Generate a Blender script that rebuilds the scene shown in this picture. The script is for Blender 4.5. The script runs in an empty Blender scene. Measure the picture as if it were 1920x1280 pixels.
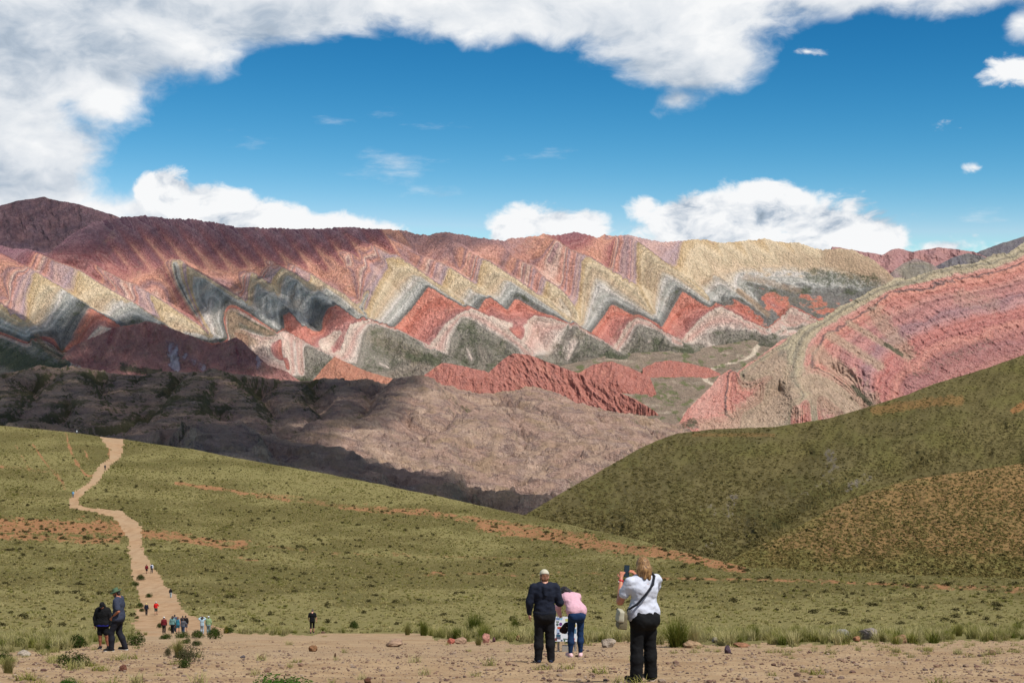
import bpy, math, random
import numpy as np

# ------------------------------------------------------------------ camera, sky, sun, exposure
F, CX, HY = 2667.0, 960.0, 600.0          # focal length, centre column and horizon row of the 1920 px photograph
SC = bpy.context.scene
COL = SC.collection
cam_d = bpy.data.cameras.new('camera'); cam = bpy.data.objects.new('camera', cam_d); COL.objects.link(cam)
cam_d.sensor_width = 36.0; cam_d.lens = F / 1920 * 36.0
cam_d.shift_y = -40.0 / 1920
cam_d.clip_start = 0.5; cam_d.clip_end = 60000
cam.location = (0, 0, 0); cam.rotation_euler = (math.radians(90), 0, 0)
SC.camera = cam

SUN = np.array([0.48, -0.42, 1.0]); SUN /= np.linalg.norm(SUN)      # direction towards the sun
sun_el = math.asin(SUN[2]); sun_az = math.atan2(SUN[0], SUN[1])

class NT:
    """small helper around a node tree"""
    def __init__(s, tree): s.t = tree; s.n = tree.nodes; s.l = tree.links
    def node(s, typ, **kw):
        nd = s.n.new(typ)
        for k, v in kw.items(): setattr(nd, k, v)
        return nd
    def put(s, sock, v):
        if isinstance(v, bpy.types.NodeSocket): s.l.new(v, sock)
        elif v is not None: sock.default_value = v
    def math(s, op, a, b=None, c=None, clamp=False):
        nd = s.node('ShaderNodeMath', operation=op, use_clamp=clamp)
        s.put(nd.inputs[0], a)
        if b is not None: s.put(nd.inputs[1], b)
        if c is not None: s.put(nd.inputs[2], c)
        return nd.outputs[0]
    def vmath(s, op, a, b=None, out=0):
        nd = s.node('ShaderNodeVectorMath', operation=op)
        s.put(nd.inputs[0], a)
        if b is not None:
            if op == 'SCALE': s.put(nd.inputs[3], b)
            else: s.put(nd.inputs[1], b)
        return nd.outputs['Value'] if op in ('LENGTH', 'DOT_PRODUCT', 'DISTANCE') else nd.outputs[0]
    def mix(s, f, a, b, mode='MIX'):
        nd = s.node('ShaderNodeMix', data_type='RGBA', blend_type=mode)
        s.put(nd.inputs[0], f); s.put(nd.inputs[6], a); s.put(nd.inputs[7], b)
        return nd.outputs[2]
    def noise(s, vec, scale, detail=4, rough=0.55, dim='3D', w=None, out=0, dist=0.0):
        nd = s.node('ShaderNodeTexNoise', noise_dimensions=dim)
        if vec is not None: s.put(nd.inputs['Vector'], vec)
        if w is not None: s.put(nd.inputs['W'], w)
        nd.inputs['Scale'].default_value = scale; nd.inputs['Detail'].default_value = detail
        nd.inputs['Roughness'].default_value = rough; nd.inputs['Distortion'].default_value = dist
        return nd.outputs[out]
    def ramp(s, f, stops, interp='LINEAR'):
        nd = s.node('ShaderNodeValToRGB'); cr = nd.color_ramp; cr.interpolation = interp
        while len(cr.elements) < len(stops): cr.elements.new(0.5)
        for e, (p, c) in zip(cr.elements, stops):
            e.position = p; e.color = tuple(c) + ((1.0,) if len(c) == 3 else ())
        s.put(nd.inputs[0], f)
        return nd.outputs[0]
    def step(s, v, a, b):
        nd = s.node('ShaderNodeMapRange', interpolation_type='SMOOTHSTEP')
        s.put(nd.inputs[0], v); s.put(nd.inputs[1], a); s.put(nd.inputs[2], b)
        return nd.outputs[0]

def lin(r, g=None, b=None):
    if g is None: r, g, b = r
    f = lambda c: (c / 255 / 12.92) if c / 255 <= 0.04045 else ((c / 255 + 0.055) / 1.055) ** 2.4
    return (f(r) * 0.785, f(g) * 0.785, f(b) * 0.785)      # the picture is exposed a third of a stop up

# world: physical sky, with the cloud field the photograph shows laid over it by direction
W = bpy.data.worlds.new('World'); SC.world = W; W.use_nodes = True
W.cycles.sampling_method = 'MANUAL'; W.cycles.sample_map_resolution = 128
w = NT(W.node_tree); w.n.clear()
sky = w.node('ShaderNodeTexSky', sky_type='NISHITA', sun_disc=False)
sky.sun_elevation = sun_el; sky.sun_rotation = sun_az
sky.altitude = 4300; sky.air_density = 1.0; sky.dust_density = 0.3; sky.ozone_density = 3.0
SKY_STRENGTH = 0.125
bg_sky = w.node('ShaderNodeBackground'); bg_sky.inputs[1].default_value = SKY_STRENGTH
# the photograph's deep highland blue: the same sky, graded towards azure
sr_ = w.node('ShaderNodeSeparateColor'); w.l.new(sky.outputs[0], sr_.inputs[0]); sc_n = w.node('ShaderNodeCombineColor')
for ch, (k_, a_, p_, hi_) in enumerate(((0.0775, 41.8, 3.4, 0.42), (0.125, 1.4, 1.67, 1.2), (0.14125, 0.806, 1.3, 1.6))):
    w.l.new(w.math('MINIMUM', w.math('MULTIPLY', w.math('POWER', w.math('MULTIPLY', sr_.outputs[ch], k_), p_), 0.785 * a_ / SKY_STRENGTH), 0.785 * hi_ / SKY_STRENGTH), sc_n.inputs[ch])
w.l.new(sc_n.outputs[0], bg_sky.inputs[0])
tc = w.node('ShaderNodeTexCoord'); D = tc.outputs['Generated']
sp = w.node('ShaderNodeSeparateXYZ'); w.l.new(D, sp.inputs[0])
az = w.math('MULTIPLY', w.math('ARCTAN2', sp.outputs[0], sp.outputs[1]), 57.2958)
el = w.math('MULTIPLY', w.math('ARCSINE', sp.outputs[2]), 57.2958)
def ang(px, py):
    a = math.atan((px - CX) / F); return math.degrees(a), math.degrees(math.atan((HY - py) / F * math.cos(a)))
STRATUS = [(60, 325, 190, 115), (190, 392, 150, 62), (0, 20, 430, 190), (-60, 250, 190, 190), (110, 365, 190, 62), (250, 385, 75, 42), (480, 0, 400, 92), (900, -10, 430, 84),
           (1210, 5, 300, 88), (1275, 105, 168, 86), (1270, 185, 62, 34), (1560, -30, 220, 56), (1850, -22, 190, 62), (1915, 40, 50, 42)]
CUMULUS = [(310, 372, 52, 62), (405, 392, 85, 50), (480, 412, 100, 40), (600, 428, 95, 30), (680, 428, 55, 16),
           (1020, 415, 85, 46), (1096, 424, 48, 36), (958, 430, 52, 42), (1418, 400, 105, 64), (1290, 412, 100, 54),
           (1530, 415, 130, 52), (1640, 440, 95, 52), (1420, 455, 250, 40), (1212, 386, 30, 26), (1770, 462, 105, 28), (1826, 442, 18, 16),
           (1515, 97, 46, 13), (1905, 130, 52, 28), (1800, 240, 44, 16), (1825, 314, 14, 9)]
CIRRUS = [(745, 312, 95, 30), (482, 265, 58, 14), (452, 246, 34, 8), (1030, 290, 60, 12), (800, 358, 80, 12), (610, 225, 40, 9), (700, 215, 40, 8), (820, 240, 46, 8), (1825, 405, 60, 14)]
def field(blobs, ae, grow_=1.0):
    res = None
    for (px, py, rx, ry) in blobs:
        ca, ce = ang(px, py); ra, re = rx / 46.5 * grow_, ry / 46.5 * grow_; k = min(ra, re) ** 0.75
        ma = w.node('ShaderNodeVectorMath', operation='MULTIPLY_ADD'); w.put(ma.inputs[0], ae)
        ma.inputs[1].default_value = (1 / ra, 1 / re, 0); ma.inputs[2].default_value = (-ca / ra, -ce / re, 0)
        v = w.math('MULTIPLY_ADD', w.vmath('LENGTH', ma.outputs[0]), -k, k)
        res = v if res is None else w.math('SMOOTH_MAX', res, v, 0.25)
    return res
cmb = w.node('ShaderNodeCombineXYZ'); w.l.new(az, cmb.inputs[0]); w.l.new(el, cmb.inputs[1]); AE = cmb.outputs[0]
AE_UP = w.vmath('ADD', AE, (0.35, 0.85, 0.0))
stretch = w.vmath('MULTIPLY', D, (1.0, 1.0, 1.7))
warp = w.vmath('SCALE', w.vmath('SUBTRACT', w.noise(stretch, 14.0, 3, 0.5, out=1), (0.5, 0.5, 0.5)), 0.05)
q = w.vmath('ADD', stretch, warp)
lump = w.noise(q, 17.0, 9, 0.60)                       # billows
lump_up = w.noise(w.vmath('ADD', q, (0.012, 0.0, 0.030)), 17.0, 6, 0.60)
soft = w.math('ADD', w.math('MULTIPLY', w.noise(q, 8.0, 7, 0.5), 0.6), w.math('MULTIPLY', lump, 0.4))
soft_up = w.math('ADD', w.math('MULTIPLY', w.noise(w.vmath('ADD', q, (0.012, 0.0, 0.030)), 8.0, 4, 0.5), 0.6), w.math('MULTIPLY', lump_up, 0.4))
puff, puff_up = lump, lump_up
big = w.noise(w.vmath('MULTIPLY', D, (1.0, 1.0, 2.4)), 3.2, 5, 0.6)
# the sky goes on round the camera as broken cloud of the same kind
inside = w.math('MULTIPLY', w.math('SUBTRACT', 1.0, w.step(w.math('ABSOLUTE', az), 20.5, 27.0)), w.math('SUBTRACT', 1.0, w.step(el, 12.5, 17.0)))
outside = w.math('SUBTRACT', 1.0, inside)
cover_out = w.math('ADD', w.math('MULTIPLY', w.math('SUBTRACT', big, 0.53), 14.0), w.math('MULTIPLY', inside, -14.0))
def dens(up):
    ae = AE_UP if up else AE
    ln = puff_up if up else puff
    n = w.math('SUBTRACT', ln, 0.5)
    c1 = w.math('ADD', w.math('MAXIMUM', field(STRATUS, ae), cover_out), w.math('MULTIPLY', w.math('SUBTRACT', soft_up if up else soft, 0.5), 4.4))
    c2 = w.math('ADD', field(CUMULUS, ae, 1.16), w.math('MULTIPLY', n, 2.7))
    return c1, c2
s1, c1 = dens(False); s1u, c1u = dens(True)
ci = w.math('ADD', field(CIRRUS, AE), w.math('MULTIPLY', w.math('SUBTRACT', w.noise(w.vmath('MULTIPLY', D, (1.0, 1.0, 4.0)), 26.0, 6, 0.6), 0.5), 2.2))
d_s = w.step(s1, -0.05, 0.75); d_c = w.step(c1, 0.0, 0.42); d_i = w.math('MULTIPLY', w.step(ci, 0.0, 1.1), 0.62)
cover = w.math('MAXIMUM', w.math('MAXIMUM', d_s, d_c), d_i, clamp=True)
thick_s = w.math('ADD', w.math('MULTIPLY', w.math('MAXIMUM', s1u, 0.0), 0.40), 0.0)
thick_c = w.math('MULTIPLY', w.math('MAXIMUM', c1u, 0.0), 0.48)
thick = w.math('MAXIMUM', thick_s, thick_c)
light = w.math('POWER', 2.718, w.math('MULTIPLY', thick, -0.75))
is_c = w.math('SUBTRACT', 1.0, w.step(w.math('SUBTRACT', s1, c1), -0.4, 0.4))
fine = w.math('ADD', w.math('MULTIPLY', w.math('MULTIPLY', w.math('SUBTRACT', puff, puff_up), is_c), 2.4), w.math('MULTIPLY', w.math('SUBTRACT', soft, soft_up), 2.2))
mott = w.math('MULTIPLY', w.math('SUBTRACT', w.noise(w.vmath('MULTIPLY', q, (1, 1, 1.6)), 7.0, 5, 0.6), 0.5), 0.75)
light = w.math('ADD', w.math('ADD', light, fine), mott, clamp=True)
cl_col = w.ramp(light, [(0.0, (0.25, 0.32, 0.40)), (0.36, (0.44, 0.52, 0.62)), (0.66, (0.74, 0.78, 0.83)), (1.0, (0.94, 0.95, 0.96))])
bg_cloud = w.node('ShaderNodeBackground'); w.l.new(cl_col, bg_cloud.inputs[0]); bg_cloud.inputs[1].default_value = 0.785
mx = w.node('ShaderNodeMixShader'); w.l.new(cover, mx.inputs[0]); w.l.new(bg_sky.outputs[0], mx.inputs[1]); w.l.new(bg_cloud.outputs[0], mx.inputs[2])
wo = w.node('ShaderNodeOutputWorld'); w.l.new(mx.outputs[0], wo.inputs[0])

sl = bpy.data.lights.new('sun', 'SUN'); sl.energy = 4.4; sl.angle = math.radians(0.53); sl.color = (1.0, 0.955, 0.89)
so = bpy.data.objects.new('sun', sl); COL.objects.link(so)
from mathutils import Vector, Matrix
so.rotation_euler = Vector((-SUN[0], -SUN[1], -SUN[2])).to_track_quat('-Z', 'Y').to_euler()
so.location = (60, -60, 200)
SC.view_settings.view_transform = 'Standard'; SC.view_settings.look = 'None'
SC.view_settings.exposure = 0.35; SC.view_settings.gamma = 1.0; SC.view_settings.use_curve_mapping = False
SC.render.engine = 'CYCLES'; SC.cycles.use_denoising = True
SC.cycles.max_bounces = 4; SC.cycles.diffuse_bounces = 2; SC.cycles.transparent_max_bounces = 48

# ------------------------------------------------------------------ numpy helpers
def _hash(ix, iy, seed):
    h = (ix.astype(np.int64) * 374761393 + iy.astype(np.int64) * 668265263 + seed * 1274126177) & 0xFFFFFFFF
    h = ((h ^ (h >> 13)) * 1274126177) & 0xFFFFFFFF
    return (h ^ (h >> 16)) & 0xFFFFFFFF
def gnoise(x, y, seed=0):
    x = np.asarray(x, float); y = np.asarray(y, float)
    ix = np.floor(x); iy = np.floor(y); fx = x - ix; fy = y - iy
    u = fx * fx * fx * (fx * (fx * 6 - 15) + 10); v = fy * fy * fy * (fy * (fy * 6 - 15) + 10)
    def g(ox, oy):
        a = _hash(ix + ox, iy + oy, seed) * (2 * np.pi / 4294967296.0)
        return np.cos(a) * (fx - ox) + np.sin(a) * (fy - oy)
    a = g(0, 0) * (1 - u) + g(1, 0) * u; b = g(0, 1) * (1 - u) + g(1, 1) * u
    return (a * (1 - v) + b * v) * 1.5
def fbm(x, y, octv=5, seed=0, gain=0.5):
    r = 0.0; a = 1.0; t = 0.0
    for i in range(octv):
        r = r + a * gnoise(x, y, seed + i * 17); t += a; a *= gain; x = x * 2.03 + 5.1; y = y * 2.03 - 3.7
    return r / t
def ridged(x, y, octv=5, seed=0, gain=0.5):
    r = 0.0; a = 1.0; t = 0.0
    for i in range(octv):
        r = r + a * (1 - 2 * np.abs(gnoise(x, y, seed + i * 31))); t += a; a *= gain; x = x * 2.07 + 1.3; y = y * 2.07 + 9.2
    return r / t
def sstep(v, a, b):
    t = np.clip((v - a) / (b - a), 0, 1); return t * t * (3 - 2 * t)
def pl(pts, x):
    p = np.array(pts, float); return np.interp(x, p[:, 0], p[:, 1])

class Field:
    """scalar field over photo columns/rows, relaxed between polylines of known value; barriers cut it"""
    def __init__(s, box, cons, barriers=(), h=2.0, levels=5, its=90):
        s.box = box; x0, x1, y0, y1 = box; u = None
        for lv in reversed(range(levels)):
            hh = h * 2 ** lv
            nx = int((x1 - x0) / hh) + 2; ny = int((y1 - y0) / hh) + 2
            xs = x0 + np.arange(nx) * hh; ys = y0 + np.arange(ny) * hh
            fs = np.zeros((ny, nx)); fc = np.zeros((ny, nx))
            for val, pts in cons:
                p = np.array(pts, float)
                for a, b in zip(p[:-1], p[1:]):
                    n = max(2, int(np.hypot(*(b - a)[:2]) / hh * 2.5) + 1); t = np.linspace(0, 1, n)
                    q = a[None, :2] + (b - a)[None, :2] * t[:, None]
                    vv = np.full(n, val) if val is not None else a[2] + (b[2] - a[2]) * t
                    i = np.round((q[:, 0] - x0) / hh).astype(int); j = np.round((q[:, 1] - y0) / hh).astype(int)
                    ok = (i >= 0) & (i < nx) & (j >= 0) & (j < ny)
                    np.add.at(fs, (j[ok], i[ok]), vv[ok]); np.add.at(fc, (j[ok], i[ok]), 1)
            fix = fc > 0; val_ = np.where(fix, fs / np.maximum(fc, 1), 0)
            wv = np.ones((ny - 1, nx)); wh = np.ones((ny, nx - 1))
            for b in barriers:
                p = np.array(b, float)
                yb = np.interp(xs, p[:, 0], p[:, 1]); ok = (xs >= p[0, 0]) & (xs <= p[-1, 0])
                sg = ys[:, None] > yb[None]
                wv[(sg[1:] != sg[:-1]) & ok[None]] = 0
                wh[(sg[:, 1:] != sg[:, :-1]) & (ok[1:] & ok[:-1])[None]] = 0
            if u is None: u = np.full((ny, nx), fs.sum() / max(fc.sum(), 1))
            else:
                jj = np.clip(((ys - y0) / (hh * 2)), 0, u.shape[0] - 1).round().astype(int); ii = np.clip(((xs - x0) / (hh * 2)), 0, u.shape[1] - 1).round().astype(int)
                u = u[np.ix_(jj, ii)]
            den = np.full((ny, nx), 1e-9); den[:-1] += wv; den[1:] += wv; den[:, :-1] += wh; den[:, 1:] += wh
            for k in range(its * (4 if lv == levels - 1 else 1)):
                u = np.where(fix, val_, u)
                num = np.zeros_like(u)
                num[:-1] += wv * u[1:]; num[1:] += wv * u[:-1]; num[:, :-1] += wh * u[:, 1:]; num[:, 1:] += wh * u[:, :-1]
                u = np.where(den > 0.5, num / den, u)
            u = np.where(fix, val_, u)
        s.u = u; s.h = h
    def __call__(s, px, py):
        x0, x1, y0, y1 = s.box; ny, nx = s.u.shape
        a = np.clip((px - x0) / s.h, 0, nx - 1.001); b = np.clip((py - y0) / s.h, 0, ny - 1.001)
        i = a.astype(int); j = b.astype(int); fx = a - i; fy = b - j
        u = s.u
        return (u[j, i] * (1 - fx) + u[j, i + 1] * fx) * (1 - fy) + (u[j + 1, i] * (1 - fx) + u[j + 1, i + 1] * fx) * fy

def mesh_np(name, co, quads=None, tris=None, mats=(), attrs=None, smooth=False, fmat=None):
    me = bpy.data.meshes.new(name)
    co = np.ascontiguousarray(co, dtype=np.float32)
    nq = 0 if quads is None else len(quads); nt = 0 if tris is None else len(tris)
    loops = np.concatenate([np.asarray(quads, np.int32).ravel() if nq else np.zeros(0, np.int32), np.asarray(tris, np.int32).ravel() if nt else np.zeros(0, np.int32)])
    starts = np.concatenate([np.arange(nq) * 4, nq * 4 + np.arange(nt) * 3]).astype(np.int32)
    me.vertices.add(len(co)); me.vertices.foreach_set('co', co.ravel())
    me.loops.add(len(loops)); me.loops.foreach_set('vertex_index', loops)
    me.polygons.add(nq + nt); me.polygons.foreach_set('loop_start', starts)
    if smooth: me.polygons.foreach_set('use_smooth', np.ones(nq + nt, bool))
    else: me.polygons.foreach_set('use_smooth', np.zeros(nq + nt, bool))
    for m in mats: me.materials.append(m)
    if fmat is not None: me.polygons.foreach_set('material_index', np.asarray(fmat, np.int32))
    for k, v in (attrs or {}).items():
        a = me.attributes.new(k, 'FLOAT', 'POINT'); a.data.foreach_set('value', np.ascontiguousarray(v, dtype=np.float32).ravel())
    me.update(calc_edges=True); me.validate()
    return me
def link(name, me, parent=None, loc=None, **props):
    o = bpy.data.objects.new(name, me); COL.objects.link(o)
    if parent is not None: o.parent = parent
    if loc is not None: o.location = loc
    for k, v in props.items(): o[k] = v
    return o
def grid_quads(nr, nc):
    i = np.arange(nr - 1)[:, None] * nc + np.arange(nc - 1)[None]
    return np.stack([i, i + nc, i + nc + 1, i + 1], -1).reshape(-1, 4)
def P(px, py, d):
    return np.stack([(px - CX) / F * d, d + 0 * px, (HY - py) / F * d], -1)
# ------------------------------------------------------------------ rock materials
def principled(nt, col, rough=0.9, spec=0.2, bump=None, bstr=0.5, bdist=1.0):
    b = nt.node('ShaderNodeBsdfPrincipled'); nt.put(b.inputs['Base Color'], col)
    nt.put(b.inputs['Roughness'], rough); b.inputs['Specular IOR Level'].default_value = spec
    if bump is not None:
        bn = nt.node('ShaderNodeBump'); bn.inputs['Strength'].default_value = bstr; bn.inputs['Distance'].default_value = bdist
        nt.put(bn.inputs['Height'], bump); nt.l.new(bn.outputs[0], b.inputs['Normal'])
    o = nt.node('ShaderNodeOutputMaterial'); nt.l.new(b.outputs[0], o.inputs[0])
    return b
def newmat(name):
    m = bpy.data.materials.new(name); m.use_nodes = True; nt = NT(m.node_tree); nt.n.clear(); return m, nt
def pos_of(nt):
    return nt.node('ShaderNodeTexCoord').outputs['Object']
def attr(nt, name):
    a = nt.node('ShaderNodeAttribute', attribute_name=name); return a.outputs['Fac']

def rock_mat(name, stops, smax, band_freq=5.0, warp=0.09, scree_col=(150, 128, 108), veg_col=(78, 82, 64), K=1.74, fine=0.45, thin=0.30, band=0.55, px=2.1, sat=1.08):
    """strata coordinate 's' -> colour, thin bedding, scree, sparse scrub; px = metres per photo pixel"""
    m, nt = newmat(name); p = pos_of(nt)
    s = attr(nt, 's')
    n1 = nt.noise(p, 1 / (34 * px), 5, 0.6); n2 = nt.noise(p, 1 / (7 * px), 4, 0.6); n3 = nt.noise(p, 1 / (2.2 * px), 3, 0.6)
    s2 = nt.math('ADD', s, nt.math('ADD', nt.math('MULTIPLY', nt.math('SUBTRACT', n1, 0.5), warp * 2.4), nt.math('MULTIPLY', nt.math('SUBTRACT', n2, 0.5), warp * 0.7)))
    col = nt.ramp(nt.math('MULTIPLY', s2, 1 / smax), [(a / smax, tuple(min(0.92, K * c) for c in lin(v))) for a, v in stops])
    b1 = nt.noise(None, band_freq, 4, 0.75, dim='1D', w=s2)
    b1 = nt.step(b1, 0.30, 0.70)
    col = nt.mix(nt.math('MULTIPLY', band, 1.0), col, nt.mix(b1, nt.mix(0.55, col, (0.10, 0.07, 0.075, 1), 'MIX'), nt.mix(0.45, col, (0.66, 0.56, 0.50, 1), 'MIX')))
    # thin beds, and rills worn straight down the faces
    b2 = nt.step(nt.noise(None, band_freq * 5.5, 3, 0.7, dim='1D', w=s2), 0.36, 0.62)
    col = nt.mix(thin, col, nt.mix(b2, nt.mix(0.62, col, (0.07, 0.05, 0.055, 1)), nt.mix(0.16, col, (0.75, 0.68, 0.62, 1))))
    rl = nt.step(nt.noise(nt.vmath('MULTIPLY', p, (1.0, 1.0, 0.13)), 1 / (4.2 * px), 4, 0.65), 0.40, 0.60)
    col = nt.mix(0.34 * fine, col, nt.mix(rl, nt.mix(0.6, col, (0.05, 0.04, 0.045, 1)), col))
    # weathered mottling
    mo = nt.math('ADD', nt.math('MULTIPLY', n2, 0.9), nt.math('MULTIPLY', n3, 0.7))
    col = nt.mix(0.75 * fine, col, nt.mix(nt.step(mo, 0.50, 1.12), nt.mix(0.5, col, (0.05, 0.035, 0.04, 1)), nt.mix(0.30, col, (0.72, 0.64, 0.58, 1))))
    # cracks and ledges
    cr = nt.noise(nt.vmath('MULTIPLY', p, (1.0, 0.25, 0.30)), 1 / (7.0 * px), 5, 0.65)
    crk = nt.step(nt.math('ABSOLUTE', nt.math('SUBTRACT', cr, 0.5)), 0.0, 0.022)
    col = nt.mix(nt.math('MULTIPLY', nt.math('SUBTRACT', 1.0, crk), 0.55 * fine), col, (0.045, 0.04, 0.045, 1))
    sc = nt.math('MULTIPLY', attr(nt, 'scree'), nt.step(nt.math('ADD', n2, nt.math('MULTIPLY', attr(nt, 'scree'), 0.5)), 0.40, 0.75))
    st = nt.noise(nt.vmath('MULTIPLY', p, (1.0, 0.2, 0.22)), 1 / (4 * px), 3, 0.6)
    scol = nt.mix(nt.step(st, 0.35, 0.65), tuple(0.72 * K * c for c in lin(scree_col)) + (1,), tuple(1.05 * K * c for c in lin(scree_col)) + (1,))
    col = nt.mix(sc, col, scol)
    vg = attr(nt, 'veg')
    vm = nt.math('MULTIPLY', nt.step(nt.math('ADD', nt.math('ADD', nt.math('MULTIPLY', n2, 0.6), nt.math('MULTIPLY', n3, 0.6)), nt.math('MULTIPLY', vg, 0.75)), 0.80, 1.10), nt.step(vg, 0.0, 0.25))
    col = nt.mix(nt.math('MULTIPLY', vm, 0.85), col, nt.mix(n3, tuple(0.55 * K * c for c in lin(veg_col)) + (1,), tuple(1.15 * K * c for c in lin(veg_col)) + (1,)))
    hs = nt.node('ShaderNodeHueSaturation'); hs.inputs['Saturation'].default_value = sat; hs.inputs['Value'].default_value = 1.0; hs.inputs['Hue'].default_value = 0.5; nt.l.new(col, hs.inputs['Color']); col = hs.outputs[0]
    hgt = nt.math('ADD', nt.math('ADD', nt.math('MULTIPLY', n2, 5 * px), nt.math('MULTIPLY', n3, 2.2 * px)), nt.math('ADD', nt.math('MULTIPLY', b1, 0.8 * px), nt.math('ADD', nt.math('MULTIPLY', b2, 0.5 * px), nt.math('MULTIPLY', rl, 1.6 * px))))
    principled(nt, col, 0.95, 0.1, hgt, 0.85, 1.2)
    return m

MAIN_RAMP = [(0.0, (104, 56, 80)), (0.4, (116, 58, 78)), (0.8, (134, 66, 74)), (1.05, (158, 84, 78)), (1.25, (222, 152, 126)), (1.45, (148, 106, 108)), (1.62, (216, 150, 130)),
             (1.85, (222, 178, 160)), (2.0, (160, 122, 122)), (2.2, (214, 148, 128)), (2.4, (168, 136, 140)), (2.6, (212, 172, 160)), (2.85, (166, 140, 146)),
             (3.0, (206, 176, 130)), (3.35, (218, 194, 160)), (3.7, (198, 172, 138)), (3.95, (218, 202, 182)), (4.1, (214, 206, 196)), (4.35, (158, 160, 150)),
             (4.65, (202, 200, 192)), (4.9, (134, 140, 134)), (5.1, (100, 105, 101)), (5.8, (92, 94, 90)), (6.02, (210, 124, 100)), (6.5, (200, 116, 100)),
             (6.93, (168, 106, 100)), (7.03, (236, 194, 176)), (7.5, (228, 172, 158)), (7.9, (222, 200, 186)), (8.05, (128, 124, 110)), (8.6, (116, 112, 98)),
             (10.0, (128, 112, 90))]
MAT_MAIN = rock_mat('banded_rock', MAIN_RAMP, 10.0, band_freq=4.2)
RED_RAMP = [(0.0, (112, 108, 92)), (0.9, (158, 140, 116)), (1.0, (146, 136, 110)), (1.25, (186, 170, 136)), (1.5, (128, 120, 98)), (1.75, (182, 164, 130)), (1.98, (170, 150, 122)), (2.05, (206, 150, 134)), (2.5, (198, 124, 108)), (2.62, (92, 74, 72)),
            (2.74, (208, 134, 112)), (3.2, (190, 116, 102)), (3.6, (200, 136, 122)), (4.0, (166, 106, 100)), (4.5, (190, 124, 116)), (5.0, (150, 104, 108)), (5.4, (182, 128, 124)), (5.9, (190, 112, 100)),
            (6.5, (178, 102, 94)), (7.0, (198, 126, 108)), (7.6, (156, 92, 90)), (8.5, (176, 110, 98)), (10.0, (130, 74, 74))]
MAT_RED = rock_mat('red_bedded_rock', RED_RAMP, 10.0, band_freq=5.5, warp=0.22, band=0.34, scree_col=(166, 142, 122), px=1.7, fine=0.55, thin=0.16, sat=1.0)
REDHILL_RAMP = [(0.0, (196, 122, 102)), (0.5, (178, 106, 92)), (1.0, (204, 134, 112))]
MAT_REDHILL = rock_mat('red_clay_rock', REDHILL_RAMP, 1.0, band_freq=9.0, warp=0.3, px=1.8, band=0.45)
ORANGE_RAMP = [(0.0, (194, 134, 104)), (0.5, (176, 116, 92)), (1.0, (198, 140, 110))]
MAT_ORANGE = rock_mat('orange_clay_rock', ORANGE_RAMP, 1.0, band_freq=7.0, warp=0.3, px=1.8, band=0.3)
BROWN_RAMP = [(0.0, (152, 116, 98)), (0.3, (180, 144, 122)), (0.5, (130, 100, 86)), (0.75, (196, 164, 138)), (1.0, (146, 116, 96))]
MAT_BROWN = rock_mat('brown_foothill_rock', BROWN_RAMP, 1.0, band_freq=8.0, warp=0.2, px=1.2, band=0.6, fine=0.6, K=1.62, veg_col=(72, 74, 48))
FAR_RAMP = [(0.0, (96, 66, 84)), (0.3, (170, 122, 112)), (0.5, (160, 116, 116)), (0.65, (136, 100, 110)), (0.85, (128, 122, 104)), (1.0, (78, 78, 88))]
MAT_FAR = rock_mat('far_mountain_rock', FAR_RAMP, 1.0, band_freq=6.0, warp=0.1, px=3.2, band=0.2, fine=0.6)
VALLEY_RAMP = [(0.0, (112, 98, 80)), (0.5, (126, 110, 90)), (1.0, (100, 92, 72))]
MAT_VALLEY = rock_mat('valley_scrub', VALLEY_RAMP, 1.0, band_freq=3.0, warp=0.5, px=1.7, band=0.35, veg_col=(88, 98, 62), scree_col=(196, 182, 164))

# ------------------------------------------------------------------ terrain sheets
def strokes(px, py, items):
    """thick soft polylines: (points, width in px, value)"""
    r = np.zeros_like(px); wob = 1 + 0.55 * fbm(px / 16, py / 12, 3, 77) + 0.55 * fbm(px / 5, py / 4, 3, 78)
    for pts, wd, val in items:
        p = np.array(pts, float)
        x0, x1 = p[:, 0].min() - wd * 2.5, p[:, 0].max() + wd * 2.5; y0, y1 = p[:, 1].min() - wd * 2.5, p[:, 1].max() + wd * 2.5
        k = (px > x0) & (px < x1) & (py > y0) & (py < y1)
        X, Y = px[k], py[k]; dd = np.full(X.shape, 1e9)
        segs = list(zip(p[:-1], p[1:])) if len(p) > 1 else [(p[0], p[0] + 1e-3)]
        for a, b in segs:
            ab = b - a; t = np.clip(((X - a[0]) * ab[0] + (Y - a[1]) * ab[1]) / (ab @ ab + 1e-9), 0, 1)
            dd = np.minimum(dd, np.hypot(X - a[0] - t * ab[0], Y - a[1] - t * ab[1]))
        r[k] = np.maximum(r[k], val * (1 - sstep(dd * wob[k], wd * 0.35, wd * 1.35)))
    return r
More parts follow.
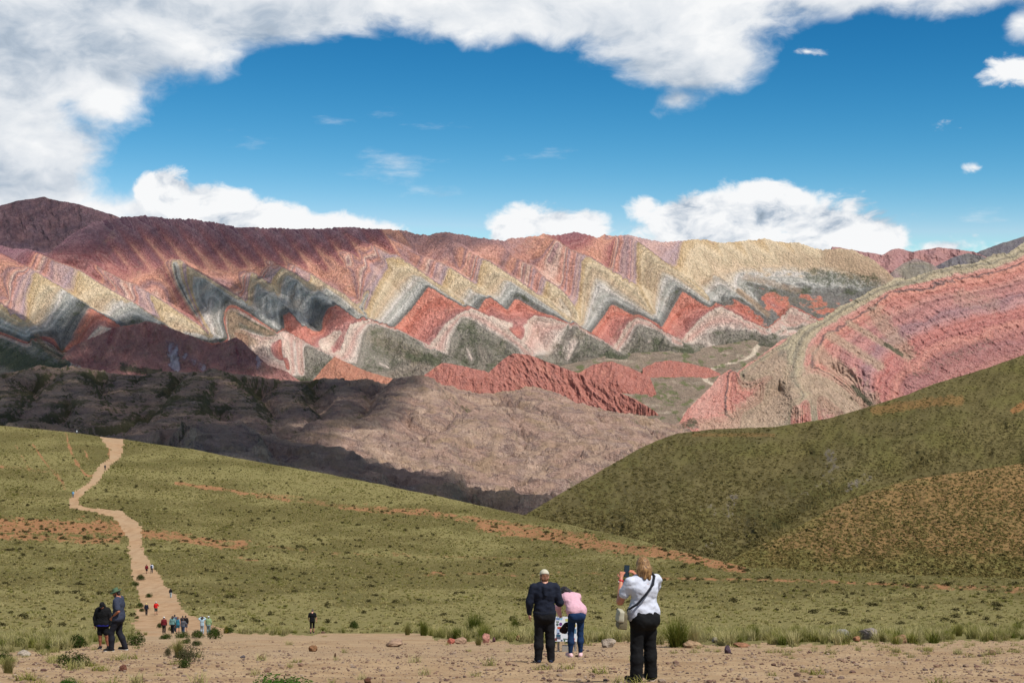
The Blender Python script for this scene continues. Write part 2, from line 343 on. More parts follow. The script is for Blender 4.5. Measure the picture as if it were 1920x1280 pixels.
def sheet(name, xr, step, top, bot, nrow, dfn, mat, s_fn, veg=None, scree=None, jag=(3.0, 0.0), back=(0.7, 0.45), tpow=1.0, smooth=False, extra=None, nback=7, mono=True):
    px1 = np.arange(xr[0], xr[1] + step, step)
    T = pl(top, px1) + jag[0] * fbm(px1 / 22, px1 * 0 + 3.3, 5, 5) + (jag[1] * fbm(px1 / 5, px1 * 0 + 1.1, 3, 8) if jag[1] else 0)
    B = np.maximum(pl(bot, px1), T + 4)
    t = np.linspace(0, 1, nrow)[:, None] ** tpow
    py = T[None] + (B - T)[None] * t; px = np.broadcast_to(px1[None], py.shape).copy()
    d = dfn(px, py)
    if mono: d = np.maximum.accumulate(d[::-1], 0)[::-1] + np.linspace(0.5, 0, nrow)[:, None] * 20   # no overhangs
    co = P(px, py, d)
    sv = s_fn(px, py); vg = veg(px, py) if callable(veg) else np.zeros_like(px); sr = scree(px, py) if callable(scree) else np.zeros_like(px)
    # the slope behind the crest
    k = (np.arange(nback, 0, -1)[:, None]) ** 1.6 / nback ** 1.6
    L = d[0][None] * 0.10 * back[0]
    bk = np.stack([np.broadcast_to(co[0, :, 0], (nback, len(px1))), co[0, :, 1][None] + L * k, co[0, :, 2][None] - L * k * back[1]], -1)
    co = np.concatenate([bk, co]); rep = lambda a: np.concatenate([np.repeat(a[:1], nback, 0), a])
    sv, vg, sr = rep(sv), rep(vg), rep(sr)
    nr, nc = co.shape[:2]
    me = mesh_np(name, co.reshape(-1, 3), grid_quads(nr, nc), mats=[mat], attrs={'s': sv, 'veg': vg, 'scree': sr}, smooth=smooth)
    return link(name, me, kind='structure')

# ---- far mountains
def dcone(d0, d1, y0, y1, amp, sc, seed, oct_=5):
    return lambda px, py: d0 + (y0 - py) / (y0 - y1) * (d1 - d0) - amp * ridged(px / sc, py / sc * 0.6, oct_, seed)
FL_D = dcone(7300, 8200, 520, 370, 120, 60, 3)
sheet('far_mountain', (-320, 330), 3.2, [(-320, 440), (-100, 410), (0, 386), (27, 377), (53, 373), (82, 369), (104, 376), (146, 383), (186, 395), (220, 406), (300, 440), (340, 470)], [(-320, 520), (340, 520)], 50,
      FL_D, MAT_FAR, lambda px, py: 0.08 + 0.08 * fbm(px / 40, py / 30, 4, 1), jag=(2.5, 1.2))
sheet('far_mountain', (1560, 1900), 3.2, [(1560, 462), (1597, 468), (1655, 478), (1672, 468), (1685, 466), (1711, 472), (1759, 464), (1825, 471), (1839, 478), (1900, 500)], [(1560, 560), (1900, 560)], 34,
      dcone(8300, 9000, 540, 466, 130, 40, 13), MAT_FAR, lambda px, py: 0.45 + 0.16 * fbm(px / 30, py / 20, 4, 2), jag=(1.5, 0.8))
sheet('far_mountain', (1640, 1800), 3.2, [(1640, 540), (1671, 511), (1693, 494), (1716, 484), (1746, 494), (1759, 503), (1800, 520)], [(1640, 570), (1800, 570)], 26,
      dcone(7500, 7900, 540, 484, 60, 40, 23), MAT_FAR, lambda px, py: 0.86 - 0.1 * sstep(np.hypot((px - 1720) / 40, (py - 510) / 22), 0.6, 1.0), jag=(1.0, 0.5))
sheet('far_mountain', (1730, 1900), 3.2, [(1730, 510), (1759, 497), (1786, 483), (1815, 474), (1841, 480), (1900, 505)], [(1730, 570), (1900, 570)], 26,
      dcone(7700, 8100, 540, 474, 60, 40, 33), MAT_FAR, lambda px, py: 0.97 + 0 * px, jag=(1.0, 0.5))
sheet('far_mountain', (1800, 2320), 3.2, [(1800, 490), (1831, 474), (1860, 462), (1920, 443), (2050, 408), (2320, 380)], [(1800, 560), (2320, 560)], 40,
      dcone(8600, 9600, 540, 440, 80, 60, 43), MAT_FAR, lambda px, py: 1.0 + 0 * px, jag=(1.5, 0.6))

# ---- terrain raised from crest lines: slopes fall away on both sides, scored by side gullies
def lookup(pxs, Ys, Z, y0=360, y1=1000, st=1.0):
    """distance at which the sight line of a photo pixel meets this terrain"""
    yy = HY - F * Z / Ys[:, None]; gy = np.arange(y0, y1, st); out = np.full((len(gy), len(pxs)), Ys[-1])
    for i in range(len(pxs)):
        c_ = np.minimum.accumulate(yy[:, i]); kp = np.concatenate([[True], c_[1:] < c_[:-1] - 1e-6]); out[:, i] = np.interp(gy, c_[kp][::-1], Ys[kp][::-1])
    return lambda px, py: out[np.clip(((py - y0) / st).round().astype(int), 0, len(gy) - 1), np.clip(((px - pxs[0]) / (pxs[1] - pxs[0])).round().astype(int), 0, len(pxs) - 1)]
def roofs(X, Y, Ys, lines, Z, D, reach, k0, gamp, glen, warp, seed, bow=0.00035):
    X2 = X + warp * fbm(X / 120, Y / 120, 4, seed); Y2 = Y + warp * fbm(X / 120 + 9, Y / 120, 4, seed + 2)
    for li, ln_ in enumerate(lines):
        p3 = np.array([P(np.array(float(x)), np.array(float(y)), d_) for x, y, d_ in ln_]); arc = 0.0
        for a_, b_ in zip(p3[:-1], p3[1:]):
            ab = (b_ - a_)[:2]; L2 = ab @ ab + 1e-6; L_ = math.sqrt(L2)
            j0 = np.searchsorted(Ys, min(a_[1], b_[1]) - reach); j1 = np.searchsorted(Ys, max(a_[1], b_[1]) + reach)
            xr = X[(j0 + j1) // 2 if j1 < len(Ys) else -1]; i0 = np.searchsorted(xr, min(a_[0], b_[0]) - reach * 1.3); i1 = np.searchsorted(xr, max(a_[0], b_[0]) + reach * 1.3)
            if j1 <= j0 or i1 <= i0: arc += L_; continue
            sl_ = (slice(j0, j1), slice(i0, i1)); X_, Y_ = X2[sl_], Y2[sl_]; t = np.clip(((X_ - a_[0]) * ab[0] + (Y_ - a_[1]) * ab[1]) / L2, 0, 1)
            dist = np.hypot(X_ - a_[0] - t * ab[0], Y_ - a_[1] - t * ab[1]); al_ = (arc + t * L_)
            gul = ridged(al_ / glen + li * 3.1, dist / (glen * 3.7) + li, 3, seed + 11 + li, 0.55)
            k_ = k0 + 0.12 * fbm(al_ / 200, dist / 300 + li, 2, seed + 21)
            z_ = a_[2] + (b_[2] - a_[2]) * t - k_ * dist + gamp * gul * np.minimum(dist / (glen * 0.65), 1.2) + bow * np.minimum(dist, 300) ** 2
            up_ = z_ > Z[sl_]; Z[sl_] = np.where(up_, z_, Z[sl_]); D[sl_] = np.where(up_, dist, D[sl_]); arc += L_

# ---- the banded mountain
SKYLINE = [(-320, 475), (0, 460), (25, 465), (55, 466), (80, 473), (98, 468), (133, 440), (173, 417), (220, 408), (260, 404), (290, 405), (320, 410), (360, 410), (390, 414), (440, 424), (500, 427), (560, 428), (610, 427),
           (650, 425), (690, 427), (722, 429), (752, 431), (780, 438), (802, 441), (826, 435), (860, 438), (900, 446), (925, 448), (945, 451), (958, 447), (985, 444), (1010, 443), (1020, 437), (1040, 441), (1075, 435), (1105, 440),
           (1120, 445), (1133, 441), (1150, 442), (1174, 440), (1210, 448), (1250, 453), (1280, 451), (1300, 448), (1320, 449), (1350, 455), (1380, 453), (1410, 450), (1432, 447), (1450, 451), (1480, 455), (1500, 455), (1520, 464),
           (1540, 468), (1570, 466), (1597, 468), (1620, 478), (1640, 490), (1660, 505), (1675, 520), (1700, 540), (1800, 570), (2320, 600)]
CREST = dict(
    Z=[(-320, 500), (-120, 520), (0, 567), (25, 585), (50, 607), (58, 632), (80, 655), (110, 672), (135, 683)],
    A=[(-320, 400), (-100, 450), (0, 474), (45, 496), (64, 507), (109, 535), (138, 555), (173, 578), (210, 599), (228, 612)],
    B=[(53, 468), (80, 477), (104, 490), (127, 498), (149, 506), (186, 530), (220, 550), (252, 568), (303, 604), (345, 632)],
    C=[(143, 478), (178, 493), (194, 507), (231, 525), (255, 534), (282, 550), (319, 573), (359, 599), (400, 628), (412, 640)],
    D=[(324, 487), (340, 488), (352, 498), (380, 514), (419, 538), (449, 557), (470, 575), (502, 602), (528, 624)],
    E=[(462, 512), (474, 510), (497, 525), (512, 537), (520, 557), (550, 591), (566, 610), (580, 613)],
    Fc=[(500, 488), (512, 490), (528, 501), (555, 514), (592, 541), (627, 567), (648, 583), (672, 600)],
    G=[(550, 496), (582, 512), (613, 533), (645, 551), (672, 575), (693, 594)],
    H=[(640, 470), (656, 473), (677, 486), (712, 526)],
    I=[(645, 434), (698, 460), (730, 476), (743, 477), (786, 506), (839, 545), (879, 573), (913, 590), (956, 619), (1000, 660)],
    J=[(720, 440), (770, 472), (791, 481), (820, 490), (844, 501), (882, 526), (913, 550), (943, 574), (956, 585)],
    K=[(820, 442), (855, 455), (879, 470), (903, 485), (919, 490), (945, 508), (972, 525), (1006, 550), (1025, 561), (1043, 577), (1065, 593), (1087, 612), (1126, 635), (1155, 656), (1166, 664)],
    L=[(940, 458), (964, 484), (1000, 499), (1025, 524), (1043, 536), (1062, 552), (1083, 585)],
    M=[(1020, 440), (1049, 453), (1070, 468), (1107, 482), (1139, 502), (1182, 526), (1200, 541), (1216, 568), (1229, 592), (1245, 622), (1282, 641)],
    N=[(1174, 441), (1197, 453), (1216, 467), (1242, 488), (1266, 504), (1298, 526), (1317, 542), (1333, 562), (1370, 580), (1402, 599), (1434, 613), (1455, 627)],
    O=[(1338, 515), (1349, 520), (1380, 542), (1407, 563), (1444, 589)],
    Q=[(632, 672), (656, 608), (693, 597), (733, 611), (770, 630), (826, 659), (850, 672)],
    R=[(512, 640), (531, 616), (555, 631), (587, 650), (627, 668)],
    S=[(1440, 615), (1462, 596), (1485, 572), (1510, 585), (1535, 598)])
SL = []      # strata lines
def add(v, *pts): SL.append((v, list(pts)))
SL.append((None, [(-320, 475, 0.2), (0, 460, 0.2), (80, 473, 0.3), (133, 440, 0.15), (300, 406, 0.05), (600, 427, 0.1), (690, 427, 0.4), (740, 431, 1.42), (830, 436, 1.5), (900, 446, 1.42), (985, 444, 1.4), (1022, 437, 1.2), (1045, 441, 0.9), (1075, 435, 0.5),
                (1105, 440, 0.9), (1133, 441, 1.3), (1150, 442, 2.0), (1174, 440, 2.5), (1210, 448, 2.5), (1250, 453, 2.45), (1278, 451, 2.85), (1290, 450, 3.05), (1450, 451, 3.15), (1600, 470, 3.5), (1700, 540, 3.8), (2320, 600, 3.8)]))
add(0.9, (100, 478), (180, 478), (235, 470), (262, 452), (300, 448), (330, 460), (430, 478), (500, 480), (560, 474), (620, 462), (680, 452))
add(1.0, (200, 500), (250, 505), (320, 484))
add(1.15, (400, 505), (440, 500), (490, 500), (560, 490))
# Z
add(3.05, (-320, 520), (0, 574), (40, 604)); add(4.1, (-320, 560), (0, 600), (30, 615), (50, 624)); add(5.0, (-320, 590), (0, 616), (30, 628), (55, 638)); add(8.3, (-320, 640), (0, 634), (40, 650), (90, 672)); add(8.8, (-320, 690), (0, 685), (120, 690))
# A
add(1.1, (0, 478), (43, 500)); add(1.3, (-200, 500), (0, 520), (15, 560)); add(2.3, (36, 512), (22, 560), (20, 590)); add(2.9, (60, 512), (48, 560), (46, 600)); add(3.05, (68, 514), (58, 560), (53, 604))
add(3.1, (70, 514), (109, 538)); add(3.9, (112, 543), (92, 585), (74, 612)); add(4.1, (118, 546), (100, 586), (84, 614)); add(4.9, (144, 566), (120, 590), (104, 610)); add(5.05, (150, 568), (132, 596), (112, 630), (116, 655))
add(5.9, (166, 580), (150, 605), (132, 640)); add(6.05, (174, 585), (160, 612), (142, 645)); add(6.9, (200, 600), (180, 612), (150, 650)); add(7.9, (225, 616), (190, 640), (152, 665)); add(6.2, (180, 590), (222, 613))
add(8.5, (60, 640), (100, 660), (130, 676))
# B
add(0.6, (53, 472), (46, 490)); add(1.6, (72, 480), (66, 500)); add(2.4, (96, 492), (98, 520)); add(2.7, (108, 495), (112, 530)); add(2.92, (143, 508), (136, 546)); add(3.05, (149, 511), (144, 548)); add(3.2, (152, 511), (200, 542), (240, 565))
add(3.9, (214, 560), (196, 585)); add(4.15, (230, 563), (206, 588)); add(4.3, (240, 570), (300, 606)); add(4.85, (250, 590), (228, 600)); add(5.2, (262, 598), (236, 606)); add(5.2, (280, 604), (270, 612)); add(6.3, (240, 622), (290, 630), (340, 640))
# C
add(0.9, (150, 484), (190, 520)); add(1.5, (182, 500), (215, 540)); add(2.1, (197, 512), (232, 552)); add(1.7, (232, 530), (250, 560)); add(2.5, (256, 538), (280, 580)); add(2.9, (278, 553), (300, 596)); add(3.1, (286, 556), (304, 600))
add(3.1, (290, 557), (319, 577), (359, 603), (396, 629)); add(3.6, (330, 605), (360, 622)); add(4.2, (350, 625), (385, 632)); add(2.7, (330, 628), (345, 632))
# D
add(1.0, (300, 500), (322, 530), (352, 580), (380, 612)); add(1.45, (316, 492), (330, 540), (362, 590), (390, 624)); add(5.3, (326, 494), (330, 520), (350, 560), (370, 592)); add(2.8, (343, 494), (346, 520), (358, 560), (376, 600), (390, 628))
add(3.1, (352, 502), (356, 530), (366, 566), (384, 606), (396, 632)); add(3.3, (356, 503), (380, 518), (419, 542), (449, 561)); add(4.2, (364, 520), (362, 548), (376, 585), (398, 622)); add(4.9, (376, 524), (374, 550), (390, 580))
add(4.95, (382, 524), (420, 552), (470, 583), (520, 622)); add(4.1, (396, 562), (388, 590), (402, 630)); add(4.4, (410, 566), (404, 595), (416, 632)); add(5.2, (420, 574), (416, 600), (426, 634)); add(9.5, (432, 586), (430, 620), (436, 640)); add(9.4, (432, 586), (480, 612), (520, 628)); add(7.3, (470, 632), (500, 634), (520, 636)); add(6.4, (440, 625), (462, 632))
# E
add(1.2, (440, 512), (452, 540)); add(2.6, (466, 516), (462, 540), (464, 560)); add(3.2, (474, 514), (466, 545), (466, 572)); add(3.2, (478, 514), (497, 529), (512, 541)); add(4.3, (484, 534), (480, 560), (490, 595)); add(4.9, (500, 556), (500, 590), (510, 612)); add(4.4, (512, 560), (516, 590), (524, 616)); add(5.2, (526, 590), (530, 610)); add(6.2, (532, 592), (536, 614)); add(6.4, (540, 594), (575, 618))
# F
add(1.2, (490, 500), (485, 520)); add(2.7, (510, 494), (500, 520), (502, 530)); add(3.15, (528, 503), (518, 530), (522, 548)); add(3.6, (532, 505), (555, 518), (592, 545)); add(4.3, (540, 520), (530, 545), (532, 565)); add(4.95, (556, 530), (546, 560), (554, 590)); add(4.5, (568, 560), (560, 580), (572, 606)); add(5.2, (590, 560), (600, 580), (590, 610), (600, 615)); add(4.6, (600, 555), (622, 570)); add(6.1, (618, 578), (608, 600), (606, 614)); add(6.6, (622, 578), (660, 600)); add(6.8, (612, 612), (650, 610)); add(7.2, (600, 640), (640, 625))
# G
add(2.5, (556, 502), (580, 520)); add(3.2, (584, 516), (586, 528)); add(3.6, (588, 518), (613, 537), (645, 555), (672, 580), (688, 594)); add(4.4, (612, 545), (650, 575), (676, 598))
# H  (orange and pink flank)
add(1.15, (600, 490), (612, 510)); add(1.25, (620, 480), (640, 520), (660, 548)); add(1.3, (640, 476), (648, 500), (668, 560)); add(1.85, (654, 478), (650, 500)); add(1.5, (664, 482), (668, 520), (672, 560)); add(2.3, (690, 505), (680, 545), (676, 566)); add(2.8, (706, 526), (688, 560), (682, 585)); add(5.0, (690, 552), (678, 575), (688, 598))
# I
add(0.7, (660, 446), (640, 462)); add(1.3, (690, 460), (676, 482)); add(2.0, (704, 466), (690, 492)); add(2.5, (716, 472), (704, 510)); add(2.9, (732, 480), (718, 516), (714, 524)); add(3.05, (743, 481), (733, 493), (717, 527), (694, 572), (691, 596)); add(3.15, (745, 482), (786, 510), (839, 549), (870, 570))
add(3.9, (776, 515), (754, 542), (722, 579), (704, 602)); add(4.1, (782, 519), (760, 546), (728, 584), (712, 606)); add(4.2, (786, 520), (840, 556)); add(4.8, (795, 534), (766, 573), (728, 610)); add(5.0, (799, 536), (770, 575), (733, 612)); add(6.05, (803, 538), (774, 578), (740, 615)); add(6.15, (806, 539), (840, 560), (870, 577))
add(6.5, (800, 590), (830, 600)); add(6.9, (866, 583), (834, 603), (800, 650)); add(7.05, (874, 582), (838, 608), (808, 652)); add(7.1, (882, 580), (913, 594), (956, 624), (996, 660)); add(7.9, (866, 594), (843, 630), (836, 664)); add(8.1, (870, 598), (849, 634), (844, 668)); add(8.15, (874, 598), (905, 619), (972, 656)); add(8.7, (880, 640), (862, 668)); add(7.8, (874, 650), (884, 675)); add(9.0, (900, 650), (905, 672))
# J
add(1.4, (770, 476), (760, 490)); add(1.3, (786, 482), (778, 496)); add(1.75, (800, 488), (796, 510)); add(2.1, (812, 490), (806, 520)); add(2.5, (824, 494), (814, 526)); add(2.9, (838, 500), (828, 534)); add(3.05, (845, 504), (833, 540)); add(3.2, (848, 505), (882, 530), (913, 554)); add(3.9, (880, 541), (868, 560)); add(4.1, (885, 544), (874, 563)); add(4.9, (903, 555), (886, 572)); add(5.2, (908, 557), (892, 576)); add(6.1, (912, 559), (899, 582)); add(6.2, (915, 559), (943, 580), (953, 586)); add(6.8, (920, 585), (945, 595))
# K
add(1.5, (840, 455), (825, 480)); add(1.2, (866, 470), (862, 500)); add(1.75, (880, 476), (872, 510)); add(1.5, (888, 480), (880, 516)); add(2.2, (895, 484), (886, 524)); add(2.9, (903, 488), (893, 532)); add(3.05, (909, 489), (898, 536)); add(3.2, (912, 491), (945, 512), (1006, 554), (1043, 581), (1070, 604)); add(3.9, (946, 526), (934, 552)); add(4.1, (952, 529), (938, 556)); add(4.25, (956, 530), (1006, 562), (1050, 590)); add(4.9, (962, 548), (944, 572)); add(5.1, (966, 552), (948, 576)); add(5.3, (970, 552), (1030, 588)); add(6.1, (966, 562), (953, 582)); add(6.15, (970, 563), (1008, 588)); add(6.9, (960, 600), (990, 606)); add(7.1, (985, 612), (1002, 592), (1030, 596), (1062, 606)); add(7.1, (900, 586), (930, 600), (960, 612)); add(6.4, (960, 620), (975, 625)); add(7.6, (1005, 612), (1000, 650)); add(7.7, (1040, 620), (1026, 655)); add(8.05, (1066, 606), (1056, 640), (1046, 672)); add(8.2, (1074, 612), (1126, 640), (1155, 661)); add(7.8, (1078, 640), (1064, 675)); add(8.4, (1100, 645), (1130, 668)); add(8.9, (1080, 672), (1140, 675)); add(7.2, (1087, 616), (1126, 638))
# L
add(1.15, (962, 488), (955, 505)); add(1.6, (975, 492), (974, 520)); add(2.1, (984, 496), (980, 528)); add(1.75, (990, 498), (988, 534)); add(2.4, (1000, 504), (996, 540)); add(2.1, (1010, 515), (1006, 546)); add(2.9, (1022, 526), (1014, 552)); add(3.05, (1028, 530), (1024, 558)); add(3.3, (1032, 531), (1062, 556), (1080, 586)); add(3.9, (1050, 560), (1072, 592))
# M
add(1.3, (1020, 445), (1000, 470), (985, 485)); add(1.2, (1035, 450), (1010, 480)); add(2.05, (1044, 455), (1028, 490)); add(1.85, (1052, 460), (1040, 510)); add(1.6, (1058, 464), (1050, 530)); add(2.4, (1066, 468), (1060, 545)); add(2.1, (1076, 474), (1066, 552)); add(2.6, (1086, 480), (1076, 560)); add(2.92, (1091, 490), (1083, 566)); add(3.05, (1095, 490), (1088, 560), (1087, 600)); add(3.2, (1110, 486), (1139, 507), (1182, 531), (1204, 556), (1222, 585)); add(3.6, (1112, 505), (1100, 560), (1092, 606))
add(3.95, (1118, 524), (1108, 556), (1097, 600)); add(4.05, (1124, 528), (1150, 550), (1205, 582), (1226, 596)); add(4.15, (1122, 534), (1112, 560), (1100, 606)); add(4.85, (1142, 562), (1126, 586), (1102, 618)); add(5.1, (1146, 566), (1130, 590), (1106, 620)); add(5.3, (1148, 566), (1190, 588)); add(6.05, (1146, 572), (1132, 594), (1110, 622)); add(6.1, (1150, 573), (1186, 592)); add(6.6, (1150, 600), (1130, 635)); add(6.95, (1180, 600), (1160, 630), (1148, 650)); add(7.05, (1190, 594), (1172, 622), (1153, 652)); add(7.1, (1194, 594), (1219, 604), (1245, 626), (1280, 644)); add(7.9, (1192, 610), (1180, 634), (1162, 656)); add(8.1, (1198, 613), (1186, 638), (1170, 660)); add(8.15, (1202, 613), (1232, 620), (1298, 652)); add(8.7, (1200, 640), (1240, 650), (1300, 668)); add(7.8, (1210, 640), (1232, 648)); add(8.9, (1190, 672), (1300, 680))
# N
add(1.0, (1152, 446), (1140, 500)); add(2.1, (1162, 448), (1150, 510)); add(2.5, (1174, 446), (1168, 524)); add(2.3, (1182, 450), (1180, 530)); add(2.9, (1192, 456), (1192, 532)); add(3.05, (1198, 457), (1197, 534), (1216, 570), (1226, 586)); add(3.2, (1202, 459), (1242, 492), (1298, 530), (1328, 560)); add(3.6, (1214, 480), (1212, 540)); add(3.5, (1232, 494), (1222, 560)); add(3.95, (1244, 512), (1234, 550), (1229, 588)); add(4.05, (1250, 515), (1301, 547), (1333, 570)); add(4.15, (1248, 520), (1238, 556), (1231, 594)); add(4.4, (1262, 528), (1290, 546)); add(4.9, (1268, 534), (1252, 570), (1234, 604)); add(5.2, (1273, 538), (1256, 575), (1238, 610)); add(5.5, (1276, 540), (1310, 564), (1330, 574)); add(6.05, (1280, 549), (1262, 580), (1245, 610)); add(6.1, (1284, 550), (1326, 576)); add(6.6, (1270, 610), (1258, 625)); add(6.95, (1330, 582), (1304, 606), (1282, 632)); add(7.05, (1342, 577), (1316, 596), (1288, 626), (1283, 640)); add(7.1, (1346, 578), (1370, 584), (1402, 602), (1432, 616)); add(7.9, (1330, 620), (1300, 644)); add(8.1, (1336, 624), (1365, 621), (1412, 624), (1452, 630)); add(8.7, (1330, 660), (1400, 655), (1450, 645)); add(7.8, (1325, 652), (1340, 648)); add(9.2, (1320, 675), (1460, 668))
# right end: smooth yellow slope, grey ledges, red feet
add(2.7, (1240, 458), (1236, 480)); add(2.9, (1275, 455), (1266, 495)); add(3.05, (1283, 455), (1272, 500)); add(3.4, (1300, 470), (1330, 520)); add(3.5, (1340, 490), (1400, 495), (1470, 490), (1540, 495)); add(3.7, (1560, 500), (1640, 520)); add(4.0, (1338, 520), (1346, 524), (1380, 546)); add(4.5, (1350, 540), (1378, 556)); add(3.9, (1385, 545), (1440, 590)); add(5.0, (1355, 556), (1372, 566)); add(6.1, (1372, 560), (1400, 575), (1430, 600)); add(6.8, (1360, 575), (1420, 610)); add(4.3, (1390, 515), (1420, 530), (1460, 520), (1530, 522)); add(5.1, (1400, 530), (1430, 545), (1480, 540), (1560, 545), (1640, 545)); add(6.1, (1425, 540), (1470, 560), (1490, 575)); add(6.5, (1430, 560), (1460, 580)); add(6.2, (1510, 556), (1560, 585)); add(5.5, (1480, 565), (1530, 590), (1560, 600)); add(7.1, (1462, 600), (1485, 576), (1510, 588), (1534, 602)); add(7.8, (1470, 620), (1520, 610)); add(8.2, (1450, 640), (1500, 640), (1560, 640)); add(5.6, (1600, 560), (1700, 570), (2320, 640))
# Q, R : pale spurs at the foot
add(6.9, (626, 660), (648, 606), (684, 596)); add(7.08, (640, 668), (660, 614), (693, 601)); add(7.3, (700, 603), (733, 615)); add(7.9, (666, 680), (674, 632), (690, 606)); add(8.1, (674, 684), (682, 634), (696, 607)); add(8.2, (705, 608), (733, 618), (770, 640), (820, 664)); add(8.6, (700, 650), (760, 670)); add(7.9, (710, 680), (730, 690)); add(9.0, (700, 700), (800, 690))
add(7.05, (505, 640), (528, 620)); add(7.3, (532, 622), (530, 660), (536, 700)); add(6.3, (525, 640), (526, 660), (540, 690)); add(7.1, (540, 640), (545, 700)); add(7.9, (552, 640), (556, 700)); add(7.2, (560, 645), (566, 700)); add(8.2, (572, 652), (576, 710)); add(8.0, (590, 660), (620, 670)); add(8.5, (600, 690), (620, 680))
# lower left: brown red slopes
add(6.8, (235, 618), (280, 612), (330, 628), (400, 650)); add(6.9, (140, 690), (200, 640), (240, 640)); add(7.0, (260, 650), (330, 660)); add(7.85, (318, 650), (330, 690)); add(7.6, (350, 665), (380, 690)); add(6.7, (440, 640), (446, 680), (456, 700)); add(7.0, (400, 670), (430, 690)); add(7.7, (480, 680), (486, 700)); add(6.9, (150, 680), (220, 692)); add(8.4, (180, 695), (260, 700))
add(9.0, (-320, 720), (500, 720), (640, 720), (900, 700), (1100, 705), (1300, 700), (1500, 690), (2320, 720))
BOX = (-320, 2320, 360, 760)
bars = list(CREST.values())
S_MAIN = Field(BOX, SL, bars, h=2.0, levels=5, its=70)
def main_s(px, py):
    s = S_MAIN(px, py)
    # small chevrons on the smooth right hand slope and in the maroon crest band
    def chev(px, py, per, sk): u = (px - (py - 450) * sk) / per; return np.abs(u - np.floor(u) - 0.28) * np.where(u - np.floor(u) < 0.28, 2.4, 1.0)
    r = sstep(px, 1275, 1330) * (1 - sstep(py, 525, 560)); s = s + np.where(s < 4, 1, 0) * r * 0.5 * (1 - sstep(s, 3.3, 3.9)) * (0.35 - chev(px, py, 46 + 0 * px, 0.75))
    l = sstep(px, 150, 240) * (1 - sstep(px, 700, 800)) * (1 - sstep(py, 480, 520)); s = s + l * 0.9 * (0.3 - chev(px, py, 38 + 0 * px, 0.8))
    s = s + sstep(px, 1360, 1420) * sstep(s, 3.6, 4.2) * 0.9 * fbm(px / 18, py / 10, 4, 6)
    return s + 0.05 * fbm(px / 9, py / 9, 3, 4)
mbase = lambda y: 5000 + (700 - np.asarray(y, float)) / 260 * 1500
mpx = np.arange(-320, 1801, 2.0); mY = np.concatenate([np.linspace(4620, 5200, 80)[:-1], np.linspace(5200, 6560, 250)[:-1], np.linspace(6560, 7300, 40)])
MX = (mpx[None] - CX) / F * mY[:, None]; MY = np.broadcast_to(mY[:, None], MX.shape).copy()
yb_ = 700 - (MY - 5000) * 260 / 1500; zb_ = -(yb_ - HY) / F * MY
ysk = pl(SKYLINE, mpx) + 3.0 * fbm(mpx / 22, mpx * 0 + 3.3, 5, 5) + 2.2 * fbm(mpx / 5, mpx * 0 + 1.1, 3, 8); dsk = mbase(ysk); zsk = -(ysk - HY) / F * dsk
dsm = np.convolve(np.pad(dsk, 40, mode='edge'), np.ones(81) / 81, mode='valid')
MZ = np.minimum(zb_ - 95 * sstep(dsm[None] - MY, 0, 320), zsk[None] - 0.55 * (MY - dsk[None])) ; MD = np.full(MX.shape, 260.0)
ML = []
for nm_, b_ in CREST.items():
    n_ = len(b_); ML.append([(x, y, float(mbase(y)) - 25 - (320 if nm_ not in 'QRS' else 220) * min(1.0, k_ / (n_ * 0.35))) for k_, (x, y) in enumerate(b_)])
roofs(MX, MY, mY, ML, MZ, MD, 360.0, 0.90, 22.0, 50.0, 3.0, 751, 0.0004)
MZ = MZ + 7 * ridged(MX / 60, MY / 80, 4, 761, 0.55) * sstep(np.abs(MY - dsm[None]), 0, 120) + 2.6 * ridged(MX / 17, MY / 30, 3, 763, 0.6) + 1.0 * fbm(MX / 6, MY / 8, 3, 765)
MZ = np.minimum(MZ, np.where(MY > dsk[None] - 10, zsk[None] - 0.45 * (MY - dsk[None]), MZ))
main_d = lookup(mpx, mY, MZ, 360, 760, 1.0)
def main_veg(px, py):
    v = 0.30 * sstep(fbm(px / 45, py / 30, 4, 41), 0.05, 0.45)
    s = S_MAIN(px, py)
    v = v + 0.45 * np.exp(-((s - 8.5) / 0.55) ** 2) + 0.35 * np.exp(-((s - 5.3) / 0.4) ** 2)
    v = np.maximum(v, strokes(px, py, [([(0, 665), (60, 690), (120, 700)], 26, 0.75), ([(60, 640), (140, 670)], 14, 0.5), ([(380, 610), (395, 640)], 6, 0.4), ([(1520, 515), (1640, 530)], 20, 0.5), ([(1400, 535), (1560, 580)], 18, 0.4), ([(770, 640), (790, 670)], 14, 0.4), ([(1300, 660), (1450, 650)], 14, 0.5)]))
    return v
def main_scree(px, py):
    return np.maximum(0.28 * sstep(fbm(px / 30 + 0.02 * py, py / 60, 4, 51), 0.1, 0.5), strokes(px, py, [([(434, 590), (440, 620), (470, 640)], 14, 0.8), ([(440, 595), (510, 625)], 8, 0.8), ([(70, 630), (85, 655), (120, 680)], 5, 0.8), ([(1385, 545), (1440, 590)], 6, 0.8), ([(700, 630), (780, 670)], 20, 0.3), ([(1560, 480), (1600, 495), (1660, 520)], 26, 0.75), ([(1480, 480), (1540, 500)], 18, 0.4), ([(1400, 520), (1500, 545)], 8, 0.5)]))
mPX = CX + F * MX / MY; mPY = HY - F * MZ / MY
hid = MY > dsk[None]; mPY = np.where(hid, ysk[None] + 2, mPY)
me = mesh_np('banded_mountain', np.stack([MX, MY, MZ], -1)[::-1].reshape(-1, 3), grid_quads(len(mY), len(mpx)), mats=[MAT_MAIN], attrs={'s': main_s(mPX, mPY)[::-1], 'veg': main_veg(mPX, mPY)[::-1], 'scree': main_scree(mPX, mPY)[::-1]})
link('banded_mountain', me, kind='structure')

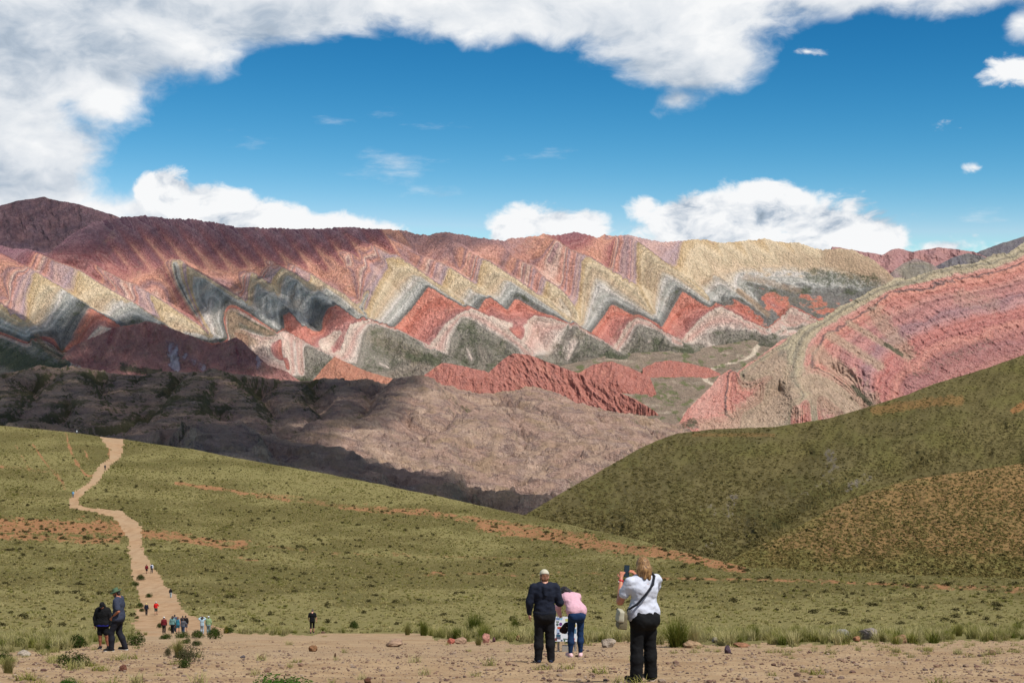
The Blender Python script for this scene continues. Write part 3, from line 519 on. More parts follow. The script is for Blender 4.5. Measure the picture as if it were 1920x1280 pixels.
# ---- mauve ridge in front of its left end
MAUVE_RAMP = [(0.0, (150, 84, 82)), (0.35, (168, 112, 104)), (0.6, (186, 132, 120)), (0.8, (150, 104, 104)), (0.92, (182, 164, 172)), (1.0, (206, 190, 192))]
MAT_MAUVE = rock_mat('mauve_rock', MAUVE_RAMP, 1.0, band_freq=7.0, warp=0.1, px=1.8, band=0.35)
MT = [(100, 690), (135, 650), (165, 636), (191, 626), (212, 615), (240, 612), (276, 602), (300, 607), (319, 615), (360, 630), (400, 647), (425, 640), (443, 631), (456, 640), (470, 655), (502, 684), (539, 697), (570, 720)]
def mauve_s(px, py):
    return np.clip(0.42 + 0.35 * fbm((px + 0.5 * py) / 16, (py - 0.5 * px) / 60, 4, 91) + 0.5 * strokes(px, py, [([(322, 648), (330, 690)], 13, 1.0), ([(350, 670), (380, 690)], 10, 0.8), ([(484, 672), (488, 700)], 7, 0.9)]) - 0.45 * strokes(px, py, [([(212, 618), (205, 640)], 8, 1.0), ([(276, 604), (284, 640)], 7, 0.9), ([(440, 634), (450, 690)], 4, 1.0), ([(150, 668), (200, 690)], 10, 0.6)]), 0, 1)
def mauve_d(px, py): return 4650 + (740 - py) / 140 * 420 - 40 * ridged((px + 0.5 * py) / 60, (py - 0.5 * px) / 70, 4, 95, 0.55) - 10 * ridged((px - 0.55 * py) / 12, (py + 0.55 * px) / 60, 4, 97, 0.6)
sheet('mauve_ridge', (100, 570), 1.8, MT, [(100, 745), (570, 745)], 70, mauve_d, MAT_MAUVE, mauve_s, lambda px, py: 0.35 * sstep(fbm(px / 20, py / 14, 3, 99), 0.1, 0.4) + strokes(px, py, [([(230, 690), (300, 700)], 8, 0.7)]), lambda px, py: 0.3 * sstep(fbm(px / 30, py / 20, 3, 98), 0, 0.4), jag=(2.0, 2.0), back=(0.4, 0.6))

# ---- valley floor with its stream
def river(px, py):
    c = pl([(640, 1430), (660, 1415), (675, 1395), (690, 1340), (700, 1318), (712, 1325), (725, 1345), (740, 1330), (760, 1300), (775, 1290), (790, 1285), (830, 1270), (900, 1240)], py)
    c = c + 6 * np.sin(py / 5.0) * 0.5
    return np.abs(px - c)
def val_veg(px, py):
    return np.maximum(0.6 * sstep(fbm(px / 22, py / 9, 4, 61), -0.1, 0.35), (0.55 + 0.9 * fbm(px / 9, py / 4, 3, 63)) * strokes(px, py, [([(1225, 735), (1260, 745)], 16, 0.8), ([(1230, 720), (1245, 728)], 8, 0.7), ([(1380, 660), (1430, 645)], 6, 0.5), ([(1340, 690), (1370, 680)], 5, 0.5), ([(1120, 705), (1160, 712)], 6, 0.7)]))
sheet('valley_floor', (1030, 1470), 2.4, [(1030, 690), (1150, 664), (1300, 655), (1440, 632), (1500, 634)], [(1030, 840), (1500, 860)], 80,
      lambda px, py: 3930 + (800 - py) / 160 * 1150 - 12 * ridged(px / 40, py / 20, 4, 71) + 12 * np.exp(-(river(px, py) / 10) ** 2), MAT_VALLEY,
      lambda px, py: 0.5 + 0.6 * fbm(px / 40, py / 18, 4, 81), val_veg, lambda px, py: np.maximum(np.exp(-(river(px, py) / 5.5) ** 4), 0.35 * sstep(fbm(px / 40, py / 7, 4, 65), 0.05, 0.4)), jag=(1.0, 0), back=(0.1, 0.1))

# ---- red and orange clay hills at the foot
def hill(name, top, bot, d0, d1, mat, lines, amp, seed, xstep=2.2, nrow=64, jag=(2.0, 1.0), veg=None, scree=None, tilt=0.35, sc=(20, 40), s_fn=None, rough=0.17):
    x0, x1 = top[0][0], top[-1][0]; ys = [p[1] for p in top]; yt, yb = min(ys), max(p[1] for p in bot)
    fld = None
    if lines: fld = Field((x0 - 20, x1 + 20, yt - 20, yb + 20), lines, (), h=2.0, levels=4, its=60)
    def dfn(px, py):
        r = fld(px, py) if fld is not None else 0.5
        det = ridged((px + tilt * py) / sc[0], (py - tilt * px) / sc[1], 5, seed, 0.6)
        return d0 + (yb - py) / (yb - yt) * (d1 - d0) - amp * r - amp * rough * det
    if s_fn is None: s_fn = lambda px, py: 0.5 + 0.5 * fbm((px + tilt * 1.4 * py) / (sc[0] * 0.8), (py - tilt * px) / (sc[1] * 2.2), 4, seed + 5)
    return sheet(name, (x0, x1), xstep, top, bot, nrow, dfn, mat, s_fn, veg, scree, jag=jag, back=(0.5, 0.5))
hill('red_hill', [(1075, 705), (1112, 683), (1147, 677), (1179, 688), (1219, 707), (1228, 730), (1240, 760)], [(1075, 790), (1240, 790)], 4250, 4700, MAT_REDHILL, [(1.0, [(1147, 677), (1160, 720)]), (0.2, [(1080, 740), (1200, 770)]), (0.3, [(1235, 750), (1230, 790)]), (0.75, [(1219, 707), (1225, 760)])], 130, 201)
hill('red_hill', [(785, 712), (797, 702), (828, 680), (855, 683), (911, 696), (972, 720), (1010, 735)], [(785, 770), (1010, 775)], 4350, 4700, MAT_REDHILL, [(1.0, [(828, 680), (870, 700), (960, 730)]), (0.3, [(785, 730), (860, 750), (1000, 765)])], 110, 211)
hill('red_hill', [(905, 712), (918, 696), (945, 672), (964, 662), (988, 664), (1041, 683), (1083, 699), (1128, 720), (1192, 749), (1225, 768), (1250, 790)], [(905, 790), (1250, 815)], 4050, 4550, MAT_REDHILL, [(1.0, [(964, 662), (988, 664), (1041, 683), (1128, 720), (1225, 768)]), (0.25, [(910, 730), (1000, 750), (1100, 780), (1240, 800)])], 140, 221, tilt=-0.5)
hill('red_hill', [(1205, 690), (1230, 678), (1255, 675), (1290, 680), (1330, 690), (1350, 700)], [(1205, 722), (1350, 722)], 4560, 4760, MAT_REDHILL, [(1.0, [(1240, 678), (1290, 684)]), (0.3, [(1205, 710), (1340, 712)])], 60, 231, nrow=30)
hill('orange_hill', [(560, 740), (585, 715), (605, 690), (627, 668), (660, 684), (690, 696), (720, 705), (765, 716), (800, 725)], [(560, 770), (800, 770)], 4250, 4600, MAT_ORANGE, [(1.0, [(627, 668), (640, 700)]), (0.3, [(565, 745), (790, 755)]), (0.7, [(690, 698), (700, 740)])], 90, 241)

# ---- the big red bedded spur on the right
RTOP = [(1262, 806), (1275, 790), (1288, 767), (1333, 725), (1349, 704), (1370, 692), (1383, 698), (1397, 685), (1431, 664), (1460, 640), (1492, 625), (1503, 613), (1540, 600), (1573, 575), (1597, 565), (1634, 544), (1663, 531), (1682, 520), (1701, 523),
        (1751, 507), (1799, 496), (1833, 492), (1863, 476), (1889, 475), (1920, 454), (2050, 400), (2320, 330)]
RL = []
def radd(v, *pts): RL.append((v, list(pts)))
radd(1.1, (1503, 613), (1540, 600), (1573, 575), (1634, 544), (1682, 520), (1751, 507), (1833, 492), (1889, 475), (2050, 400), (2320, 330))
radd(1.1, (1503, 616), (1486, 640), (1474, 690), (1466, 726)); radd(1.5, (1512, 622), (1494, 650), (1484, 700), (1478, 730)); radd(1.95, (1524, 630), (1508, 656), (1504, 700), (1512, 735))
radd(1.9, (1524, 630), (1548, 610), (1582, 588), (1640, 558), (1690, 536), (1760, 522), (1840, 506), (1895, 490), (2050, 430), (2320, 365))
radd(2.55, (1520, 690), (1523, 661), (1542, 630), (1586, 604), (1626, 580), (1669, 548), (1703, 535), (1780, 524), (1850, 514), (1920, 494), (2320, 410)); radd(2.7, (1526, 690), (1529, 664), (1546, 634), (1590, 608), (1630, 584), (1672, 553), (1706, 540), (1780, 530), (1920, 502), (2320, 420))
radd(3.3, (1545, 690), (1552, 655), (1585, 628), (1640, 596), (1690, 565), (1760, 548), (1920, 520), (2320, 450)); radd(4.2, (1580, 700), (1590, 660), (1620, 630), (1680, 600), (1740, 572), (1920, 536), (2320, 480)); radd(5.1, (1622, 745), (1624, 700), (1634, 668), (1690, 625), (1760, 596), (1920, 556), (2320, 510))
radd(6.0, (1644, 760), (1648, 705), (1660, 680), (1712, 640), (1790, 612), (1920, 578), (2320, 550)); radd(6.8, (1668, 770), (1672, 715), (1688, 695), (1760, 640), (1920, 600), (2320, 580)); radd(7.6, (1690, 775), (1700, 720), (1760, 680), (1920, 630), (2320, 620)); radd(9.0, (1760, 760), (1920, 680), (2320, 680))
radd(2.2, (1383, 698), (1431, 664), (1475, 634)); radd(0.3, (1395, 702), (1440, 680), (1468, 660)); radd(0.4, (1440, 720), (1458, 700)); radd(3.2, (1395, 745), (1420, 725), (1450, 708)); radd(3.4, (1392, 760), (1425, 742)); radd(0.5, (1440, 745), (1460, 735)); radd(2.1, (1349, 708), (1320, 760), (1300, 790)); radd(2.3, (1360, 700), (1352, 740), (1345, 790)); radd(3.2, (1376, 700), (1375, 745), (1380, 780)); radd(0.6, (1400, 780), (1460, 765)); radd(2.6, (1290, 790), (1310, 800))
radd(0.6, (1480, 740), (1500, 745)); radd(0.7, (1478, 760), (1474, 800)); radd(3.0, (1490, 765), (1487, 800)); radd(2.1, (1500, 760), (1500, 800)); radd(3.6, (1511, 758), (1515, 800)); radd(0.8, (1526, 750), (1528, 800)); radd(4.2, (1540, 752), (1545, 800)); radd(0.8, (1560, 740), (1600, 790)); radd(5.0, (1575, 770), (1570, 800)); radd(0.7, (1525, 715), (1580, 745), (1620, 780))
RBOX = (1250, 2320, 320, 860)
S_RED = Field(RBOX, RL, (), h=2.0, levels=5, its=70)
RR = [(0.55, RTOP), (1.0, [(1515, 640), (1490, 690), (1480, 735), (1500, 770)]), (0.85, [(1395, 700), (1440, 720), (1455, 706)]), (0.1, [(1420, 790), (1440, 750), (1462, 730)]), (0.15, [(1620, 760), (1600, 720), (1560, 690)]), (0.7, [(1640, 720), (1660, 760)]), (0.25, [(1706, 672), (1660, 640), (1630, 590)]), (0.8, [(1700, 700), (1760, 640), (1850, 600), (1920, 590)]), (0.4, [(1300, 800), (2320, 800)]), (0.6, [(1560, 660), (1600, 690), (1645, 690)])]
R_RED = Field(RBOX, RR, (), h=3.0, levels=4, its=60)
def red_s(px, py): return S_RED(px, py) + 0.10 * fbm(px / 12, py / 8, 4, 91) + sstep(px, 1540, 1640) * 0.16 * fbm(px / 30, py / 22, 3, 94) + sstep(px, 1560, 1700) * (0.55 * fbm(px / 70, py / 40, 4, 93))
def red_d(px, py):
    s = S_RED(px, py)
    led = np.abs(((s * 2.6) % 1) - 0.5) * 2          # ledges of hard and soft beds
    base = 3900 + (800 - py) / 300 * 900 + np.maximum(px - 1500, 0) * 0.35
    return base - 85 * R_RED(px, py) - 7 * led * sstep(s, 1.5, 2.5) - 9 * ridged(px / 22, py / 16, 5, 101, 0.6) - 7 * ridged((px + py * 0.7) / 9, (py - 0.7 * px) / 40, 3, 103, 0.6) - 4 * fbm(px / 4, py / 3, 2, 111) - 13 * sstep(px, 1520, 1600) * ridged((0.57 * px - py) / 21 + 0.4 * fbm(px / 40, py / 40, 2, 115), (px + 0.57 * py) / 130, 4, 113, 0.55)
RSCREE = [([(1385, 795), (1430, 760), (1456, 715)], 34.8, 0.80), ([(1320, 800), (1400, 798)], 14.5, 0.72), ([(1540, 742), (1600, 775)], 34.8, 0.80), ([(1475, 745), (1490, 770)], 17.4, 0.64), ([(1452, 668), (1436, 690), (1420, 712)], 14.5, 0.76), ([(1470, 735), (1450, 770), (1420, 800)], 23.2, 0.80), ([(1545, 730), (1590, 760)], 23.2, 0.80), ([(1590, 604), (1650, 640), (1706, 670)], 7.2, 0.80), ([(1640, 585), (1670, 625), (1700, 662)], 18.8, 0.60), ([(1556, 628), (1600, 655), (1650, 686)], 10.2, 0.80), ([(1530, 660), (1570, 690), (1600, 715)], 17.4, 0.72), ([(1525, 715), (1580, 740), (1625, 760)], 31.9, 0.80), ([(1430, 690), (1400, 715)], 20.3, 0.76), ([(1460, 690), (1430, 750), (1400, 790)], 26.1, 0.76), ([(1480, 740), (1440, 790)], 29.0, 0.72), ([(1560, 760), (1600, 790)], 17.4, 0.64), ([(1300, 795), (1400, 785)], 11.6, 0.56), ([(1800, 560), (1860, 570)], 20.3, 0.32)]
def red_veg(px, py): return np.maximum(0.22 * sstep(fbm(px / 26, py / 16, 4, 121), 0.1, 0.5), strokes(px, py, [([(1690, 665), (1660, 645)], 5, 0.7), ([(1600, 725), (1632, 758)], 6, 0.7), ([(1720, 700), (1850, 640)], 16, 0.35), ([(1280, 800), (1300, 790)], 10, 0.6)]))
sheet('red_spur', (1262, 2320), 1.6, RTOP, [(1262, 830), (1500, 815), (2320, 760)], 180, red_d, MAT_RED, red_s, red_veg, lambda px, py: strokes(px, py, RSCREE), jag=(2.0, 3.0), back=(0.8, 0.6))

# ---- brown foothills
BT = [(-320, 730), (-60, 716), (0, 707), (16, 699), (39, 696), (75, 685), (104, 691), (138, 687), (172, 694), (229, 703), (281, 704), (294, 696), (346, 699), (385, 696), (401, 691), (430, 699), (500, 709), (552, 715), (578, 715), (610, 709), (643, 715), (687, 711), (712, 720),
      (738, 724), (760, 717), (771, 705), (785, 704), (796, 715), (833, 724), (869, 731), (891, 738), (913, 738), (968, 733), (986, 724), (1008, 727), (1033, 734), (1070, 755), (1106, 764), (1150, 773), (1190, 780), (1230, 790), (1265, 800), (1320, 822)]
# crest lines traced in the photograph: (column, row, distance); the slopes fall away from them on both sides
dback = lambda x: float(np.interp(x, [-320, 200, 600, 760, 900, 1050, 1320], [3950, 4000, 3950, 3620, 3600, 3650, 3300]))
FOOT = [[(x, y, dback(x)) for x, y in BT if x < 760], [(x, y, dback(x)) for x, y in BT if 785 <= x],
    [(738, 724, 3700), (760, 717, 3600), (771, 705, 3520), (785, 704, 3500), (796, 715, 3520), (833, 724, 3600)], [(778, 705, 3500), (758, 730, 3300), (740, 750, 3150), (705, 788, 2850)], [(778, 706, 3500), (800, 740, 3250), (812, 775, 3000)],
    [(552, 715, 3950), (530, 745, 3400), (555, 770, 3050), (540, 800, 2750), (520, 832, 2450)], [(643, 715, 3900), (660, 750, 3350), (640, 775, 3050)],
    [(815, 834, 2420), (870, 800, 2650), (895, 780, 2800), (917, 766, 2900), (945, 766, 2930), (975, 770, 2950), (1030, 806, 2700), (1050, 832, 2520)], [(917, 767, 2900), (930, 820, 2550), (905, 882, 2250)], [(917, 767, 2900), (880, 838, 2480), (870, 870, 2320)],
    [(560, 838, 2260), (590, 812, 2400), (621, 789, 2550), (647, 783, 2600), (683, 792, 2550), (720, 812, 2450), (749, 829, 2350), (793, 837, 2300), (836, 865, 2200), (906, 902, 2080), (957, 922, 2030)], [(683, 792, 2550), (690, 840, 2230), (720, 880, 2030)], [(621, 789, 2550), (615, 830, 2250)], [(793, 838, 2300), (800, 880, 2090)], [(749, 830, 2350), (760, 870, 2120)],
    [(942, 895, 2180), (985, 862, 2350), (1026, 831, 2500), (1060, 806, 2680), (1081, 795, 2750), (1106, 809, 2750), (1150, 806, 2850)], [(985, 917, 2080), (1033, 857, 2330), (1085, 832, 2480), (1121, 813, 2600), (1150, 831, 2500), (1190, 826, 2600)], [(1010, 927, 2030), (1045, 895, 2130), (1080, 868, 2250), (1150, 842, 2380), (1200, 838, 2450)],
    [(1040, 752, 3300), (1070, 758, 3250), (1106, 768, 3200), (1190, 784, 3150), (1265, 804, 3050)], [(986, 730, 3500), (1030, 756, 3200), (1075, 776, 3000), (1110, 792, 2880)], [(1150, 776, 3200), (1175, 800, 2950), (1190, 815, 2800)],
    [(299, 700, 3950), (281, 733, 3350), (250, 762, 2950), (219, 792, 2620)], [(281, 733, 3350), (300, 770, 2850)], [(146, 690, 4000), (130, 712, 3550), (110, 736, 3200), (91, 756, 2950), (42, 792, 2580)], [(130, 712, 3550), (170, 750, 2950), (180, 790, 2600)], [(401, 693, 3950), (430, 730, 3350), (450, 760, 2980), (475, 800, 2600)], [(430, 730, 3350), (400, 762, 2920)],
    [(235, 822, 2230), (300, 792, 2430), (338, 780, 2500), (365, 779, 2500), (417, 794, 2400), (470, 820, 2230), (520, 838, 2130)], [(338, 780, 2500), (352, 745, 2950), (378, 702, 3800)], [(365, 780, 2500), (370, 810, 2260)], [(0, 709, 3950), (20, 750, 2950), (-30, 785, 2550)], [(-160, 722, 3900), (-190, 780, 2600)], [(20, 806, 2300), (60, 792, 2420), (110, 800, 2350), (150, 815, 2230)], [(229, 705, 3990), (232, 745, 3150), (205, 775, 2750)],
    [(-320, 822, 1900), (0, 814, 1900), (250, 820, 1880), (300, 808, 1850), (380, 794, 1830), (417, 799, 1800), (450, 814, 1780), (523, 826, 1750), (563, 840, 1720), (590, 837, 1710), (625, 839, 1700), (669, 863, 1650), (727, 885, 1600), (789, 891, 1580), (851, 913, 1540), (910, 919, 1520), (960, 923, 1500), (1017, 931, 1480), (1080, 950, 1450), (1160, 985, 1420)], [(563, 841, 1720), (590, 880, 1520)], [(625, 840, 1700), (660, 895, 1480)], [(789, 892, 1580), (800, 930, 1440)], [(417, 800, 1800), (430, 850, 1560)]]
fpx = np.arange(-320, 1321, 2.3); fY = np.concatenate([np.linspace(1330, 2000, 90)[:-1], np.linspace(2000, 4250, 285)])
FX = (fpx[None] - CX) / F * fY[:, None]; FY = np.broadcast_to(fY[:, None], FX.shape).copy()
FZ = np.full(FX.shape, -400.0); FD = np.full(FX.shape, 300.0)
roofs(FX, FY, fY, FOOT, FZ, FD, 420.0, 0.86, 30.0, 44.0, 14.0, 701, 0.0002)
FZ = FZ + 3.0 * ridged(FX / 30, FY / 36, 4, 731, 0.58) + 1.2 * fbm(FX / 7, FY / 7, 3, 735)
br_d = lookup(fpx, fY, FZ)
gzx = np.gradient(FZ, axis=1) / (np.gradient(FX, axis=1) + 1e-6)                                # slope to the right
fleft_shade = 1 - sstep(FX, -650, -250)  # left part, where the cloud shade is deepened in the colour
fveg_shade = (0.30 + 0.05 * fleft_shade) * sstep(FD, 60, 170) + (0.16 + 0.2 * fleft_shade) * sstep(-gzx, 0.15, 0.55) + 0.26 * sstep(fbm(FX / 150, FY / 150, 4, 741), -0.05, 0.4) + 0.36 * fleft_shade - 0.12 * (1 - sstep(FD, 8, 30))  # scrub, its dark tone doubling as gully shading and left-hand cloud shade
fscr = 0.55 * sstep(fbm(FX / 90, FY / 90, 4, 743), 0.0, 0.35) * (1 - sstep(FD, 60, 150)) + 0.4 * (1 - sstep(FD, 4, 16))
fs_ = 0.5 + 0.24 * np.sin((FZ * 0.9 + 0.25 * FX + 22 * fbm(FX / 160, FY / 160, 3, 745)) / 5.5) + 0.45 * fbm(FX / 110, FY / 90, 4, 747)
fco = np.stack([FX, FY, FZ], -1)[::-1]
_s = (fY[::-1] > 1985)
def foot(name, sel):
    me = mesh_np(name, fco[sel].reshape(-1, 3), grid_quads(int(sel.sum()), len(fpx)), mats=[MAT_BROWN], attrs={'s': fs_[::-1][sel], 'veg': fveg_shade[::-1][sel], 'scree': fscr[::-1][sel]}); return link(name, me, kind='structure')
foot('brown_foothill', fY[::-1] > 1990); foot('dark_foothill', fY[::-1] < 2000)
# ------------------------------------------------------------------ near ground
PROF = [(0, -1.6), (8, -2.75), (19, -4.85), (26, -6.27), (34, -8.0), (48, -11.0), (75, -16.7), (95, -20.9), (130, -28.7), (160, -34.7), (197, -40.3), (230, -43.9), (267, -46.8), (330, -49.2), (378, -48.6), (453, -47.8), (560, -46.2), (700, -60), (900, -120)]
_pd = np.linspace(0, 900, 1801); _pz = np.interp(_pd, [p[0] for p in PROF], [p[1] for p in PROF])
_k = np.hanning(41); _k /= _k.sum(); _ps = np.convolve(np.pad(_pz, 20, mode='edge'), _k, mode='valid')
_bl = sstep(_pd, 60, 140); _pz = _pz * (1 - _bl) + _ps * _bl
NCREST = [(-320, 775, 640), (0, 800, 600), (120, 810, 580), (230, 823, 560), (360, 842, 540), (500, 868, 515), (600, 886, 500), (700, 905, 480), (850, 936, 450), (985, 966, 415), (1100, 990, 370), (1200, 1012, 330), (1300, 1040, 295), (1400, 1063, 268), (1550, 1071, 250), (1700, 1077, 240), (1920, 1086, 230), (2320, 1098, 225)]
_nc = np.array(NCREST, float)
def ground_z(X, Y):
    X = np.asarray(X, float); Y = np.asarray(Y, float)
    d = np.maximum(Y, 1.0); px = CX + F * X / d
    zb = np.interp(d, _pd, _pz)
    cd = np.interp(px, _nc[:, 0], _nc[:, 2]); cy = np.interp(px, _nc[:, 0], _nc[:, 1]); cz = -(cy - HY) / F * cd
    zc = np.interp(cd, _pd, _pz)
    t = sstep(np.minimum(d, cd), 120, cd + 60) / sstep(cd, 120, cd + 60)
    z = zb + (cz - zc) * t
    over = np.maximum(d - cd, 0)
    zo = cz + (d - cd) * -0.22 - over ** 2 / 400.0
    z = np.where(d > cd, np.minimum(z, zo), z)
    z = z + 0.35 * fbm(X / 14, Y / 14, 3, 301) * sstep(d, 110, 200) + 0.05 * fbm(X / 1.3, Y / 1.3, 4, 311) * (1 - sstep(d, 60, 120)) + 0.10 * fbm(X / 5, Y / 5, 3, 321) * (1 - sstep(d, 60, 120))
    return z
def to_px(X, Y, Z): return CX + F * X / Y, HY - F * Z / Y
_ogx = np.arange(-330, 2331, 6.0); _ogy = np.arange(770, 1400, 0.5); _OG = None
def on_ground(px, py):
    """depth at which the sight line of a photo pixel meets the ground (table made once from ground_z)"""
    global _OG
    if _OG is None:
        ds = np.geomspace(9, 660, 700); _OG = np.full((len(_ogy), len(_ogx)), np.nan)
        X = (_ogx[None] - CX) / F * ds[:, None]; Yv = np.broadcast_to(ds[:, None], X.shape); yy = HY - F * ground_z(X, Yv) / Yv
        for i in range(len(_ogx)):
            col = np.minimum.accumulate(yy[:, i]); keep = np.concatenate([[True], col[1:] < col[:-1] - 1e-6])
            a = col[keep][::-1]; _OG[:, i] = np.interp(_ogy, a, ds[keep][::-1], left=np.nan)
    px = np.atleast_1d(np.asarray(px, float)); py = np.atleast_1d(np.asarray(py, float))
    a = np.clip((px - _ogx[0]) / 6.0, 0, len(_ogx) - 1.001); b = np.clip((py - _ogy[0]) / 0.5, 0, len(_ogy) - 1.001)
    i = a.astype(int); j = b.astype(int); fx = a - i; fy = b - j
    return (_OG[j, i] * (1 - fx) + _OG[j, i + 1] * fx) * (1 - fy) + (_OG[j + 1, i] * (1 - fx) + _OG[j + 1, i + 1] * fx) * fy
def gp(px, py, snap=True):
    d = float(on_ground(px, py)[0]); X = (px - CX) / F * d
    return Vector((X, d, float(ground_z(X, d))))
def gd(px, d):
    X = (px - CX) / F * d; return Vector((X, d, float(ground_z(X, d))))

PATH = np.array([(815, 186, 234), (823, 190, 233), (843, 206, 230), (859, 206, 225), (870, 188, 211), (888, 175, 194), (905, 167, 184), (920, 142, 161), (936, 131, 147), (946, 129, 148), (952, 132, 168), (955, 142, 205), (957, 160, 227), (963, 190, 234), (968, 209, 240), (978, 221, 257), (989, 227, 265), (1009, 240, 267), (1030, 242, 270),
                 (1038, 239, 271), (1047, 245, 279), (1064, 246, 289), (1082, 250, 301), (1100, 255, 312), (1117, 261, 331), (1135, 264, 335), (1153, 255, 358), (1171, 250, 397), (1180, 256, 425), (1190, 262, 450), (1200, 262, 460)], float)
def path_mask(px, py):
    a = np.interp(py, PATH[:, 0], PATH[:, 1]); b = np.interp(py, PATH[:, 0], PATH[:, 2])
    n = (0.20 * (b - a) + 2.0) * fbm(px / 9, py / 5, 4, 333)
    return np.where((py > 812) & (py < 1203), np.minimum(px - a, b - px) + n, -50)
GRAVEL = [(-320, 1240), (0, 1228), (60, 1222), (110, 1226), (160, 1213), (240, 1205), (262, 1190), (440, 1188), (585, 1187), (680, 1184), (760, 1188), (830, 1197), (900, 1203), (1000, 1206), (1170, 1206), (1300, 1208), (1500, 1207), (1700, 1206), (1800, 1203), (1920, 1198), (2320, 1195)]
def gravel_mask(px, py):
    return py - pl(GRAVEL, px) + 11 * fbm(px / 80, py / 40, 3, 334) + 9 * fbm(px / 18, py / 7, 4, 335)
DIRT = [([(-40, 985), (60, 985), (150, 990), (230, 990)], 17, 1.0), ([(0, 1005), (120, 1010), (220, 1015)], 8, 0.8), ([(270, 1000), (330, 1005), (400, 1018), (460, 1022)], 11, 0.85), ([(330, 905), (400, 915), (450, 922), (540, 938)], 5, 0.8), ([(450, 925), (560, 935), (640, 948)], 9, 0.55), ([(640, 950), (800, 962), (900, 975), (1000, 990), (1100, 1004)], 8, 0.75), ([(900, 985), (1000, 1000), (1100, 1018), (1200, 1032), (1300, 1046), (1390, 1066)], 12, 1.0),
        ([(480, 1020), (620, 1036), (800, 1042), (1000, 1048)], 4, 0.55), ([(1240, 1084), (1500, 1088), (1700, 1096), (1920, 1102)], 4, 0.7), ([(1700, 1098), (1920, 1106)], 6, 0.6), ([(125, 815), (130, 840), (145, 870), (160, 890), (175, 893)], 2.6, 0.9), ([(60, 830), (80, 860), (95, 880), (118, 905)], 2.4, 0.8), ([(30, 835), (55, 880)], 2, 0.7), ([(0, 875), (60, 880), (110, 885)], 5, 0.5), ([(100, 880), (115, 900), (122, 915)], 5, 0.7), ([(205, 835), (205, 858)], 3, 0.9), ([(160, 845), (165, 860)], 2, 0.7), ([(760, 1078), (900, 1074), (1000, 1078), (1130, 1074)], 5, 0.5), ([(400, 1045), (480, 1050)], 5, 0.4)]
def dirt_mask(px, py):
    return np.clip(strokes(px, py, DIRT) * (0.62 + 0.38 * sstep(fbm(px / 22, py / 7, 4, 339), -0.25, 0.2)) + 0.35 * sstep(fbm(px / 60, py / 16, 4, 337), 0.15, 0.5), 0, 1)

def ground_mat(name, kind):
    m, nt = newmat(name); p = pos_of(nt)
    n0 = nt.noise(p, 0.05, 4, 0.6); n1 = nt.noise(p, 0.6, 5, 0.65); n2 = nt.noise(p, 5.0, 5, 0.7); n3 = nt.noise(p, 28.0, 3, 0.7)
    C = lambda r, g, b, k=0.95: tuple(k * v for v in lin(r, g, b)) + (1,)
    soil = nt.mix(nt.step(n1, 0.3, 0.7), C(150, 106, 74), C(176, 132, 94))
    if kind == 'hill':
        grass = nt.mix(nt.step(n1, 0.35, 0.65), C(112, 104, 64), C(134, 124, 80)); grass = nt.mix(nt.step(n0, 0.4, 0.65), grass, C(120, 114, 70)); grass = nt.mix(nt.step(attr(nt, 'tone'), 0.35, 0.65), nt.mix(0.4, grass, C(92, 84, 50)), nt.mix(0.45, grass, C(160, 150, 100)))
        col = nt.mix(nt.step(nt.math('ADD', attr(nt, 'dirt'), nt.math('MULTIPLY', nt.math('SUBTRACT', n1, 0.5), 0.8)), 0.35, 0.75), grass, soil)
        col = nt.mix(nt.math('MULTIPLY', nt.step(n2, 0.52, 0.66), 0.45), col, C(78, 74, 46))
        principled(nt, col, 1.0, 0.05, nt.math('ADD', nt.math('MULTIPLY', n1, 0.9), nt.math('MULTIPLY', n2, 0.25)), 0.8, 0.8)
    else:
        a, b_ = ((186, 154, 120), (168, 136, 102)) if kind == 'path' else ((190, 162, 126), (166, 136, 102))
        col = nt.mix(nt.step(n1, 0.35, 0.65), C(*a), C(*b_))
        col = nt.mix(nt.math('MULTIPLY', nt.step(n0, 0.42, 0.62), 0.5), col, C(178, 154, 124))
        if kind == 'gravel':
            v = nt.node('ShaderNodeTexVoronoi', feature='F1'); nt.put(v.inputs['Vector'], p); v.inputs['Scale'].default_value = 14.0
            sep = nt.node('ShaderNodeSeparateColor'); nt.l.new(v.outputs['Color'], sep.inputs[0])
            chip = nt.math('MULTIPLY', nt.step(sep.outputs[0], 0.62, 0.8), nt.math('SUBTRACT', 1.0, nt.step(v.outputs['Distance'], 0.25, 0.4)))
            col = nt.mix(nt.math('MULTIPLY', chip, 0.65), col, nt.mix(sep.outputs[1], C(120, 92, 80), C(206, 184, 158)))
            col = nt.mix(nt.math('MULTIPLY', nt.step(n2, 0.5, 0.7), 0.4), col, C(132, 100, 78))
            h = nt.math('ADD', nt.math('ADD', nt.math('MULTIPLY', n1, 0.10), nt.math('MULTIPLY', n2, 0.06)), nt.math('ADD', nt.math('MULTIPLY', n3, 0.012), nt.math('MULTIPLY', chip, 0.03)))
            principled(nt, col, 0.97, 0.15, h, 1.0, 1.0)
        else:
            col = nt.mix(nt.math('MULTIPLY', nt.step(n2, 0.5, 0.7), 0.25), col, C(150, 114, 88)); col = nt.mix(nt.math('MULTIPLY', nt.step(nt.noise(nt.vmath('MULTIPLY', p, (1.0, 0.12, 1.0)), 0.9, 4, 0.6), 0.5, 0.62), 0.35), col, C(146, 112, 82))
            principled(nt, col, 0.97, 0.1, nt.math('MULTIPLY', n1, 0.15), 0.7, 1.0)
    return m
MAT_HILL = ground_mat('grassy_soil', 'hill'); MAT_PATH = ground_mat('trodden_sand', 'path'); MAT_GRAVEL = ground_mat('stony_soil', 'gravel')

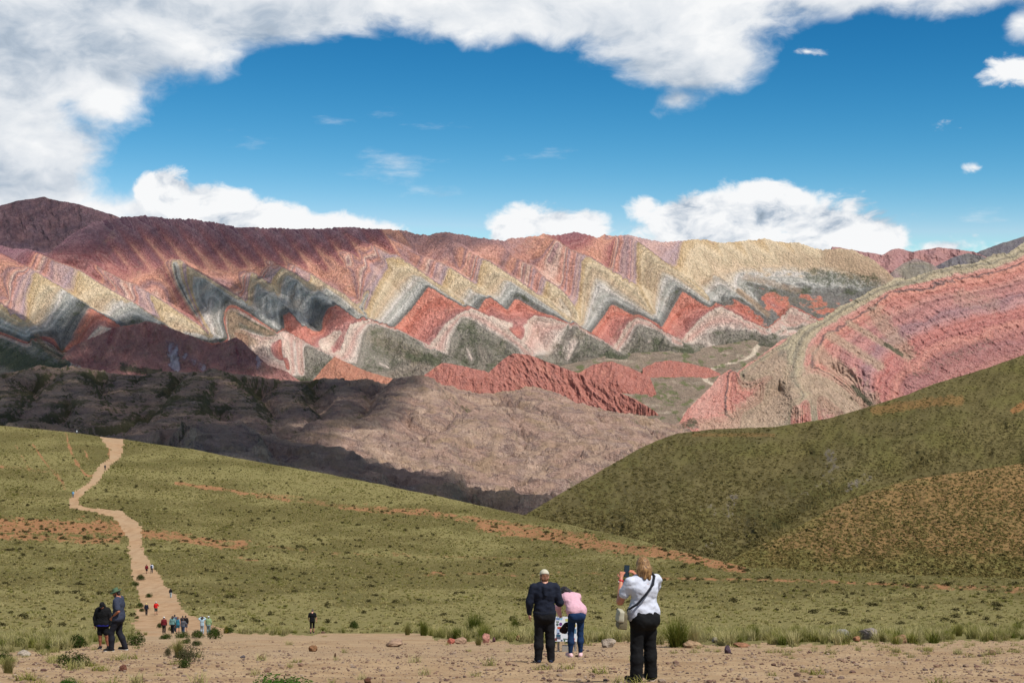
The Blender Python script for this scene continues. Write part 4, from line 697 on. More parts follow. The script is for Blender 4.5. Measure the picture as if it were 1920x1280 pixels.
gx = np.arange(-320, 2321, 3.6)
gr = []
cd = np.interp(gx, _nc[:, 0], _nc[:, 2])
# rows: finer where the photograph looks along the ground
tt = np.concatenate([np.geomspace(4, 60, 90)[:-1], np.geomspace(60, 240, 170)[:-1]])
rows_far = np.linspace(0, 1, 170)
Yg = np.concatenate([np.broadcast_to(tt[:, None], (len(tt), len(gx))), np.minimum(240, cd[None] - 15) + 0 * rows_far[:1, None] + (cd[None] - np.minimum(240, cd[None] - 15)) * rows_far[:, None], cd[None] + np.array([4, 10, 20, 36, 60, 90, 130, 180])[:, None]])
Yg = np.sort(Yg, 0)
Xg = (gx[None] - CX) / F * Yg
Zg = ground_z(Xg, Yg)
pxg, pyg = np.broadcast_to(gx[None], Yg.shape), HY - F * Zg / Yg
vis = Yg <= cd[None] + 0.1
pm = np.where(vis, path_mask(pxg, pyg), -50); gm = np.where(Yg < 130, gravel_mask(pxg, pyg), -50)
dm = np.where(vis, dirt_mask(pxg, pyg), 0)
def tone(px, py):      # paler straw grass and darker scrubby grass lie in belts along the slope
    b_ = np.interp(py, [800, 850, 900, 930, 960, 1000, 1050, 1090, 1120, 1150, 1200], [0.3, 0.5, 0.55, 0.6, 0.35, 0.5, 0.45, 0.25, 0.5, 0.8, 0.9])
    return np.clip(b_ + 0.55 * fbm(px / 160, py / 22, 4, 341), 0, 1)
tn = tone(pxg, pyg)[::-1]
co = np.stack([Xg, Yg, Zg], -1)[::-1]; pm, gm, dm = pm[::-1], gm[::-1], dm[::-1]
nr, nc = co.shape[:2]; Q = grid_quads(nr, nc)
avg = lambda a: a.reshape(-1)[Q].mean(1)
isp = (avg(pm) > 0) & (avg(gm) < 0); isg = avg(gm) >= 0
def sub(name, sel, mat):
    q = Q[sel]; u, inv = np.unique(q, return_inverse=True)
    me = mesh_np(name, co.reshape(-1, 3)[u], inv.reshape(-1, 4), mats=[mat], attrs={'dirt': dm.reshape(-1)[u], 'tone': tn.reshape(-1)[u]}, smooth=True)
    return link(name, me, kind='structure')
sub('grassy_hillside', ~(isp | isg), MAT_HILL); sub('path', isp, MAT_PATH); sub('stony_ground', isg, MAT_GRAVEL)

# ---- the two hills on the right
def green_mat(name, brown):
    m, nt = newmat(name); p = pos_of(nt)
    n0 = nt.noise(p, 0.012, 5, 0.6); n1 = nt.noise(p, 0.12, 5, 0.65); n2 = nt.noise(p, 0.7, 4, 0.7)
    C = lambda r, g, b, k=0.9: tuple(k * v for v in lin(r, g, b)) + (1,)
    n1 = nt.math('ADD', nt.math('MULTIPLY', n1, 0.6), nt.math('MULTIPLY', n0, 0.4))
    if brown:
        col = nt.mix(nt.step(n1, 0.35, 0.65), C(152, 120, 80), C(136, 114, 74))
        col = nt.mix(nt.step(nt.math('ADD', attr(nt, 'veg'), nt.math('MULTIPLY', nt.math('SUBTRACT', n1, 0.5), 1.0)), 0.35, 0.8), col, C(124, 116, 68))
    else:
        col = nt.mix(nt.step(n1, 0.3, 0.7), C(94, 86, 54), C(118, 108, 72))
        col = nt.mix(nt.step(nt.math('ADD', attr(nt, 'veg'), nt.math('MULTIPLY', nt.math('SUBTRACT', n1, 0.5), 1.0)), 0.4, 0.8), col, C(106, 100, 60))
    rk = attr(nt, 'scree')
    col = nt.mix(nt.step(nt.math('ADD', rk, nt.math('MULTIPLY', nt.math('SUBTRACT', n2, 0.5), 1.2)), 0.45, 0.75), col, nt.mix(nt.step(n2, 0.35, 0.65), C(62, 58, 50), C(136, 126, 110)))
    col = nt.mix(nt.step(attr(nt, 's'), 0.3, 0.8), col, C(150, 110, 70))
    principled(nt, col, 1.0, 0.05, nt.math('ADD', nt.math('MULTIPLY', n1, 2.5), nt.math('MULTIPLY', n2, 0.7)), 0.8, 1.0)
    return m
GTOP = [(950, 1000), (985, 965), (1050, 925), (1130, 880), (1200, 840), (1235, 824), (1270, 812), (1340, 804), (1450, 800), (1550, 785), (1620, 765), (1700, 740), (1750, 720), (1850, 690), (1920, 665), (2100, 600), (2320, 540)]
GREL = Field((930, 2340, 520, 1140), [(0.6, GTOP), (0.15, [(1345, 1062), (1440, 1005), (1560, 935), (1700, 885), (1920, 862), (2320, 830)]), (1.0, [(1170, 985), (1260, 920), (1340, 870), (1450, 822)]), (0.35, [(1260, 1030), (1360, 960), (1450, 900), (1520, 850)]), (0.9, [(1420, 990), (1520, 920), (1640, 850), (1800, 790)]), (0.5, [(1000, 985), (1200, 1020)]), (0.7, [(1700, 850), (1920, 780)])], (), h=3.0, levels=5, its=60)
def g_d(px, py): return 430 + (1075 - py) / 300 * 640 + 110 * sstep(py, 1075, 800) - 130 * GREL(px, py) - 20 * fbm(px / 50, py / 40, 4, 401) - 7 * ridged(px / 18 + 0.03 * py, py / 40, 4, 403) - 5 * sstep(px, 1680, 1780) * sstep(py, 790, 820) * (1 - sstep(py, 850, 870)) * ridged(px / 14 - 0.01 * py, py / 90, 2, 405)
def g_rock(px, py): return np.clip(0.75 + 1.1 * fbm(px / 7, py / 9, 3, 407), 0, 1.2) * strokes(px, py, [([(1375, 930), (1365, 960)], 14, 0.75), ([(1320, 950), (1340, 960)], 18, 0.55), ([(1555, 850), (1560, 870)], 14, 0.85), ([(1540, 890), (1570, 875)], 7, 0.7), ([(1590, 915), (1625, 895)], 12, 0.8), ([(1500, 930), (1560, 900)], 8, 0.6), ([(1320, 1030), (1350, 1010)], 12, 0.6), ([(1760, 850), (1920, 845)], 22, 0.35)])
sheet('green_hill', (950, 2320), 2.6, GTOP, [(950, 1020), (1200, 1050), (1400, 1110), (2320, 1120)], 150, g_d, green_mat('green_slope', False), lambda px, py: strokes(px, py, [([(1640, 770), (1730, 755), (1800, 750)], 14, 0.55), ([(1300, 815), (1450, 815)], 6, 0.5), ([(1900, 770), (1930, 755)], 8, 0.9)]), lambda px, py: 0.5 + 0.7 * fbm(px / 90, py / 45, 4, 411), g_rock, jag=(1.0, 0.8), back=(0.8, 0.4), smooth=True)
BTOP2 = [(1330, 1072), (1360, 1052), (1420, 1024), (1500, 985), (1560, 952), (1620, 926), (1700, 900), (1800, 885), (1920, 868), (2100, 850), (2320, 830)]
def b_d(px, py): return 265 + (1090 - py) / 200 * 190 - 22 * sstep(px, 1350, 1900) - 8 * fbm(px / 60, py / 40, 4, 421) - 2 * ridged(px / 22, py / 22, 4, 423)
sheet('brown_hill', (1330, 2320), 3.0, BTOP2, [(1330, 1100), (2320, 1130)], 80, b_d, green_mat('brown_slope', True), lambda px, py: 0 * px, lambda px, py: np.clip(0.25 + 0.7 * sstep(py, 1010, 1075) + 0.7 * (1 - sstep(px - (py - 1000) * -1.6, 1400, 1560)) + 0.6 * fbm(px / 70, py / 40, 4, 431), 0, 1), lambda px, py: 0 * px, jag=(1.0, 0.8), back=(0.25, 0.5), smooth=True)

# ------------------------------------------------------------------ clouds overhead whose shade falls on the mountains
m_cloud, nt = newmat('cloud_white'); _b = principled(nt, (0.88, 0.89, 0.91, 1), 1.0, 0.0)
_tr = nt.node('ShaderNodeBsdfTransparent'); _mx = nt.node('ShaderNodeMixShader'); _mx.inputs[0].default_value = 0.26      # thin, billowy vapour
nt.l.new(_tr.outputs[0], _mx.inputs[1]); nt.l.new(_b.outputs[0], _mx.inputs[2])
nt.l.new(_mx.outputs[0], [n for n in nt.n if n.type == 'OUTPUT_MATERIAL'][0].inputs[0])
def ico(n=2):
    import bmesh
    bm = bmesh.new(); bmesh.ops.create_icosphere(bm, subdivisions=n, radius=1.0)
    v = np.array([x.co[:] for x in bm.verts]); f = np.array([[x.index for x in p.verts] for p in bm.faces]); bm.free(); return v, f
ICO_V, ICO_F = ico(2)
def in_poly(px, py, poly):
    c = np.zeros(px.shape, bool); n = len(poly)
    for i in range(n):
        x0, y0 = poly[i]; x1, y1 = poly[(i + 1) % n]
        k = ((y0 > py) != (y1 > py)) & (px < (x1 - x0) * (py - y0) / (y1 - y0 + 1e-9) + x0); c ^= k
    return c
ALT = 2300.0
m_veil = m_cloud.copy(); m_veil.name = 'cloud_veil'
[n for n in m_veil.node_tree.nodes if n.type == 'MIX_SHADER'][0].inputs[0].default_value = 0.09
def cloud(zones, seed, mat=None):
    rng = np.random.default_rng(seed); vs, fs, n0 = [], [], 0
    for poly, dfn, n, rad, gap in zones:
        p = np.array(poly, float); cand = rng.uniform(p.min(0), p.max(0), (6000, 2)); cand = cand[in_poly(cand[:, 0], cand[:, 1], poly)]
        d = dfn(cand[:, 0], cand[:, 1]); w3 = P(cand[:, 0], cand[:, 1], d); g = w3 - SUN * ((w3[:, 2] / SUN[2])[:, None]); g[:, 1] /= 1.8; keep = []
        for i_ in range(len(g)):                                # even spacing in plan
            if not keep or (((g[keep] - g[i_])[:, :2] ** 2).sum(1) > (gap * rad) ** 2).all(): keep.append(i_)
            if len(keep) >= n: break
        w3 = w3[keep]
        for q in w3:
            L = (ALT + rng.normal(0, 40) - q[2]) / SUN[2]; c = q + SUN * L
            r = rad * rng.uniform(0.7, 1.25); v = ICO_V * np.array([r, r * rng.uniform(1.5, 2.3), r * 0.5])
            v = v * (1 + 0.22 * gnoise(ICO_V[:, 0] * 1.7 + n0, ICO_V[:, 1] * 1.7 + ICO_V[:, 2] * 2.3, seed))[:, None] + c
            vs.append(v); fs.append(ICO_F + n0); n0 += len(v)
    me = mesh_np('cloud', np.concatenate(vs), tris=np.concatenate(fs), mats=[mat or m_cloud], smooth=True)
    return link('cloud', me, kind='structure')
cloud([([(-300, 400), (0, 370), (100, 360), (230, 400), (150, 440), (60, 480), (-300, 500)], FL_D, 600, 110, 0.55)], 1, m_veil)
cloud([([(110, 440), (230, 398), (520, 415), (760, 425), (900, 436), (930, 450), (860, 454), (720, 445), (640, 460), (560, 480), (540, 500), (420, 500), (340, 478), (300, 470), (240, 480), (170, 490), (100, 490)], main_d, 900, 70, 0.55)], 5, m_veil)
cloud([([(-60, 590), (60, 600), (120, 590), (170, 600), (250, 600), (330, 640), (430, 650), (490, 690), (500, 715), (300, 720), (-60, 710)], main_d, 300, 62, 0.75),
       ([(330, 500), (420, 540), (480, 520), (540, 505), (620, 560), (650, 590), (600, 606), (520, 600), (420, 560), (370, 590), (330, 550)], main_d, 200, 44, 0.8)], 2)
cloud([([(-300, 700), (150, 700), (420, 690), (700, 712), (770, 700), (740, 760), (700, 790), (600, 780), (560, 830), (400, 860), (-300, 860)], br_d, 800, 70, 0.62)], 3)
dfront = lambda px, py: 1250 + (1010 - py) / 210 * 650
cloud([([(-300, 815), (560, 830), (640, 845), (730, 890), (860, 915), (1030, 935), (1060, 985), (700, 960), (400, 900), (-300, 860)], dfront, 500, 48, 0.6)], 4)
cloud([([(170, 615), (280, 598), (400, 640), (450, 630), (540, 700), (300, 720), (120, 700)], mauve_d, 400, 52, 0.55)], 6, m_veil)
# ------------------------------------------------------------------ vegetation
def leaf_mat(name, cols, rough=0.8, trans=0.0, by='random'):
    """colour varies plant by plant (and blade by blade through attribute 'c')"""
    m, nt = newmat(name)
    oi = nt.node('ShaderNodeObjectInfo')
    f = nt.math('ADD', nt.math('MULTIPLY', oi.outputs['Random'], 0.6), nt.math('MULTIPLY', attr(nt, 'c'), 0.4))
    n = len(cols)
    col = nt.ramp(f, [(i / (n - 1), tuple(0.9 * v for v in lin(c))) for i, c in enumerate(cols)])
    d = nt.node('ShaderNodeBsdfDiffuse'); nt.l.new(col, d.inputs[0])
    t = nt.node('ShaderNodeBsdfTranslucent'); nt.l.new(col, t.inputs[0])
    mx_ = nt.node('ShaderNodeMixShader'); mx_.inputs[0].default_value = trans; nt.l.new(d.outputs[0], mx_.inputs[1]); nt.l.new(t.outputs[0], mx_.inputs[2])
    o = nt.node('ShaderNodeOutputMaterial'); nt.l.new(mx_.outputs[0], o.inputs[0])
    return m
M_TUSS = leaf_mat('straw_tussock', [(128, 118, 70), (158, 146, 94), (182, 168, 114), (144, 136, 82), (118, 114, 64)], trans=0.25)
M_STRAW = leaf_mat('pale_straw_tussock', [(164, 154, 104), (186, 174, 124), (150, 144, 90), (176, 168, 112)], trans=0.3)
M_LUSH = leaf_mat('green_tussock', [(114, 116, 56), (134, 132, 68), (154, 146, 86)], trans=0.25)
M_DARK = leaf_mat('dark_scrub', [(60, 58, 34), (76, 72, 44), (90, 84, 54), (66, 66, 38)], trans=0.1)
M_GREENSCRUB = leaf_mat('hill_scrub', [(96, 88, 52), (116, 106, 66), (136, 124, 84), (102, 98, 56)], trans=0.15)
M_BROWNSCRUB = leaf_mat('dry_hill_scrub', [(128, 114, 70), (112, 104, 60), (146, 128, 82), (100, 98, 52)], trans=0.15)
M_ICHU = leaf_mat('ichu_grass', [(116, 120, 62), (150, 146, 84), (182, 172, 118), (204, 192, 142), (140, 138, 78)], trans=0.3)
M_ICHUG = leaf_mat('green_ichu_grass', [(84, 96, 38), (108, 116, 50), (138, 138, 68), (172, 164, 98)], trans=0.3)
M_SHRUB = leaf_mat('shrub_leaves', [(40, 54, 22), (56, 72, 30), (74, 88, 40), (48, 60, 26)], trans=0.15)
M_SHRUBD = leaf_mat('grey_shrub_leaves', [(62, 62, 46), (84, 82, 60), (70, 72, 48), (96, 90, 66)], trans=0.1)
M_YEL = leaf_mat('yellow_flowers', [(196, 164, 40), (214, 184, 60)], trans=0.2)
M_TWIG, _nt = newmat('twig'); principled(_nt, tuple(lin(92, 76, 58)) + (1,), 0.9)

def tuft_arrays(n, h, r, seed, seg=2, wd=0.012, droop=0.5, base=0.15, stiff=0.0):
    rng = np.random.default_rng(seed); V, Qd, C = [], [], []
    for i in range(n):
        a = rng.uniform(0, 2 * np.pi); rr = base * math.sqrt(rng.uniform()); a0 = rng.uniform(0, 2 * np.pi)
        L = h * rng.uniform(0.55, 1.0); out = r * rng.uniform(0.1, 1.0)
        b0 = np.array([rr * math.cos(a0), rr * math.sin(a0), -0.02]); dr = np.array([math.cos(a), math.sin(a), 0]); sd = np.array([-math.sin(a), math.cos(a), 0]) * wd * rng.uniform(0.6, 1.3)
        k0 = len(V); c = rng.uniform()
        for s in range(seg + 1):
            t = s / seg; pnt = b0 + dr * out * (t ** (1.4 + stiff)) + np.array([0, 0, L * (t - droop * 0.45 * t * t * (out / max(r, 1e-6)))])
            w_ = (1 - 0.85 * t)
            V += [pnt - sd * w_, pnt + sd * w_]; C += [c, c]
        for s in range(seg): k = k0 + 2 * s; Qd.append([k, k + 1, k + 3, k + 2])
    return np.array(V), np.array(Qd), np.array(C)
def tuft_mesh(name, mat, *a, **k):
    V, Qd, C = tuft_arrays(*a, **k); return mesh_np(name, V, Qd, mats=[mat], attrs={'c': C})
def bush_arrays(n, R, H, seed, leaf=0.05, lobes=5):
    """leaf faces through a lumpy dome"""
    rng = np.random.default_rng(seed)
    lo = [(rng.uniform(-0.55, 0.55) * R, rng.uniform(-0.55, 0.55) * R, rng.uniform(0.0, 0.5) * H, rng.uniform(0.42, 0.72)) for _ in range(lobes)] + [(0, 0, 0.1 * H, 0.75)]
    li = rng.integers(0, len(lo), n); th = rng.uniform(0, 2 * np.pi, n); cz = rng.uniform(-0.25, 1.0, n); rad = rng.uniform(0.62, 1.06, n) ** 0.7
    sx = np.sqrt(np.maximum(0, 1 - cz ** 2)); L = np.array(lo)[li]
    p = np.stack([L[:, 0] + L[:, 3] * R * rad * sx * np.cos(th), L[:, 1] + L[:, 3] * R * rad * sx * np.sin(th), L[:, 2] + L[:, 3] * H * rad * cz], -1)
    p[:, 2] = np.maximum(p[:, 2], 0.01)
    nrm = rng.normal(size=(n, 3)) * 0.6 + np.stack([sx * np.cos(th), sx * np.sin(th), cz + 0.2], -1); nrm /= np.linalg.norm(nrm, axis=1)[:, None]
    t1 = np.cross(nrm, rng.normal(size=(n, 3))); t1 /= np.linalg.norm(t1, axis=1)[:, None]; t2 = np.cross(nrm, t1)
    sz = leaf * rng.uniform(0.6, 1.4, n)[:, None]
    V = np.stack([p - t1 * sz, p + t2 * sz * 0.55, p + t1 * sz, p - t2 * sz * 0.55], 1).reshape(-1, 3)
    Qd = np.arange(n * 4).reshape(-1, 4); C = np.repeat(rng.uniform(0, 1, n), 4)
    return V, Qd, C
def bush_mesh(name, mat, *a, **k):
    V, Qd, C = bush_arrays(*a, **k); return mesh_np(name, V, Qd, mats=[mat], attrs={'c': C})

def scatter(name, pts, scl, rot, idx, protos, label, category, tilt=None):
    """one ground-cover object: its points carry instances of a few plant or stone meshes"""
    pc = bpy.data.collections.new(name + '_kinds')
    for i, me in enumerate(protos): pc.objects.link(bpy.data.objects.new('%s_kind_%02d' % (name, i), me))
    me = bpy.data.meshes.new(name); me.vertices.add(len(pts)); me.vertices.foreach_set('co', np.ascontiguousarray(pts, np.float32).ravel())
    for k, v, t in (('scl', scl, 'FLOAT'), ('rot', rot, 'FLOAT'), ('idx', idx, 'INT')):
        a = me.attributes.new(k, t, 'POINT'); a.data.foreach_set('value', np.ascontiguousarray(v, np.int32 if t == 'INT' else np.float32))
    me.update()
    o = link(name, me, kind='stuff', label=label, category=category)
    ng = bpy.data.node_groups.new(name + '_scatter', 'GeometryNodeTree')
    ng.interface.new_socket('Geometry', in_out='INPUT', socket_type='NodeSocketGeometry'); ng.interface.new_socket('Geometry', in_out='OUTPUT', socket_type='NodeSocketGeometry')
    N, Lk = ng.nodes, ng.links
    gi = N.new('NodeGroupInput'); go = N.new('NodeGroupOutput'); ci_ = N.new('GeometryNodeCollectionInfo'); ci_.inputs['Collection'].default_value = pc
    ci_.inputs['Separate Children'].default_value = True; ci_.inputs['Reset Children'].default_value = True
    ip = N.new('GeometryNodeInstanceOnPoints'); ip.inputs['Pick Instance'].default_value = True
    def na(n_, t):
        x = N.new('GeometryNodeInputNamedAttribute'); x.data_type = t; x.inputs['Name'].default_value = n_; return x.outputs['Attribute']
    cx_ = N.new('ShaderNodeCombineXYZ'); Lk.new(na('rot', 'FLOAT'), cx_.inputs[2])
    Lk.new(gi.outputs[0], ip.inputs['Points']); Lk.new(ci_.outputs[0], ip.inputs['Instance']); Lk.new(na('idx', 'INT'), ip.inputs['Instance Index'])
    Lk.new(cx_.outputs[0], ip.inputs['Rotation']); Lk.new(na('scl', 'FLOAT'), ip.inputs['Scale']); Lk.new(ip.outputs[0], go.inputs[0])
    md = o.modifiers.new('scatter', 'NODES'); md.node_group = ng
    return o
rng = np.random.default_rng(7)
def ground_samples(n, x0, x1, y0, y1, accept):
    px = rng.uniform(x0, x1, n); py = rng.uniform(y0, y1, n); d = on_ground(px, py); ok = ~np.isnan(d)
    px, py, d = px[ok], py[ok], d[ok]; ok = rng.uniform(size=len(px)) < accept(px, py, d); px, py, d = px[ok], py[ok], d[ok]
    X = (px - CX) / F * d; return px, py, d, np.stack([X, d, ground_z(X, d)], -1)

# grass over the hillside
lush = lambda px, py: sstep(fbm(px / 90, py / 30, 4, 501), 0.0, 0.35)
def acc(px, py, d):
    free = (path_mask(px, py) < rng.uniform(-1.5, 3.5, len(px)) * sstep(rng.uniform(size=len(px)), 0.3, 0.9)) & ((gravel_mask(px, py) < -2) | (d > 130)); dm_ = dirt_mask(px, py)
    return free * (1 - 0.78 * sstep(dm_, 0.35, 0.85)) * np.clip((d / 400) ** 2, 0.05, 1)
px, py, d, pts = ground_samples(200000, -250, 2150, 795, 1210, acc)
k = d > 95; px, py, d, pts = px[k], py[k], d[k], pts[k]
protos = [tuft_mesh('tussock', M_TUSS, 20, 0.32, 0.36, 10 + i, seg=1, wd=0.05, base=0.18) for i in range(3)] + [tuft_mesh('tussock', M_LUSH, 20, 0.30, 0.34, 20 + i, seg=1, wd=0.05, base=0.2) for i in range(2)] + [bush_mesh('tussock', M_DARK, 36, 0.30, 0.30, 30, leaf=0.10), tuft_mesh('tussock', M_STRAW, 22, 0.32, 0.42, 15, seg=1, wd=0.05, base=0.2)]
lu = lush(px, py); u = rng.uniform(size=len(px)); tq = tone(px, py)
idx = np.where(u < 0.09 * (1 - tq) ** 1.5, 5, np.where(u < 0.3 * lu + 0.25 * (1 - tq), 3 + rng.integers(0, 2, len(px)), np.where(rng.uniform(size=len(px)) < tq, 6, rng.integers(0, 3, len(px)))))
scatter('grass', pts, rng.uniform(0.55, 1.25, len(px)) * (0.8 + 0.5 * sstep(fbm(px / 50, py / 14, 3, 503), -0.3, 0.4)), rng.uniform(0, 6.28, len(px)), idx, protos, 'yellow-green tussock grass covering the hillside', 'grass')
# taller grass on the lip behind the stony ground
def acc2(px, py, d): return ((gravel_mask(px, py) < -1) & (d < np.where(px > 430, 155, 120)) & (path_mask(px, py) < -2)) * (0.12 + 0.5 * sstep(fbm(px / 40, py / 10, 3, 511), -0.25, 0.3)) * np.where(d > 95, 2.2, 1.0)
px, py, d, pts = ground_samples(26000, -250, 2150, 1150, 1240, acc2)
protos = [tuft_mesh('ichu', M_ICHU, 70, 0.62, 0.42, 40 + i, seg=2, wd=0.012, base=0.16) for i in range(4)] + [tuft_mesh('ichu', M_ICHUG, 70, 0.55, 0.40, 50 + i, seg=2, wd=0.014, base=0.16) for i in range(2)]
idx = np.where(rng.uniform(size=len(px)) < 0.16, 4 + rng.integers(0, 2, len(px)), rng.integers(0, 4, len(px)))
scatter('tall_grass', pts, rng.uniform(0.45, 1.25, len(px)) * np.where(px < 450, 0.7, 1.0), rng.uniform(0, 6.28, len(px)), idx, protos, 'pale feathery grass along the edge of the stony ground', 'grass')
# weeds and thin grass among the stones
def acc3(px, py, d): return (gravel_mask(px, py) > 0) * np.where((px > 1250), 0.25 * (1 - sstep(py, 1212, 1240)) + 0.01, np.where(px < 260, 0.35 * sstep(fbm(px / 40, py / 20, 3, 521), 0.0, 0.3), 0.02))
px, py, d, pts = ground_samples(5000, -250, 2150, 1188, 1290, acc3)
scatter('weeds', pts, rng.uniform(0.3, 0.6, len(px)), rng.uniform(0, 6.28, len(px)), rng.integers(0, 2, len(px)), [tuft_mesh('weed', M_ICHU, 40, 0.35, 0.4, 61, seg=2, wd=0.012, base=0.2), tuft_mesh('weed', M_LUSH, 40, 0.26, 0.45, 62, seg=2, wd=0.014, base=0.25)], 'thin low weeds among the stones', 'weeds')
# scrub on the two hills
def sheet_samples(n, poly, dfn, acc):
    p = np.array(poly, float); a = rng.uniform(p.min(0), p.max(0), (n, 2)); a = a[in_poly(a[:, 0], a[:, 1], poly)]
    a = a[rng.uniform(size=len(a)) < acc(a[:, 0], a[:, 1])]; d = dfn(a[:, 0], a[:, 1]); return a, d, P(a[:, 0], a[:, 1], d)
gpoly = [(x, y + 1) for x, y in GTOP] + [(2320, 900), (1920, 900), (1700, 915), (1560, 965), (1420, 1040), (1360, 1066), (1200, 1030), (985, 985)]
a, d, pts = sheet_samples(60000, gpoly, g_d, lambda x, y: (0.55 + 0.45 * sstep(fbm(x / 60, y / 40, 3, 531), -0.4, 0.2)) * (1 - 0.6 * sstep(g_rock(x, y), 0.4, 0.7)))
pr = [bush_mesh('scrub', M_GREENSCRUB, 40, 0.66, 0.36, 70 + i, leaf=0.2) for i in range(3)] + [bush_mesh('scrub', M_DARK, 40, 0.6, 0.6, 75, leaf=0.2), tuft_mesh('scrub', M_TUSS, 16, 0.7, 0.6, 76, seg=1, wd=0.12, base=0.3)]
scatter('scrub', pts, rng.uniform(0.7, 1.7, len(a)), rng.uniform(0, 6.28, len(a)), rng.choice(5, len(a), p=[0.28, 0.27, 0.22, 0.05, 0.18]), pr, 'olive green scrub all over the steep hill on the right', 'scrub')
bpoly = [(x, y + 1) for x, y in BTOP2] + [(2320, 1115), (1920, 1095), (1700, 1085), (1500, 1078), (1400, 1072)]
a, d, pts = sheet_samples(30000, bpoly, b_d, lambda x, y: 0.75 + 0 * x)
pr = [bush_mesh('scrub', M_BROWNSCRUB, 34, 0.42, 0.26, 80 + i, leaf=0.14) for i in range(3)] + [bush_mesh('scrub', M_DARK, 34, 0.36, 0.4, 85, leaf=0.13), tuft_mesh('scrub', M_TUSS, 16, 0.45, 0.4, 86, seg=1, wd=0.07, base=0.2)]
scatter('dry_scrub', pts, rng.uniform(0.6, 1.4, len(a)), rng.uniform(0, 6.28, len(a)), rng.choice(5, len(a), p=[0.3, 0.28, 0.2, 0.05, 0.17]), pr, 'dry brownish scrub over the low hill on the right', 'scrub')

# ---- stones
def stone_mat(name, cols):
    m, nt = newmat(name); p = pos_of(nt); oi = nt.node('ShaderNodeObjectInfo')
    n = nt.noise(p, 6.0, 5, 0.65)
    col = nt.ramp(oi.outputs['Random'], [(i / (len(cols) - 1), tuple(0.9 * v for v in lin(c))) for i, c in enumerate(cols)])
    col = nt.mix(nt.math('MULTIPLY', nt.step(n, 0.4, 0.7), 0.4), col, tuple(0.5 * v for v in lin(cols[0])) + (1,))
    principled(nt, col, 0.9, 0.25, n, 0.5, 0.03); return m
M_STONE = stone_mat('pebble_stone', [(112, 84, 74), (150, 120, 98), (176, 150, 124), (132, 104, 88), (190, 168, 144), (96, 76, 74)])
def rock_mesh(name, mat, seed, sub_=2, flat=0.6, rough=0.25):
    v, f = ico(sub_); r_ = np.random.default_rng(seed)
    for _ in range(9):                                   # chop flat faces
        nrm = r_.normal(size=3); nrm /= np.linalg.norm(nrm); off = r_.uniform(0.55, 0.85); dd = v @ nrm - off; v = v - np.maximum(dd, 0)[:, None] * nrm
    v = v * (1 + rough * 0.3 * gnoise(v[:, 0] * 3 + seed, v[:, 1] * 3 + v[:, 2] * 2, seed))[:, None]
    v = v * np.array([1.0, r_.uniform(0.6, 0.9), flat]); v[:, 2] -= v[:, 2].min() * 0.65
    return mesh_np(name, v, tris=f, mats=[mat])
def acc4(px, py, d): return (gravel_mask(px, py) > -1) * np.where(d < 60, 1, 0) * (0.35 + 0.65 * sstep(fbm(px / 50, py / 14, 3, 541), -0.2, 0.3)) * np.clip((d / 34) ** 2, 0.2, 1)
px, py, d, pts = ground_samples(44000, -250, 2150, 1190, 1295, acc4)
sc_ = 0.016 * np.exp(rng.normal(0, 0.55, len(px))); sc_ = np.clip(sc_, 0.008, 0.075)
scatter('pebbles', pts, sc_, rng.uniform(0, 6.28, len(px)), rng.integers(0, 4, len(px)), [rock_mesh('pebble', M_STONE, 90 + i, 1, 0.5) for i in range(4)], 'loose pebbles strewn over the stony ground', 'pebbles')
def acc5(px, py, d): return (path_mask(px, py) > 1) * 0.5
# ------------------------------------------------------------------ figures: smooth bodies grown from tapered limbs
def _cap(p, a, b, ra, rb, flat=None):
    ab = b - a; t = np.clip(((p - a) @ ab) / max(ab @ ab, 1e-12), 0, 1); q = p - a - t[..., None] * ab
    if flat is not None:                                  # squash across one axis
        ax, k = flat; q = q + (k - 1) * (q @ ax)[..., None] * ax
    return np.sqrt((q ** 2).sum(-1)) - (ra + (rb - ra) * t)
def _ell(p, c, r, R=None):
    q = p - c
    if R is not None: q = q @ R
    k0 = np.sqrt(((q / r) ** 2).sum(-1)); k1 = np.sqrt(((q / r ** 2) ** 2).sum(-1)) + 1e-9
    return k0 * (k0 - 1) / k1
V3 = lambda *a: np.array(a, float)
def cap(a, b, ra, rb=None, k=0.03, flat=None): return ('c', np.array(a, float), np.array(b, float), ra, ra if rb is None else rb, k, flat)
def ell(c, r, k=0.03, R=None): return ('e', np.array(c, float), np.array(r, float), k, R)
